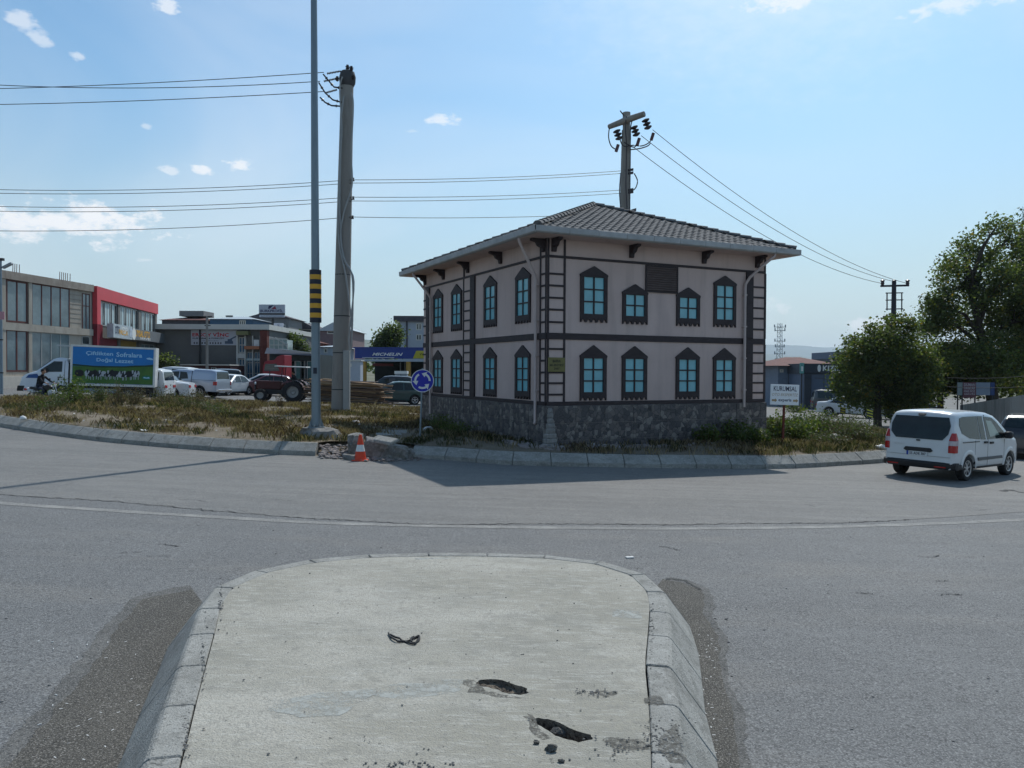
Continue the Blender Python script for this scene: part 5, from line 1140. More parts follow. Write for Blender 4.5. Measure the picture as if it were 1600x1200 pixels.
for y in (266, 271, 297, 301): p_ = o2(989, y, -.2); MB().obox(p_-Vector((.2, 0, 0)), (.22, 0, .04), (0, .04, 0), (0, 0, .06)).build('wire_bracket', PORC, c2)
p_ = o2(989, 329, -.2); MB().obox(p_, (.16, 0, .05), (0, .06, 0), (0, 0, .07)).build('wire_bracket', PORC, c2)
# far wooden pole on the right
P3 = 66.0; tp = at(1397, 440, P3); g0 = terr(tp.x)
c3 = thing('utility_pole', 'distant dark utility pole with transformer frame rising above the round tree', 'power pole', (tp.x, P3, g0)); hz = tp.z-g0; DKP = mat('dark pole steel', (.035, .035, .045), .7)
MB().tube([(0, 0, 0), (0, 0, hz)], [.30, .17], 10).build('shaft', DKP, c3, smooth=True)
def o3(x, y): return at(x, y, P3)-Vector(c3.location)
MB().tube([o3(1376, 447), o3(1420, 446)], .09, 6).build('crossarm', DKP, c3); MB().tube([o3(1380, 495), o3(1404, 494)], .09, 6).build('crossarm', DKP, c3); MB().tube([o3(1383, 497), o3(1393, 508)], .06, 6).build('brace', DKP, c3)
for x in (1379, 1397, 1418): MB().lathe([(.09, -.1), (.15, .05), (.12, .2), (.2, .28), (.1, .36), (.001, .38)], o=o3(x, 444), n=10).build('pin_insulator', PORC, c3, smooth=True)
for y in (458, 469, 483): MB().tube([o3(1384, y), o3(1411, y-.5)], .05, 6).build('frame_bar', DKP, c3)
for x in (1386, 1409): MB().tube([o3(x, 457), o3(x, 485)], .05, 6).build('frame_bar', DKP, c3)
# wires, one object each
def wire(a, b_, s, r, label, grp): tag(MB().tube(sag(a, b_, s), r, 4, cap=False).build('overhead_wire', WIRE), label, 'wire', grp)
for (ya, yb, s, tx) in ((115, 129, .5, 'uppermost wire at the left edge, running right behind the striped mast to the thick pole'), (139, 115, .2, 'second wire down at the left edge, rising to the thick concrete pole'), (161, 145, .2, 'third wire down at the left edge, reaching the lowest insulator of the thick pole')):
    a = at(-260, ya+(-3 if ya == 115 else 3), 38); b_ = at(506 if ya != 115 else 500, yb-2, PD-.1); wire(a, b_, s, .017, tx, 'power lines left of the thick concrete pole')
LV = [(284, 281, 267), (290, 286, 271), (310, 308, 297), (318, 314, 302), (352, 339, 333)]
nm5 = ['topmost', 'second', 'third', 'fourth', 'lowest']
for i, (yl, ym, yr) in enumerate(LV):
    a = at(-300, yl-2, 36); m1 = at(549, ym, PD-.2); e_ = at(970, yr, P2-.2)
    wire(a, m1, .45, .013, '%s of the five wires from the left edge to the thick concrete pole' % nm5[i], 'low voltage lines left of the thick pole'); wire(m1, e_, .12, .013, '%s of the five wires between thick pole and the pole behind the house' % nm5[i], 'low voltage lines between the two concrete poles')
for (x0, y0, x1, y1, k) in ((1020, 203, 1418, 443, 'uppermost'), (1002, 212, 1397, 440, 'middle'), (990, 230, 1379, 443, 'lowest')):
    wire(at(x0, y0, P2-.5), at(x1, y1, P3), 1.1, .02, '%s of three wires descending right from the pole behind the house' % k, 'lines descending right to the far utility pole')
wire(at(548, 530, 95), at(665, 500, 70), .6, .03, 'faint wire crossing the sky above the blue tyre shop canopy', None) if False else None
for (y0, y1, k) in ((590, 586, 'upper'), (604, 603, 'lower')): wire(at(1480, y0, 40), at(1640, y1-2, 34), .1, .012, '%s thin wire passing in front of the large tree' % k, 'wires in front of the large tree')
# traffic cone
g = G(563, 720); cn_ = thing('traffic_cone', 'orange traffic cone with one white band in front of the broken kerb', 'cone', (g.x, g.y, terr(g.x)))
MB().box(-.20, .20, -.20, .20, 0, .035).build('base', ORG, cn_, bevel=.02)
MB().lathe([(.155, .035), (.118, .25)], n=24).build('lower_cone', ORG, cn_, smooth=True); MB().lathe([(.120, .25), (.085, .42)], n=24).build('reflective_band', SWH, cn_, smooth=True); MB().lathe([(.086, .42), (.038, .66), (.03, .68), (.001, .68)], n=24).build('upper_cone', ORG, cn_, smooth=True)
# roundabout sign
gd = 24.0; b = at(658, 672, gd); gz = mound(b.x, b.y)
sg_ = thing('roundabout_sign', 'round blue roundabout sign with three white arrows on thin grey post', 'traffic sign', (b.x, b.y, gz)); cz = at(659, 595, gd).z-gz
MB().tube([(-.03, .05, -.1), (0.0, .05, cz+.38)], .030, 10).build('post', GALV, sg_, smooth=True)
MB().lathe([(.001, .0), (.335, .0), (.345, -.01), (.345, .012), (.001, .012)], o=(0, 0, cz), ax=(0, -1, 0), n=40).build('disc', SBLU, sg_, smooth=True)
q = MB(); n = 40; V = []
for r in (.322, .343):
    for k in range(n): a = 2*math.pi*k/n; V.append((r*math.cos(a), -.0135, cz+r*math.sin(a)))
q.add(V, [(k, (k+1) % n, n+(k+1) % n, n+k) for k in range(n)]).build('white_rim', SWH, sg_)
for k in range(3):
    a0 = rad(20+120*k-20); q = MB(); V = []; nn = 8; sweep = rad(62)
    for i in range(nn+1):
        a = a0+sweep*i/nn
        for r in (.185, .245): V.append((r*math.cos(a), -.0145, cz+r*math.sin(a)))
    q.add(V, [(2*i, 2*i+1, 2*i+3, 2*i+2) for i in range(nn)]); a = a0+sweep; q.add([(.125*math.cos(a), -.0145, cz+.125*math.sin(a)), (.305*math.cos(a), -.0145, cz+.305*math.sin(a)), (.22*math.cos(a+.62), -.0145, cz+.22*math.sin(a+.62))], [(0, 1, 2)]); q.build('arrow', SWH, sg_)
sg_.rotation_euler = (0, rad(1.2), rad(8))
# advertising sign right of the house
gd = 24.6; b = at(1223, 707, gd); gz = b.z
ad = thing('advert_sign', 'small white advert board lettered KURUMSAL on rusty red post by the kerb', 'sign', (b.x, b.y, gz)); F_ = YFace((0, 0, 0), (1, 0, 0), (0, -1, 0))
cz = at(1224, 616, gd).z-gz; MB().box(-.03, .03, .0, .05, -.15, cz+.3).build('post', RUSTP, ad)
bd = F_.bx('board', -.47, .45, cz-.33, cz+.30, .0, .02, mat('advert board white', (.76, .78, .80), .5, var=.05), ad, bevel=.006); NVY = mat('navy print', (.012, .018, .06), .5); OCH = mat('ochre print', (.36, .25, .13), .5)
text('KURUMSAL', F_, 0, cz+.17, .15, NVY, bd, w=.022, width=.74, bold=.012); text('OTO EKSPERTİZ', F_, 0, cz+.0, .11, OCH, bd, w=.022, width=.84, shear=.2); text('experis', F_, 0, cz-.19, .115, NVY, bd, w=.022, width=.42, bold=.02)
for s_ in (-1, 1): MB().prism([(-.08, -.03), (-.08, .03), (.02, .03), (.02, .06), (.09, 0), (.02, -.06), (.02, -.03)], lambda u, v_, d: (s_*.34+u, -.022-d, cz-.19+v_), 0, .003).build('arrow_print', OCH, bd)
ad.rotation_euler = (0, rad(1.5), rad(6))
# rubble where the kerb is broken open
def rock(r, s=(1, 1, 1), n=2, seed=0, amp=.25, cl=None):
    b_ = bmesh.new(); bmesh.ops.create_icosphere(b_, subdivisions=n, radius=1); rr = random.Random(seed)
    from mathutils import noise
    cl = cl or (.8 if r > .13 and amp > .4 else 2)
    for v_ in b_.verts:
        k = 1+amp*noise.noise(v_.co*1.6+Vector((seed*3.1, 0, 0)))+amp*.4*noise.noise(v_.co*4+Vector((0, seed*2.3, 0))); v_.co = Vector((max(-cl, min(cl, v_.co.x*k))*s[0]*r, max(-cl, min(cl, v_.co.y*k))*s[1]*r, max(-cl, min(cl, v_.co.z*k))*s[2]*r))
    V = [tuple(v_.co) for v_ in b_.verts]; F = [tuple(x.index for x in f.verts) for f in b_.faces]; b_.free(); return V, F
RUB = layered('dirty broken concrete', [(.17, .165, .155), (3, 6, .38, .65, (.30, .29, .275), O1, 5), (9, 5, .5, .7, (.08, .085, .06, .8), O1, 11), (40, 3, .56, .7, (.36, .35, .33, .7), O1, 2)], bump=1.2)
def stone(px, py, r, s, rz, tilt, label, name='broken_kerb_stone', cat='broken kerb', lift=.6, seed=1, m=RUB, amp=.42):
    g_ = G(px, py); q = MB(); V, F = rock(r, s, 3, seed, amp); q.add(V, F); o = q.build(name, m); o.location = (g_.x, g_.y, terr(g_.x)+r*s[2]*lift); o.rotation_euler = (rad(tilt[0]), rad(tilt[1]), rad(rz)); tag(o, label, cat)
stone(557, 714, .36, (.75, .8, 1.25), 10, (8, -6), 'upright grey kerb fragment standing left behind the cone', seed=2)
stone(592, 716, .42, (1.35, .7, .85), -8, (0, 12), 'largest tilted kerb fragment right of the cone', seed=3)
stone(617, 717, .34, (1.3, .8, .8), 6, (6, 4), 'dark mossy kerb fragment in the middle of the rubble', seed=5)
stone(638, 716, .20, (1.0, .8, .9), 20, (0, -10), 'small pale kerb fragment at the right end of the rubble', seed=6)
stone(549, 719, .17, (1.6, .9, .6), -20, (0, 5), 'flat grey chip at the foot of the cone', seed=7)
for (pa, pb_, w_, lb, sd_, dz_) in (((585, 685), (616, 691), .26, 'white edged slab tilted on top of the rubble', 1, .52), ((596, 676), (636, 677), .30, 'pale slab lying in the grass behind the rubble', 2, .40), ((588, 681), (628, 681), .26, 'long thin slab beside the pale slab in the grass', 3, .38)):
    a = G(*pa, dz_); b1 = G(*pb_, dz_); q = MB(); c_ = (a+b1)/2; d_ = (b1-a)/2; q.obox(c_, d_, Vector((-d_.y, d_.x, 0)).normalized()*w_/2+Vector((0, 0, .05)), (0, 0, .045)); tag(q.build('concrete_slab', KERB, bevel=.02), lb, 'slab')
q = MB(); rr = random.Random(5)
for k in range(230):
    px = rr.uniform(500, 560); py = rr.uniform(695, 716)
    if rr.random() < .35: px = rr.uniform(560, 660); py = rr.uniform(712, 720)
    dz_ = .03+max(0, (714-py))*.012; g_ = G(px, py, dz_); V, F = rock(rr.uniform(.02, .075), (1.2, 1, .6), 1, k, .3); q.add([(x+g_.x, y+g_.y, z+g_.z) for x, y, z in V], F)
for k in range(420):      # brick and stone scraps along the foot of the plinth
    tt = rr.uniform(-.3, 6.8); g_ = FR.p(tt, 0, rr.uniform(.1, .95)); z_ = mound(g_.x, g_.y); V, F = rock(rr.uniform(.02, .085), (1.3, 1, .7), 1, k+500, .3); q.add([(x+g_.x, y+g_.y, z+z_) for x, y, z in V], F)
for k in range(160):
    tt = rr.uniform(-.4, 2.0); g_ = FL.p(tt, 0, rr.uniform(.1, .8)); z_ = mound(g_.x, g_.y); V, F = rock(rr.uniform(.03, .12), (1.3, 1, .7), 1, k+900, .3); q.add([(x+g_.x, y+g_.y, z+z_) for x, y, z in V], F)
q.build('rubble', mat('rubble grey', (.30, .28, .26), .9, var=.5, scale=1.3, col2=(.16, .12, .11)), kind='stuff')
for (px, py, r_, c_, lb, nm_) in ((669, 672, .14, (.65, .66, .66), 'white plastic bag lying at the foot of the roundabout sign', 'plastic_bag'), (36, 652, .09, (.66, .66, .64), 'small white stone on the kerb at the left', 'white_stone'), (573, 632, .11, (.62, .62, .6), 'white rag in the dry grass right of the thick pole', 'white_rag'), (556, 660, .12, (.5, .47, .44), 'pale rubble lump in the grass behind the cone', 'stone_lump'), (1246, 676, .34, (.15, .14, .14), 'grey boulder among the weeds right of the advert post', 'boulder'), (1304, 684, .16, (.42, .41, .42), 'light grey stone in the weeds near the white van', 'stone_lump'), (1377, 699, .14, (.6, .6, .58), 'white painted stone on the kerb beside the white van', 'white_stone')):
    g_ = G(px, py, .4); V, F = rock(r_, (1.2, 1, .75), 2, px, .35); o = MB().add(V, F).build(nm_, mat(nm_+str(px), c_, .8, var=.15, scale=6), loc=(g_.x, g_.y, mound(g_.x, g_.y)+r_*.4), smooth=True); tag(o, lb, nm_.split('_')[-1])
# things lying on the island
RUB2 = mat('black rubber strap', (.02, .018, .018), .6)
P_ = [at(0, 0, 1)]; pts = []
for (x, y) in [(607, 989), (612, 997), (622, 1002), (634, 1001), (645, 998), (654, 994), (655, 999), (650, 1003), (643, 1003), (642, 998), (648, 995), (655, 996), (652, 1001), (648, 1006), (636, 1003), (625, 998), (615, 995), (609, 992)]:
    g_ = G(x, y, IH+.008); pts.append(g_)
s2 = []
for i in range(len(pts)-1):
    a, b1, c_, d_ = pts[max(i-1, 0)], pts[i], pts[i+1], pts[min(i+2, len(pts)-1)]
    for k in range(4): u = k/4; s2.append(.5*((2*b1)+(c_-a)*u+(2*a-5*b1+4*c_-d_)*u*u+(3*b1-a-3*c_+d_)*u**3)+Vector((0, 0, .006*math.sin(i*1.7))))
tag(MB().tube(s2, .0075, 6).build('rubber_loop', RUB2, smooth=True), 'twisted black rubber loop lying on the concrete island', 'strap')
for i, (x, y, r_, lb) in enumerate(((862, 1172, .028, 'loose dark stone just below the larger hole'), (872, 1151, .045, 'broken chunk inside the larger hole, left'), (890, 1150, .05, 'broken chunk inside the larger hole, middle'), (908, 1152, .045, 'broken chunk inside the larger hole, right'), (838, 1161, .014, 'tiny dark chip left of the loose stone'), (877, 1190, .014, 'tiny dark chip near the bottom edge'))):
    ins = 'inside' in lb; g_ = G(x, y, IH-(.08 if ins else 0)); V, F = rock(r_, (1.3, .9, .8), 2, i+40, .75); tag(MB().add(V, F).build('stone_chip', mat('dark stone', (.13, .125, .115), .95, var=.5, scale=60, bump=1, bscale=120), loc=(g_.x, g_.y, g_.z+r_*.35)), lb, 'stone')
q = MB(); rr = random.Random(9)
for k in range(760):
    if k >= 260:
        cx_, cy_, sx_, sy_ = ((960, 1165, 40, 14), (1045, 1160, 25, 30), (930, 1082, 30, 5), (1020, 1150, 20, 20), (640, 1195, 60, 6), (345, 940, 3, 30), (318, 1040, 4, 60), (290, 1150, 5, 30), (1018, 1000, 3, 60))[k % 9]; g_ = G(rr.gauss(cx_, sx_*.6)+(0 if k % 9 not in (5, 6, 7) else 0), min(1199, rr.gauss(cy_, sy_*.6)), IH); r_ = rr.uniform(.002, .008)
    elif k < 90: g_ = G(rr.uniform(290, 1040), rr.uniform(880, 1195), IH); r_ = rr.uniform(.003, .008)
    elif k < 170: g_ = G(rr.uniform(1090, 1140), rr.uniform(960, 1195)); r_ = rr.uniform(.005, .014)
    else: g_ = G(rr.uniform(0, 1600), rr.uniform(760, 1190)); r_ = rr.uniform(.006, .013)
    V, F = rock(r_, (1.2, 1, .7), 1, k, .3); q.add([(x+g_.x, y+g_.y, z+g_.z+r_*.3) for x, y, z in V], F)
q.build('grit', mat('grit dark', (.09, .085, .08), .9, var=.6, scale=3, col2=(.3, .29, .27)), kind='stuff')
q = MB()
for k in range(70):
    g_ = G(rr.uniform(1080, 1120), rr.uniform(990, 1195)) if k < 40 else G(rr.uniform(60, 250), rr.uniform(1000, 1190)); a = rr.uniform(0, 3.14); q.obox((g_.x, g_.y, g_.z+.006), (math.cos(a)*.012, math.sin(a)*.012, 0), (-math.sin(a)*.003, math.cos(a)*.003, 0), (0, 0, .003))
for k in range(150):
    x = rr.uniform(-18, 13); y = rr.uniform(22, 38)
    if inside(x, y, MOUND) and not inside(x, y, [(p.x, p.y) for p in c5]): a = rr.uniform(0, 3.14); s_ = rr.uniform(.015, .05); q.obox((x, y, mound(x, y)+.05), (math.cos(a)*s_, math.sin(a)*s_, rr.uniform(-.01, .02)), (-math.sin(a)*s_*.6, math.cos(a)*s_*.6, rr.uniform(-.01, .02)), (0, 0, .006))
q.build('litter_flecks', mat('paper white', (.6, .6, .58), .8), kind='stuff')
g_ = G(984, 872, 0); tag(MB().obox((g_.x, g_.y, g_.z+.01), (.05, .01, 0), (-.006, .03, 0), (0, 0, .008)).build('paper_scrap', MATS['paper white']), 'white paper scrap on the road beyond the island tip', 'litter')
# ------------------------------------------------------------------ surrounding buildings
BGL = mat('reflecting shop glass', (.075, .105, .115), .12, var=.5, scale=.5, spec=.9, col2=(.20, .27, .29)); RGL = mat('light blind glass', (.40, .52, .54), .3, var=.1); DGL = mat('dark glass', (.02, .028, .035), .1, spec=.7)
FRB = mat('brown window frame', (.10, .035, .03), .6); GRN_ = mat('shop frame grey', (.30, .31, .30), .5); RAW = layered('raw concrete wall', [(.34, .305, .255), (.5, 6, .4, .7, (.42, .385, .33), (1, 1, .5), 5), (2.5, 6, .5, .75, (.24, .21, .18, .7), (1, 1, .4), 2)], bump=.4)
SLAB = layered('stained slab edge', [(.26, .22, .185), (1.2, 6, .4, .7, (.36, .32, .27), O1, 5), (3, 6, .5, .75, (.15, .12, .10, .7), (1, 1, .3), 2)], bump=.3)
REDF = mat('red facade panel', (.50, .042, .055), .5, var=.12, scale=.5); DRF = mat('dark red panel', (.16, .008, .018), .5, var=.2); WGR = mat('grey warehouse render', (.135, .135, .13), .9, var=.2, scale=.35); LROOF = mat('pale roof edge', (.52, .52, .48), .7, var=.1, scale=1); OCHR = mat('ochre panel', (.22, .14, .02), .6, var=.2)
def bld(name, label, F, t0, t1, z0, z1, dep, m, cat='building'):
    o = F.p((t0+t1)/2, 0, 0); t = thing(name, label, cat, (o.x, o.y, 0));
    def add(mb, nm, mm, par=None, **k):
        ob = mb.build(nm, mm, par or t, **k)
        if (par or t) is t: ob.matrix_parent_inverse = Matrix.Translation(-Vector((o.x, o.y, 0)))
        return ob
    add(F.box(MB(), t0, t1, z0, z1, -dep, 0), 'wall', m)
    return t, add
def rect(F, x0, y0, x1, y1):
    t0, z1 = F.hit(x0, y0); t1, z0 = F.hit(x1, y1); return t0, t1, z0, z1
def win(F, add, R, nx, ny, fm, gm, nm='window', fw_=.07, out=.04, alt=None, rows=None):
    t0, t1, z0, z1 = R; q = MB(); F.box(q, t0, t1, z1-fw_, z1, -.02, out); F.box(q, t0, t1, z0, z0+fw_, -.02, out); 
    hs = rows or [i/ny for i in range(ny+1)]
    for i in range(nx+1): t = t0+(t1-t0-fw_)*i/nx; F.box(q, t, t+fw_, z0+fw_, z1-fw_, -.02, out)
    for h in hs[1:-1]: z = z0+(z1-z0)*h; F.box(q, t0+fw_, t1-fw_, z-fw_/2, z+fw_/2, -.02, out-.01)
    w = add(q, nm, fm)
    for i in range(nx):
        for a, b_ in zip(hs, hs[1:]):
            ta = t0+(t1-t0-fw_)*i/nx+fw_; tb = t0+(t1-t0-fw_)*(i+1)/nx
            if tb-ta < .02: continue
            F.box(p_ := MB(), ta+.003, tb-.003, z0+(z1-z0)*a+.03, z0+(z1-z0)*b_-.03, -.015, .012); p_.build('pane', (alt[i % len(alt)] if alt else gm), w)
    return w
for _n in (1,):
    # A: raw concrete commercial building
    g_ = gnd(7, 55); A = Face((g_.x, 55), (math.sin(rad(7.3)), math.cos(rad(7.3)))); _, zt = A.hit(7, 423); zb = .95
    tR, _ = A.hit(143, 446)
    B, add = bld('commercial_building', 'unfinished two storey concrete building with tall shop windows at the left edge', A, -7, tR, -.2, zt-.55, 14, RAW)
    add(A.box(MB(), -7.1, tR, zt-.55, zt, -14, .22), 'roof_slab', SLAB)
    _, zf1 = A.hit(7, 506); _, zf0 = A.hit(7, 512); add(A.box(MB(), -7, tR-.02, zf0-.15, zf1+.1, -.05, .16), 'floor_slab', RAW)
    for x0, x1 in ((43, 48), (1, 7)): a = A.hit(x0, 500)[0]; b1 = A.hit(x1, 500)[0]; add(A.box(MB(), a, b1, .6, zf0-.15, -.05, .12), 'column', RAW); add(A.box(MB(), a, b1, zf1+.1, zt-.55, -.05, .12), 'column', RAW)
    win(A, add, rect(A, 8.9, 436, 42.5, 505.5), 2, 1, FRB, BGL, fw_=.12); win(A, add, rect(A, 48.5, 441.8, 108.5, 513.5), 4, 1, FRB, BGL, fw_=.09); win(A, add, rect(A, 128, 458, 140, 516.5), 2, 2, FRB, BGL, rows=[0, .66, 1])
    win(A, add, rect(A, 8.2, 514, 42.5, 581), 2, 1, FRB, BGL, fw_=.12); win(A, add, rect(A, 48, 517.7, 108.5, 580.7), 4, 1, GRN_, BGL, fw_=.08); win(A, add, rect(A, 127.5, 525, 139.5, 539), 1, 1, GRN_, DGL)
    add(A.box(MB(), -7, 2.6, .6, A.hit(20, 588)[1], -.05, .35), 'pale_plinth', mat('pale painted plinth', (.50, .46, .40), .8, var=.1))
    for k in range(9): z = zf1+.5+k*.36; add(A.box(MB(), A.hit(109.5, 480)[0], A.hit(127, 480)[0], z, z+.03, -.02, .02), 'shutter_board_line', SLAB)
    for x0 in (36, 39, 42, 46, 108, 111, 114, 117, 120, 124): t_ = A.hit(x0, 436)[0]; add(MB().tube([A.p(t_, zt, -.8), A.p(t_+.03, zt+.75, -.8)], .025, 5), 'rebar', FRB)
    # B: red building
    o_ = A.p(tR+.15, 0, .1); R_ = Face((o_.x, o_.y), (math.sin(rad(-9.3)), math.cos(rad(-9.3)))); tE, zE = R_.hit(243, 472); zt = R_.hit(146, 446.5)[1]
    B2, add = bld('commercial_building', 'two storey shop building with bright red upper facade and grey sign canopy', R_, 0, tE, -.2, zt-.05, 16, WGR)
    zw = R_.hit(152, 470)[1]; zs = R_.hit(152, 505)[1]
    add(R_.box(MB(), -.02, tE+.02, zw+.1, zt, -.1, .25), 'red_parapet', REDF); add(R_.box(MB(), -.02, .85, zs-.1, zw+.1, -.1, .25), 'red_pilaster', REDF); add(R_.box(MB(), -.02, .5, -.1, zs-.1, -.1, .25), 'dark_red_pilaster', DRF); add(R_.box(MB(), .5, 1.4, zs-1.3, zs-.1, -.1, .2), 'dark_red_panel', DRF)
    alt = [RGL, RGL, DGL, RGL, RGL, DGL, RGL, DGL]
    zt1 = zw+.05; zb1 = zs-.15
    for x0, x1 in ((151, 182), (185.5, 214), (218.5, 240.5)): win(R_, add, (R_.hit(x0, 500)[0], R_.hit(x1, 500)[0], zb1, zt1), 8, 1, GRN_, DGL, alt=alt, fw_=.10)
    for x0, x1 in ((182, 185.5), (214, 218.5), (240.5, 243)): add(R_.box(MB(), R_.hit(x0, 500)[0], R_.hit(x1, 500)[0], 0, zw+.1, -.1, .15), 'pier', WGR)
    c0 = R_.hit(157, 510)[0]; c1 = R_.hit(249, 520)[0]-1.0; zc1 = R_.hit(157, 507)[1]; zc0 = R_.hit(157, 526)[1]
    cb = add(R_.box(MB(), c0+3.0, c1+.9, zc0, zc1, -.1, .9), 'sign_canopy', mat('canopy grey sheet', (.15, .165, .175), .6, var=.1))
    s1 = add(R_.box(MB(), c0, c0+5.1, zc0-.05, zc1+.1, .5, 1.0), 'shop_sign', mat('shop sign white', (.36, .42, .45), .5, var=.25, scale=2)); F2 = YFace(R_.p(0, 0, 1.0), R_.d, R_.n)
    text('OTO', F2, c0+1.0, zc1-.40, .7, NVY, s1, w=.01, width=1.2, bold=.03); text('YEDEK', F2, c0+2.9, zc1-.35, .6, SWH, s1, w=.01, width=1.9, bold=.03); text('PARÇA', F2, c0+2.6, zc0+.42, .55, YEL, s1, w=.01, width=2.4, bold=.04)
    F2.box(q := MB(), c0+4.3, c0+5.0, zc0+.15, zc1-.1, 0, .02); q.build('sign_photo', mat('sign photo grey', (.42, .48, .55), .5, var=.5, scale=3), s1)
    F3 = YFace(R_.p(0, 0, .9), R_.d, R_.n); text('UYSAL OTO', F3, c0+8.6, (zc0+zc1)/2+.1, .62, YEL, cb, w=.01, width=4.6, bold=.03); text('SERVİS', F3, c0+9.4, zc0+.22, .26, SWH, cb, w=.01, width=3.4, bold=.02)
    q = MB(); q.add([F3.p(c0+5.85+.55*math.cos(a*.524), (zc0+zc1)/2+.55*math.sin(a*.524), .02) for a in range(12)], [tuple(range(12))]); q.build('sign_disc', SWH, cb, fix=False)
    add(R_.box(MB(), R_.hit(152, 530)[0], R_.hit(182, 530)[0], .2, zc0-.1, 0, .04), 'shutter', DRF); add(R_.box(MB(), R_.hit(187, 530)[0], R_.hit(212, 530)[0], .2, zc0-.1, 0, .04), 'yellow_shutter', OCHR); win(R_, add, (R_.hit(217, 530)[0], R_.hit(240, 530)[0], .6, zc0-.2), 3, 2, GRN_, BGL)
# C: grey warehouse behind
WD = 82.0; Wf = Face(gnd(243, WD), (1, 0)); Wf.o.z = 0
zt = Wf.hit(300, 515)[1]; tA = Wf.hit(228, 540)[0]; tB = Wf.hit(371, 540)[0]; tC = Wf.hit(421, 540)[0]
B, add = bld('warehouse', 'long grey warehouse with pale flat roof edge and wall banner', Wf, tA, tC, -.2, zt, 20, WGR)
add(Wf.box(MB(), tA-.3, tC+.2, zt, Wf.hit(300, 507)[1], -20.5, .7), 'roof_edge', LROOF)
add(MB().tube([Wf.p(Wf.hit(313.5, 540)[0], 1.5, .15), Wf.p(Wf.hit(313.5, 540)[0], zt, .15)], .10, 8), 'drainpipe', BLKP)
for x0, x1 in ((371, 373.2), (383.5, 385.5), (395.5, 397), (407.5, 409.5)): add(Wf.box(MB(), Wf.hit(x0, 540)[0], Wf.hit(x1, 540)[0], 0, zt-.6, -.05, .35), 'white_column', LROOF)
BWG = mat('blue shop glass', (.03, .10, .17), .15, var=.3, scale=.6, spec=.8)
for R0 in ((373.4, 527, 383.2, 551), (373.4, 561, 383.2, 592)): win(Wf, add, rect(Wf, *R0), 2, 2, LROOF, BWG)
for R0 in ((385.8, 550, 395.2, 600), (397.3, 550, 407.3, 600)): win(Wf, add, rect(Wf, *R0), 2, 3, GRN_, BWG)
add(Wf.box(MB(), *rect(Wf, 373.4, 552, 383.2, 560), 0, .3), 'light_fascia', LROOF); add(Wf.box(MB(), *rect(Wf, 385.6, 541, 409, 546), 0, .8), 'orange_fascia', mat('orange fascia', (.35, .13, .06), .6)); add(Wf.box(MB(), *rect(Wf, 385.6, 560, 407.4, 563.5), .0, .2), 'light_transom', RGL)
bb = add(Wf.box(MB(), *rect(Wf, 398, 531, 406.5, 543), .1, .35), 'small_sign', SWH)
BRK = mat('dark red brick', (.13, .035, .028), .9, var=.3, scale=6)
add(Wf.box(MB(), Wf.hit(410, 540)[0], tC, 0, zt-.1, -.05, .8), 'brick_pier', BRK)
add(Wf.box(MB(), *rect(Wf, 374, 518, 392, 524), .0, 1.0), 'wall_lamp_board', mat('olive board', (.16, .16, .07), .7))
r0_ = rect(Wf, 299, 515.8, 370.5, 539.5); bn = MB(); Wf.box(bn, *r0_, .06, .10); o = bn.build('banner', mat('banner white', (.42, .44, .48), .6, var=.06)); tag(o, 'white vinyl banner lettered ERSOY VİNÇ on the grey warehouse wall', 'banner')
RBN = mat('banner red', (.42, .012, .02), .5); tm = (r0_[0]+r0_[1])/2; W_ = r0_[1]-r0_[0]
text('ERSOY VİNÇ', Wf, r0_[0]+W_*.43, r0_[3]-.46, .55, RBN, o, w=.105, width=W_*.8, bold=.03); text('KURTARMA & FORKLİFT', Wf, r0_[0]+W_*.385, r0_[2]+.72, .20, BLK, o, w=.105, width=W_*.70, bold=.03); text('HİZMETLERİ', Wf, r0_[0]+W_*.42, r0_[2]+.46, .13, NVY, o, w=.105, width=W_*.36)
q = MB(); 
for k in range(11): Wf.box(q, r0_[0]+W_*(.06+k*.058), r0_[0]+W_*(.085+k*.058), r0_[2]+.12, r0_[2]+.30, .10, .108)
q.build('lettering', BLK, o)
Wf.box(q := MB(), r0_[0]+W_*.74, r0_[0]+W_*.92, r0_[2]+.14, r0_[2]+.42, .10, .108); Wf.box(q, r0_[0]+W_*.80, r0_[0]+W_*.90, r0_[2]+.42, r0_[2]+.62, .10, .108); q.obox(Wf.p(r0_[0]+W_*.91, r0_[2]+.72, .105), (.35, 0, .18), (0, .004, 0), (-.03, 0, .06)); q.build('crane_print', mat('print grey blue', (.06, .09, .14), .5), o)
Sf = Face((0, 76), (1, 0)); B, add = bld('lean_to_shed', 'low maroon lean-to shed with light roof edge before the warehouse', Sf, Sf.hit(285, 570)[0], Sf.hit(360, 570)[0], 0, Sf.hit(320, 571)[1], 4, mat('maroon sheet', (.055, .015, .018), .7, var=.3), 'shed')
add(Sf.box(MB(), Sf.hit(284, 570)[0], Sf.hit(361, 570)[0], Sf.hit(320, 571)[1], Sf.hit(320, 569.3)[1], -4, .4), 'roof_edge', LROOF); win(Sf, add, rect(Sf, 292, 574, 300, 590), 2, 1, GRN_, DGL); win(Sf, add, rect(Sf, 330, 574, 338, 590), 2, 1, GRN_, DGL)
p_ = gnd(323.5, 68); t = thing('lamp_pole', 'slim grey utility pole standing before the warehouse banner', 'pole', (p_.x, p_.y, p_.z)); hz = at(323.5, 494, 68).z-p_.z
MB().tube([(0, 0, 0), (0, 0, hz)], [.14, .10], 8).build('shaft', PCON, t); MB().tube([(-.35, 0, hz-.05), (.45, 0, hz-.02)], .05, 6).build('crossarm', BLKP, t); MB().tube([(-.2, 0, hz-.8), (.3, 0, hz-.8)], .04, 6).build('crossarm', BLKP, t)
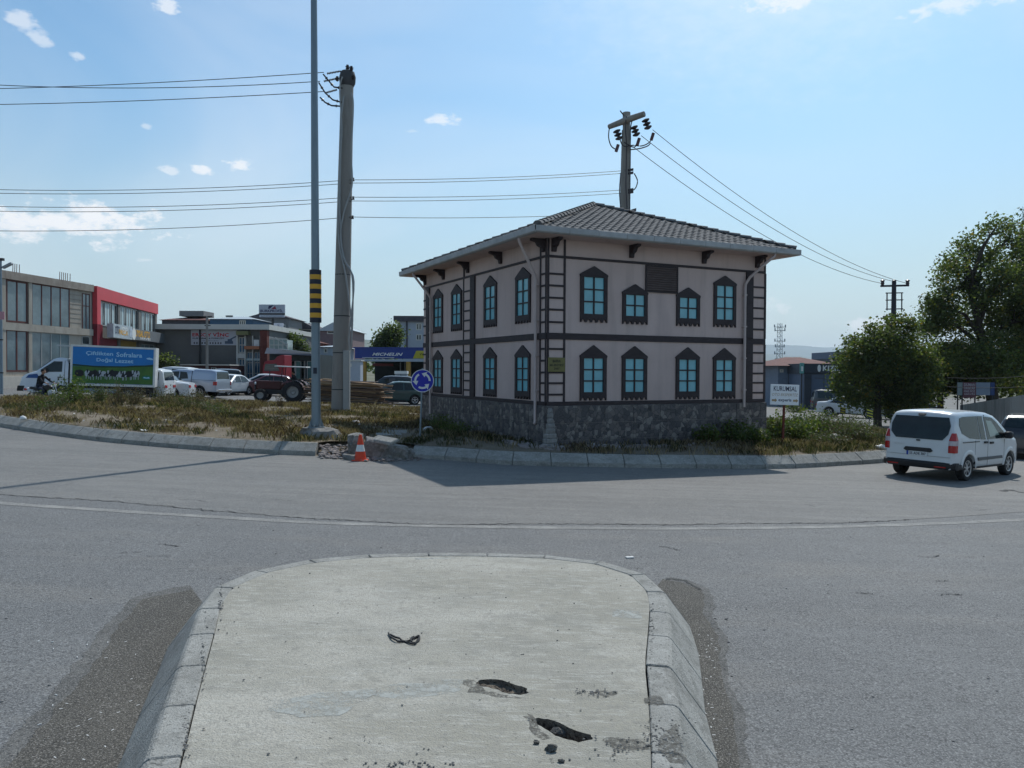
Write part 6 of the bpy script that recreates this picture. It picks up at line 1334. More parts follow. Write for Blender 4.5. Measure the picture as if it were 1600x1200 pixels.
def house(name, label, x0, x1, ye, ya, yb, d, wm, rm, kind='gable', ax=None, dep=9, wins=(), cat='house', ov=.4):
    """pixel columns x0..x1, eaves at ye, ridge at ya, base hidden below yb"""
    F = Face((0, d), (1, 0)); t0, ze = F.hit(x0, ye); t1 = F.hit(x1, ye)[0]; za = F.hit((x0+x1)/2, ya)[1]; z0 = min(F.hit(x0, yb)[1], terr(t0))
    t, add = bld(name, label, F, t0, t1, z0, ze, dep, wm, cat); tm = F.hit(ax, ya)[0] if ax else (t0+t1)/2
    A_ = [F.p(t0-ov, ze, ov), F.p(t1+ov, ze, ov), F.p(t1+ov, ze, -dep-ov), F.p(t0-ov, ze, -dep-ov)]
    if kind == 'flat': add(F.box(MB(), t0-ov, t1+ov, ze, za, -dep-ov, ov), 'roof', rm)
    elif kind == 'gable': add(MB().add(A_+[F.p(tm, za, ov), F.p(tm, za, -dep-ov)], [(0, 1, 4), (1, 2, 5, 4), (2, 3, 5), (3, 0, 4, 5), (3, 2, 1, 0)]), 'roof', rm)
    else: k = min(dep/2, (t1-t0)/2)*.9; add(MB().add(A_+[F.p(t0+k*.8, za, -dep/2), F.p(t1-k*.8, za, -dep/2)], [(0, 1, 5, 4), (1, 2, 5), (2, 3, 4, 5), (3, 0, 4), (3, 2, 1, 0)]), 'roof', rm)
    for (a, b_, c_, e_, nx, ny) in wins: win(F, add, rect(F, a, b_, c_, e_), nx, ny, LROOF, DGL, fw_=.12)
    return t, add, F
RT = mat('red brown roof', (.13, .05, .042), .85, var=.35, scale=2); PB = mat('pale blue sheet roof', (.36, .42, .46), .6, var=.1); GB = mat('beige render', (.26, .24, .22), .9, var=.15); BB = mat('blue panel wall', (.05, .11, .19), .7, var=.2); PK = mat('mauve render', (.19, .135, .14), .9, var=.15); GW = mat('grey render', (.20, .20, .20), .9, var=.15); CW = mat('cool white render', (.36, .40, .45), .8, var=.08); DR = mat('dark grey roof', (.07, .065, .075), .8, var=.3)
house('house', 'house with red brown roof and grey rooftop box behind the warehouse', 253, 322, 500, 492, 520, 112, DR, RT, 'hip')[1](Face((0, 114), (1, 0)).box(MB(), *rect(Face((0, 114), (1, 0)), 280, 485.5, 318, 494), -4, 0), 'rooftop_box', GW)
t, add, F = house('house', 'house with pale blue roof and blue wall behind the warehouse', 328, 395, 498.5, 491.5, 520, 108, BB, PB, 'hip', wins=((374, 500.5, 384, 508, 3, 1),)); add(F.box(MB(), *rect(F, 341, 490.5, 352, 493), -3, -2.8), 'solar_panel', BLKP)
house('house', 'grey gabled house behind the billboard', 388, 451, 497, 486.5, 540, 118, GW, DR, 'gable', wins=((397, 503, 404, 508, 2, 1), (409, 503, 417, 508, 2, 1), (437, 507, 446, 520, 2, 2)))
t, add, F = house('house', 'beige house with dark attic window and two chimneys left of the striped mast', 452, 492, 514, 504, 560, 126, GB, DR, 'gable', ax=476, wins=((463, 514.5, 487, 520, 1, 1), (464, 527, 476, 531, 2, 1), (483, 527, 486, 533, 1, 1))); 
for a in (465, 474): add(F.box(MB(), *rect(F, a, 503, a+2.4, 510), -4, -3), 'chimney', DR)
t, add, F = house('house', 'low brick house with patched roof below the beige house', 441, 486, 534, 524, 570, 100, BRK, RT, 'gable', ax=452)
t, add, F = house('house', 'mauve house with dark gable window behind the thick pole', 500, 551, 517, 504, 560, 112, PK, PB, 'gable', ax=521, wins=((511, 516.5, 533, 522, 2, 1), (540, 530, 546, 538, 1, 1)))
house('outbuilding', 'small white building with pale roof between the two poles', 499, 527, 542, 537.5, 580, 86, CW, PB, 'hip', wins=((506, 544, 512, 552, 1, 1),), cat='shed')
house('shed', 'plain grey white shed wall behind the lumber stack', 526, 563, 564, 562.5, 600, 66, CW, LROOF, 'flat', ov=.1, dep=1.2, cat='shed', wins=((545, 568, 550, 573, 1, 1),))
t, add, F = house('apartment_building', 'pale blue white building with flat dark roof behind the tyre shop', 621, 700, 502, 494, 570, 92, CW, DR, 'flat', wins=((650, 505, 659, 516, 2, 1), (650, 522, 659, 532, 2, 1), (665, 505, 675, 516, 2, 1)), cat='building'); add(F.box(MB(), *rect(F, 634.5, 502, 637, 545), 0, .12), 'dark_joint', DR)
# billboard
BD = 95.0; Fb = Face((0, BD), (1, 0)); p_ = gnd(425.5, BD); t = thing('billboard', 'grey billboard with red and blue emblem on a dark post above the roofs', 'billboard', (p_.x, p_.y, 0)); F = YFace((-p_.x, 0, 0), (1, 0, 0), (0, -1, 0)); F.hit = Fb.hit
R1 = rect(Fb, 405.5, 476, 445.7, 489.5); bd = F.bx('board', *R1, 0, .25, mat('billboard pale', (.26, .30, .36), .5, var=.12), t); R2 = rect(Fb, 406, 492, 445, 495.8); b2 = F.bx('lower_board', *R2, 0, .2, MATS['billboard pale'], t); F.bx('dark_strip', R1[0], R1[1], R2[3]+.01, R1[2]-.01, .02, .22, BLK, t)
MB().tube([(0, .2, p_.z), (0, .2, R2[2])], .16, 8).build('post', BLKP, t)
text('BURKPROFİL', F, (R1[0]+R1[1])/2, R1[2]+.30, .42, NVY, bd, w=.255, width=(R1[1]-R1[0])*.88, bold=.03); text('ALÜMİNYUM SİSTEMLERİ', F, (R1[0]+R1[1])/2, (R2[2]+R2[3])/2, .14, NVY, b2, w=.205, width=(R1[1]-R1[0])*.85)
mx_ = (R1[0]+R1[1])/2+.1; q = MB().add([F.p(mx_-.55, R1[3]-.5, .26), F.p(mx_-.45, R1[3]-.15, .26), F.p(mx_+.1, R1[3]-.08, .26), F.p(mx_-.3, R1[3]-.5, .26)], [(0, 1, 2, 3)]); q.build('emblem_part', NVY, bd); q = MB().add([F.p(mx_-.2, R1[3]-.55, .26), F.p(mx_+.3, R1[3]-.15, .26), F.p(mx_+.45, R1[3]-.55, .26)], [(0, 1, 2)]); q.build('emblem_part', mat('emblem red', (.16, .015, .04), .5), bd)
Fb = Face((0, 91), (1, 0)); R1 = rect(Fb, 428.5, 505, 443, 521); o = Fb.box(MB(), *R1, 0, .15).build('roof_sign', mat('sign bluish white', (.48, .50, .56), .5, var=.1)); tag(o, 'small white sign board right of the billboard post', 'sign')
text('%', Fb, (R1[0]+R1[1])/2, R1[3]-.28, .3, NVY, o, w=.16); q = MB(); [Fb.box(q, R1[0]+.1, R1[1]-.1, R1[2]+.15+k*.2, R1[2]+.22+k*.2, .15, .16) for k in range(3)]; q.build('printed_lines', OCH, o)
# glazed truss shed + awning row
Ft = Face((0, 80), (1, 0)); R1 = rect(Ft, 421.5, 526, 449, 546); t = thing('glasshouse', 'white steel framed glasshouse bay above the long grey awning', 'glasshouse', (R1[0], 80, 0)); F = YFace((-R1[0], 0, 0), (1, 0, 0), (0, -1, 0))
F.bx('glazing', R1[0]+.02, R1[1]-.02, R1[2]+.0, R1[3]-.3, -2, 0, mat('greenish glazing', (.30, .38, .36), .2, var=.3, scale=1), t)
for k in range(5): a = R1[0]+(R1[1]-R1[0])*k/4; F.bx('frame_post', a-.04, a+.04, R1[2], R1[3]-.3*k/4*2, .0, .08, LROOF, t)
for k in range(3): MB().tube([F.p(R1[0]+k*.6, R1[3]-k*.1, .1), F.p(R1[1], R1[2]+.45-k*.2+.1, .1)], .04, 5).build('brace', LROOF, t)
F.bx('rail', R1[0], R1[1], R1[3]-.3, R1[3]-.2, .0, .1, LROOF, t); F.bx('rail', R1[0], R1[1], R1[2]+.4, R1[2]+.48, .0, .1, LROOF, t)
Fa = Face((0, 77), (1, 0)); ta, tb = Fa.hit(421, 550)[0], Fa.hit(492, 550)[0]; z1, z2, z3, z4 = Fa.hit(421, 543.5)[1], Fa.hit(490, 553)[1], Fa.hit(421, 553)[1], Fa.hit(490, 556)[1]
t, add = bld('shop_row', 'shop row with its dark interior painted on the front, under a sloping grey awning', Fa, ta, tb, -.2, z3, 8, mat('painted dark interior', (.025, .04, .045), .6, var=.4, scale=1), 'shop')  # solid wall; the dimness of the shop interior is put into its colour
q = MB(); q.add([Fa.p(ta, z3, 1.5), Fa.p(tb, z4, 1.5), Fa.p(tb, z2, 1.45), Fa.p(ta, z1, .8), Fa.p(ta, z3+.1, -.1), Fa.p(tb, z4+.1, -.1)], [(0, 1, 2, 3), (3, 2, 5, 4), (0, 4, 5, 1), (0, 3, 4), (1, 5, 2)]); add(q, 'awning', mat('awning blue grey', (.11, .125, .15), .6, var=.1)); add(MB().tube([Fa.p(ta+(tb-ta)*.3, z1+(z2-z1)*.28+.03, 1.2), Fa.p(tb, z2+.05, 1.48)], .05, 5), 'awning_edge', LROOF)
for k, x in enumerate((440, 447, 455, 462, 470, 480)): a = Fa.hit(x, 560)[0]; win(Fa, add, (a, a+.42*(1+k % 2), .9, z4-.5), 1, 1, GRN_, mat('teal pane', (.03, .12, .12), .2, var=.3), fw_=.05)
# tyre shop canopy
MD = 72.0; Fm = Face((0, MD), (1, 0)); R1 = rect(Fm, 554.5, 544, 735, 561); t = thing('tyre_shop', 'tyre shop with blue MICHELIN fascia on yellow pillars', 'shop', (R1[0], MD, 0)); F = YFace((-R1[0], 0, 0), (1, 0, 0), (0, -1, 0))
MBL = mat('fascia blue', (.010, .035, .20), .4, var=.05); MYL = mat('fascia yellow', (.36, .33, .03), .5); PYL = mat('pillar yellow', (.34, .20, .04), .6, var=.15)
fa = F.bx('fascia', *R1, -.3, 0, MBL, t); F.bx('canopy_roof', R1[0]+.1, R1[1]-.1, R1[2]+.2, R1[3]-.2, -9, -.31, DR, t); zl = rect(Fm, 554.5, 561.2, 735, 565.5); F.bx('lower_fascia', *zl, -.3, -.02, mat('fascia strip white', (.30, .36, .42), .5), t)
F.bx('top_trim', R1[0]-.15, R1[1], R1[3], R1[3]+.1, -.4, .05, MBL, t)
ty = [Fm.hit(645, 561)[0], Fm.hit(650.5, 548)[0]]; q = MB().add([F.p(ty[0], R1[2]+.02, .012), F.p(R1[1], R1[2]+.02, .012), F.p(R1[1], R1[3]-.2, .012), F.p(ty[1], R1[3]-.2, .012)], [(0, 1, 2, 3)]); q.build('yellow_panel', MYL, fa)
text('MICHELIN', F, Fm.hit(605.5, 553)[0], Fm.hit(600, 553.5)[1], .27, SWH, fa, w=.01, width=Fm.hit(629, 553)[0]-Fm.hit(581, 553)[0], bold=.02, shear=.35)
Fm_ = Fm.hit(566, 559)[0]; F.bx('white_underline', Fm_, Fm.hit(616, 559)[0], Fm.hit(590, 559)[1], Fm.hit(590, 558.4)[1], 0, .012, SWH, fa)
text('vw', F, Fm.hit(660, 553)[0], R1[2]+.4, .2, BLK, fa, w=.02)
for x0, x1 in ((565, 571.5), (634.5, 641), (700, 706)): a, b1 = Fm.hit(x0, 580)[0], Fm.hit(x1, 580)[0]; F.bx('pillar', a, b1, -.3, zl[2], -.5, -.05, PYL, t)
F.bx('back_wall', R1[0]+.3, R1[1], -.3, zl[3], -9, -8.7, mat('shop interior dark', (.018, .028, .028), .8, var=.5, scale=1.2), t); F.bx('red_banner', Fm.hit(599, 567)[0]-2, Fm.hit(634, 567)[0]-2, Fm.hit(600, 571.5)[1], Fm.hit(600, 567)[1], -6, -5.9, mat('faded red banner', (.18, .04, .04), .6), t)
for x in (604, 612, 622, 646, 655): a = Fm.hit(x, 580)[0]; F.bx('glazing_bar', a, a+.1, .3, zl[2], -8.6, -8.5, GRN_, t)
Fx = Face((0, 63), (1, 0)); R1 = rect(Fx, 617, 584, 635.5, 606); t, add = bld('kiosk', 'small white cabinet with bright lid under the tyre shop canopy', Fx, R1[0], R1[1], terr(R1[0]), R1[3], .8, mat('cabinet grey', (.22, .26, .30), .6), 'cabinet'); add(Fx.box(MB(), R1[0]-.03, R1[1]+.03, R1[3], R1[3]+.22, -.85, .05), 'lid', SWH); add(Fx.box(MB(), (R1[0]+R1[1])/2-.02, (R1[0]+R1[1])/2+.02, R1[2]+.1, R1[3]-.05, 0, .02), 'door_joint', BLKP)
# stack of lumber
t = thing('lumber_stack', 'big stack of weathered brown boards lying on the yard behind the thick pole', 'lumber', gnd(546, 49)); rr = random.Random(4)
LM = [mat('weathered board %s' % n, c_, .85, var=.3, scale=3) for n, c_ in (('brown', (.13, .08, .05)), ('tan', (.30, .195, .11)), ('grey', (.15, .12, .10)), ('pale', (.42, .30, .19)))]
PM = [MB().box(-1.9, 1.9, -.07, .07, -.02, .02) for _ in LM]; pme = []
for k, m_ in enumerate(LM):
    me = bpy.data.meshes.new('board'); me.from_pydata(PM[k].v, [], PM[k].f); me.materials.append(m_); pme.append(me)
for ly in range(24):
    for j in range(10):
        top_ = ly > 17; k = rr.choice((1, 3, 1, 2)) if top_ else (3 if rr.random() < .10 else (1 if rr.random() < .15 else rr.choice((0, 0, 2, 0))))
        if top_ and rr.random() < .25: continue
        o = link(bpy.data.objects.new('board', pme[k]), t); o.location = (.25+rr.gauss(0, .42)-.02*ly, -1.0+j*.19+rr.uniform(-.04, .04), .05+ly*.062+rr.uniform(-.02, .02)); o.rotation_euler = (rr.uniform(-.2, .2), rad(3.2)+rr.gauss(0, .028), rr.gauss(0, .06))
for k in range(3): MB().box(-1.5+1.4*k, -1.35+1.4*k, -1.2, 1.0, -.05, .05).build('bearer', LM[0], t)
# red lorry cab between the buildings
t = thing('red_lorry', 'dark red lorry cab with sloping wind deflector parked by the brick pier', 'lorry', gnd(414, 70)); p = mat('lorry red', (.24, .012, .022), .4, var=.15)
MB().prism([(0, .6), (0, 2.0), (.15, 2.45), (.4, 2.55), (1.0, 2.6), (1.25, 2.9), (1.6, 3.05), (1.9, 3.05), (1.9, .6)], lambda u, v_, d: (u-.2, d, v_), 0, 2.3).build('cab', p, t, bevel=.03); MB().prism([(.12, 1.65), (.22, 2.25), (1.2, 2.3), (1.5, 1.65)], lambda u, v_, d: (u-.2, d, v_), -.02, 0).build('side_window', DGL, t); MB().box(-.24, .0, 0, 2.3, .45, .8).build('bumper', BLKP, t); MB().box(1.7, 5, .7, 1.6, .7, .95).build('chassis', BLKP, t)
for x in (.6, 3.6): wheel(t, x, .15, .48, .3, -1); wheel(t, x, 2.1, .48, .3, 1)
# left edge lamp post with pink sign
p_ = gnd(1, 46); t = thing('street_lamp', 'grey lamp post with angled lamp head at the left edge of the picture', 'street lamp', (p_.x, p_.y, p_.z)); hz = at(2, 404, 46).z-p_.z
MB().tube([(0, 0, 0), (0, 0, hz)], [.13, .09], 10).build('shaft', GALV, t, smooth=True); MB().tube([(0, 0, hz-.55), (.25, 0, hz-.45)], .03, 6).build('arm', GALV, t); MB().obox((.42, 0, hz-.40), (.26, 0, .13), (0, .10, 0), (-.03, 0, .07)).build('lamp_head', mat('lamp head grey', (.25, .27, .28), .5), t, bevel=.03); MB().box(-.6, .32, -.16, -.12, hz-3.5, hz-3.05).build('sign_board', mat('pink sign', (.50, .25, .28), .6), t); MB().box(-.3, .2, -.1, .1, hz-.12, hz+.02).build('bracket', BLKP, t)
for z in (1.2, 3.1): MB().lathe([(.13, z), (.145, z), (.145, z+.06), (.13, z+.06)], n=10).build('strap', BLKP, t)
# right side buildings
B6, add, F = house('house', 'blue grey house with red brown hip roof behind the advert sign', 1216, 1306, 571.5, 557, 650, 76, mat('blue grey render', (.16, .20, .26), .8, var=.12), RT, 'hip', ov=.9, dep=8, wins=((1218.5, 577, 1224, 582, 1, 1),), cat='house'); add(F.box(MB(), F.hit(1231.5, 600)[0], F.hit(1232.5, 600)[0], -1.5, F.hit(1232, 578)[1], 0, .06), 'pipe', BLKP)
SB = mat('shop cladding blue grey', (.085, .12, .18), .6, var=.1); DB = mat('shop fascia dark', (.03, .04, .055), .6)
t, add, F = house('shop_building', 'boxy blue grey shop with dark fascia lettered KIZIL behind the tree', 1256, 1440, 584, 568.5, 655, 72, SB, DB, 'flat', ov=.1, dep=7, cat='shop'); add(F.box(MB(), F.hit(1256.2, 600)[0], F.hit(1266, 600)[0], -1.6, F.hit(1260, 585)[1], .0, .25), 'dark_entrance', DB)
fz = rect(F, 1288, 571, 1312, 579.5); text('KIZIL', F, F.hit(1300, 575.5)[0]+.1, (fz[2]+fz[3])/2, .48, SWH, t.children[1], w=.12, width=1.45, bold=.03) if False else None
fas = add(F.box(MB(), F.hit(1257, 575)[0], F.hit(1436, 575)[0], F.hit(1300, 583)[1], F.hit(1300, 569.5)[1], .1, .3), 'fascia', DB); text('KIZIL', F, F.hit(1297, 575.5)[0], F.hit(1299, 575.5)[1], .48, SWH, fas, w=.31, width=1.55, bold=.03)
q = MB().add([F.p(F.hit(1278, 575)[0]+.16*math.cos(a*.524), F.hit(1278, 575.5)[1]+.33*math.sin(a*.524), .31) for a in range(12)], [tuple(range(12))]); q.build('sign_disc', SWH, fas, fix=False)
for k in range(6): a = F.hit(1267+k*20, 600)[0]; add(F.box(MB(), a, a+.04, -1.5, F.hit(1260, 585)[1], 0, .02), 'panel_joint', DB)
F7 = Face((0, 70.5), (1, 0)); R1 = rect(F7, 1249.5, 567, 1255.5, 583.5); o = F7.box(MB(), *R1, 0, .12).build('corner_sign', mat('teal sign', (.10, .30, .28), .5, var=.3, scale=4)); tag(o, 'small teal sign at the corner between house and blue grey shop', 'sign'); F7.box(q := MB(), R1[0]+.09, R1[1]-.09, R1[2]+.2, R1[3]-.3, .12, .13); q.build('printed_mark', SWH, o); MB().tube([F7.p((R1[0]+R1[1])/2, R1[2], .06), F7.p((R1[0]+R1[1])/2, -1.6, .06)], .06, 6).build('post', BLKP, o)
house('block', 'dark blue block rising above the blue grey shop', 1307, 1345, 560, 549.5, 640, 84, DB, SB, 'flat', ov=.0, dep=7, cat='building', wins=((1312, 554, 1318, 559, 1, 1),)) if True else None
house('old_house', 'old beige house with brown roof at the right corner of the timbered house', 1180, 1216, 577, 573, 640, 100, GB, RT, 'hip', dep=7, wins=((1199, 586.5, 1204, 591.5, 1, 1), (1206, 586.5, 1212, 591.5, 1, 1)))
# lattice telecom mast
p_ = gnd(1218, 150); t = thing('telecom_mast', 'thin distant lattice telecom mast right of the timbered house', 'mast', (p_.x, p_.y, p_.z)); hz = at(1218, 505, 150).z-p_.z; LT2 = mat('lattice grey', (.24, .28, .32), .6)
for a in range(3): q = MB(); c_, s_ = math.cos(a*2.094+.3), math.sin(a*2.094+.3); q.tube([(c_*.75, s_*.75, 0), (c_*.45, s_*.45, hz)], .045, 5); q.build('leg', LT2, t)
nb = 16
for k in range(nb):
    q = MB()
    for a in range(3):
        r1 = .75-.3*k/nb; r2 = .75-.3*(k+1)/nb; c1, s1_, c2_, s2_ = math.cos(a*2.094+.3), math.sin(a*2.094+.3), math.cos((a+1)*2.094+.3), math.sin((a+1)*2.094+.3); q.tube([(c1*r1, s1_*r1, hz*k/nb), (c2_*r2, s2_*r2, hz*(k+1)/nb)], .028, 4); q.tube([(c1*r1, s1_*r1, hz*k/nb), (c2_*r1, s2_*r1, hz*k/nb)], .028, 4)
    q.build('brace', LT2, t)
for k, (z, r_) in enumerate(((.98, 1.1), (.93, 1.0), (.78, 1.0), (.70, .9), (.60, 1.0), (.50, .9))): MB().box(-r_, -r_+.16, -.1, .1, hz*z-.55, hz*z).box(r_-.16, r_, -.1, .1, hz*z-.55, hz*z).box(-r_, r_, -.03, .03, hz*z-.5, hz*z-.4).build('antenna_panel', LT2, t)
# concrete retaining wall and boards on the right
RWL = layered('stained retaining wall', [(.24, .235, .215), (.5, 6, .4, .7, (.31, .30, .275), (1, 1, .4), 5), (1.8, 6, .5, .72, (.13, .125, .115, .8), (1.5, 1.5, .25), 2)], bump=.4)
a0 = at(1500, 633, 50); a1 = at(1680, 604, 28); d_ = Vector((a1.x-a0.x, a1.y-a0.y, 0)); L_ = d_.length; Fw = Face((a0.x, a0.y), (d_.x, d_.y)); t = thing('retaining_wall', 'long stained concrete retaining wall behind the white van at the right edge', 'wall', (a0.x, a0.y, 0)); n = 9
for k in range(n):
    s0, s1_ = L_*k/n, L_*(k+1)/n; za, zb2 = a0.z+(a1.z-a0.z)*k/n, a0.z+(a1.z-a0.z)*(k+1)/n; q = MB(); V = [Fw.p(s, z, w) for s, zt_ in ((s0+.01, za), (s1_-.01, zb2)) for w in (0, -.35) for z in (-2, zt_)]
    q.add(V, [(0, 1, 3, 2), (4, 6, 7, 5), (0, 4, 5, 1), (2, 3, 7, 6), (0, 2, 6, 4), (1, 5, 7, 3)]); o = q.build('wall_panel', RWL, t); o.matrix_parent_inverse = Matrix.Translation(-Vector((a0.x, a0.y, 0)))
F9 = Face((0, 47), (1, .0)); cols = ((1496, 1503, 'far_panel', mat('board grey green', (.20, .24, .24), .6, var=.2)), (1524.5, 1546, 'blank_panel', mat('board blue grey', (.20, .24, .30), .6, var=.12)), (1547, 1553, 'blue_panel', mat('board blue', (.02, .05, .16), .5)))
R0 = rect(F9, 1496, 597, 1553, 618); t = thing('board_fence', 'row of faded advert boards standing on the wall, one lettered DUMAN', 'sign', (R0[0], 47, 0)); F = YFace((-R0[0], 0, 0), (1, 0, 0), (0, -1, 0)); F.hit = F9.hit
for x0, x1, nm, m_ in cols: R1 = rect(F9, x0, 597.5, x1, 617.5); F.bx(nm, *R1, 0, .06, m_, t)
R1 = rect(F9, 1503.5, 597.3, 1523.5, 621.5); bd = F.bx('lettered_panel', *R1, .02, .09, mat('board faded maroon', (.13, .05, .06), .6, var=.25), t); PW = mat('faded white print', (.36, .33, .36), .6)
for s_, y, h_ in (('DUMAN', 601.2, .17), ('ORGCAR', 606.3, .16), ('0362 POZ', 611.2, .13), ('SERVİS', 615.3, .10)): text(s_, F, (R1[0]+R1[1])/2, F9.hit(1510, y)[1], h_, PW, bd, w=.095, width=.66, bold=.03)
for x in (1497, 1504, 1524, 1552): a = F9.hit(x, 600)[0]; F.bx('post', a-.03, a+.03, -1.2, R0[3]+.02, -.06, 0, BLKP, t)
# chevron signs beyond the ring
for x, y, d_, lb in ((1317, 642, 47, 'small yellow and black chevron plate in front of the white saloon'), (1359, 647, 40, 'yellow and black chevron plate left of the round tree trunk')):
    p_ = at(x, y, d_); gz = terr(p_.x); t = thing('chevron_sign', lb, 'traffic sign', (p_.x, p_.y, gz)); MB().tube([(0, .03, 0), (0, .03, p_.z-gz)], .025, 6).build('post', GALV, t); h_ = .20; w_ = .16; z_ = p_.z-gz
    MB().box(-w_, w_, -.01, .01, z_-h_, z_+h_).build('plate', NAV, t)
    for k in range(3): q = MB(); zz = z_-h_+.02+k*.14; q.add([(-w_+.01, -.013, zz+.09), (w_-.01, -.013, zz-.0), (w_-.01, -.013, zz+.06), (-w_+.01, -.013, zz+.15)], [(0, 1, 2, 3)]); q.build('stripe', mat('chevron yellow', (.55, .55, .05), .5), t)
# hills
def hill(name, pts, d, dep, m, seed):
    q = MB(); n = 160; V = []; x0, x1 = pts[0][0], pts[-1][0]
    for j, (s_, dd) in enumerate(((0, 0), (.35, .15), (.75, .55), (1, 1.0), (.0, 1.8))):
        for i in range(n+1):
            px = x0+(x1-x0)*i/n; y = lerpf(pts, px)+(noise2(px, seed, .02, seed)*2+noise2(px, seed, .11, seed)*1.0)*s_; p_ = at(px, y, d); x = ray(px, 580).x*d; base = -1.6
            V.append((x*(1+dd*dep/d), d+dd*dep, base+(p_.z*(1+dep/d)-base)*s_*(.9+.2*noise2(x, dd*dep, .0012, seed) if 0 < s_ < 1 else 1)))
    F = [(j*(n+1)+i, j*(n+1)+i+1, (j+1)*(n+1)+i+1, (j+1)*(n+1)+i) for j in range(4) for i in range(n)]; return q.add(V, F).build(name, m, smooth=2, kind='structure')
HG = layered('wooded hill', [(.045, .07, .03), (.003, 6, .4, .6, (.10, .11, .06), O1, 5), (.02, 6, .45, .6, (.03, .05, .02), O1, 1)], bump=0)
hill('hills', [(-900, 560), (0, 549), (400, 540), (551, 531.5), (592, 532), (700, 538), (900, 545), (1300, 570), (1700, 582), (2500, 582)], 2600, 900, HG, 2)
hill('mountains', [(-1500, 556), (0, 550), (600, 545), (1000, 541), (1210, 538), (1240, 539), (1290, 543), (1330, 542.5), (1440, 548), (1700, 552), (3000, 560)], 9500, 2500, HG, 5)
hill('mountains', [(-1500, 570), (0, 568), (1000, 560), (1200, 553), (1260, 557), (1330, 562), (1500, 566), (3000, 570)], 6500, 1500, HG, 7)
# ------------------------------------------------------------------ vegetation
def leafm(nm, c, c2, tr=.45):
    m = bpy.data.materials.new(nm); m.use_nodes = True; nt = m.node_tree; N = nt.nodes; L = nt.links; b = N['Principled BSDF']; b.inputs['Roughness'].default_value = .55; b.inputs['Specular IOR Level'].default_value = .25
    g = N.new('ShaderNodeNewGeometry'); r = N.new('ShaderNodeMix'); r.data_type = 'RGBA'; L.new(g.outputs['Random Per Island'], r.inputs[0]); r.inputs[6].default_value = (*c, 1); r.inputs[7].default_value = (*c2, 1); L.new(r.outputs[2], b.inputs['Base Color'])
    t = N.new('ShaderNodeBsdfTranslucent'); h = N.new('ShaderNodeMix'); h.data_type = 'RGBA'; h.blend_type = 'MULTIPLY'; h.inputs[0].default_value = 1; L.new(r.outputs[2], h.inputs[6]); h.inputs[7].default_value = (1.5, 1.7, .7, 1); L.new(h.outputs[2], t.inputs[0])
    ms = N.new('ShaderNodeMixShader'); ms.inputs[0].default_value = tr; L.new(b.outputs[0], ms.inputs[1]); L.new(t.outputs[0], ms.inputs[2]); L.new(ms.outputs[0], N['Material Output'].inputs[0]); return m
LG = leafm('plane tree leaves', (.07, .092, .036), (.13, .15, .06), .5); LG2 = leafm('round tree leaves', (.045, .065, .016), (.11, .12, .03)); LY = leafm('yellowing leaves', (.10, .10, .02), (.22, .15, .03)); LD = leafm('dark leaves', (.040, .058, .026), (.075, .098, .040), .45); LW = leafm('weed leaves', (.04, .07, .022), (.10, .13, .045), .35); LO = leafm('olive weed leaves', (.075, .075, .042), (.14, .135, .08), .25)
STRAW = leafm('dry straw', (.25, .19, .12), (.43, .35, .24), .2); GRS = leafm('green grass', (.045, .062, .025), (.10, .11, .05), .25); BRN = leafm('brown weed stalks', (.09, .06, .035), (.17, .12, .07), .15)
BARK = mat('bark', (.055, .045, .036), .95, var=.4, scale=5, bump=1, bscale=20)
def leaves_mesh(name, C, size, mats_, mi, rng, fold=True, up=.35):
    """C: n x 3 centres; each leaf a creased quad of its own orientation"""
    n = len(C); d = rng.normal(size=(n, 3)); d[:, 2] *= .6; d /= np.linalg.norm(d, axis=1)[:, None]; e = rng.normal(size=(n, 3)); e -= (e*d).sum(1)[:, None]*d; e /= np.linalg.norm(e, axis=1)[:, None]
    s = size*(.6+.8*rng.random(n))[:, None]; nn = np.cross(d, e)
    V = np.stack([C-d*s*.5, C+e*s*.36+nn*s*.08, C+d*s*.5, C-e*s*.36+nn*s*.08], 1).reshape(-1, 3); F = np.arange(4*n).reshape(-1, 4)
    me = bpy.data.meshes.new(name); me.vertices.add(4*n); me.vertices.foreach_set('co', V.ravel()); me.loops.add(4*n); me.loops.foreach_set('vertex_index', F.ravel()); me.polygons.add(n); me.polygons.foreach_set('loop_start', np.arange(0, 4*n, 4)); me.polygons.foreach_set('loop_total', np.full(n, 4))
    for m_ in mats_: me.materials.append(m_)
    me.polygons.foreach_set('material_index', mi.astype(np.int32)); me.update(calc_edges=True); return me
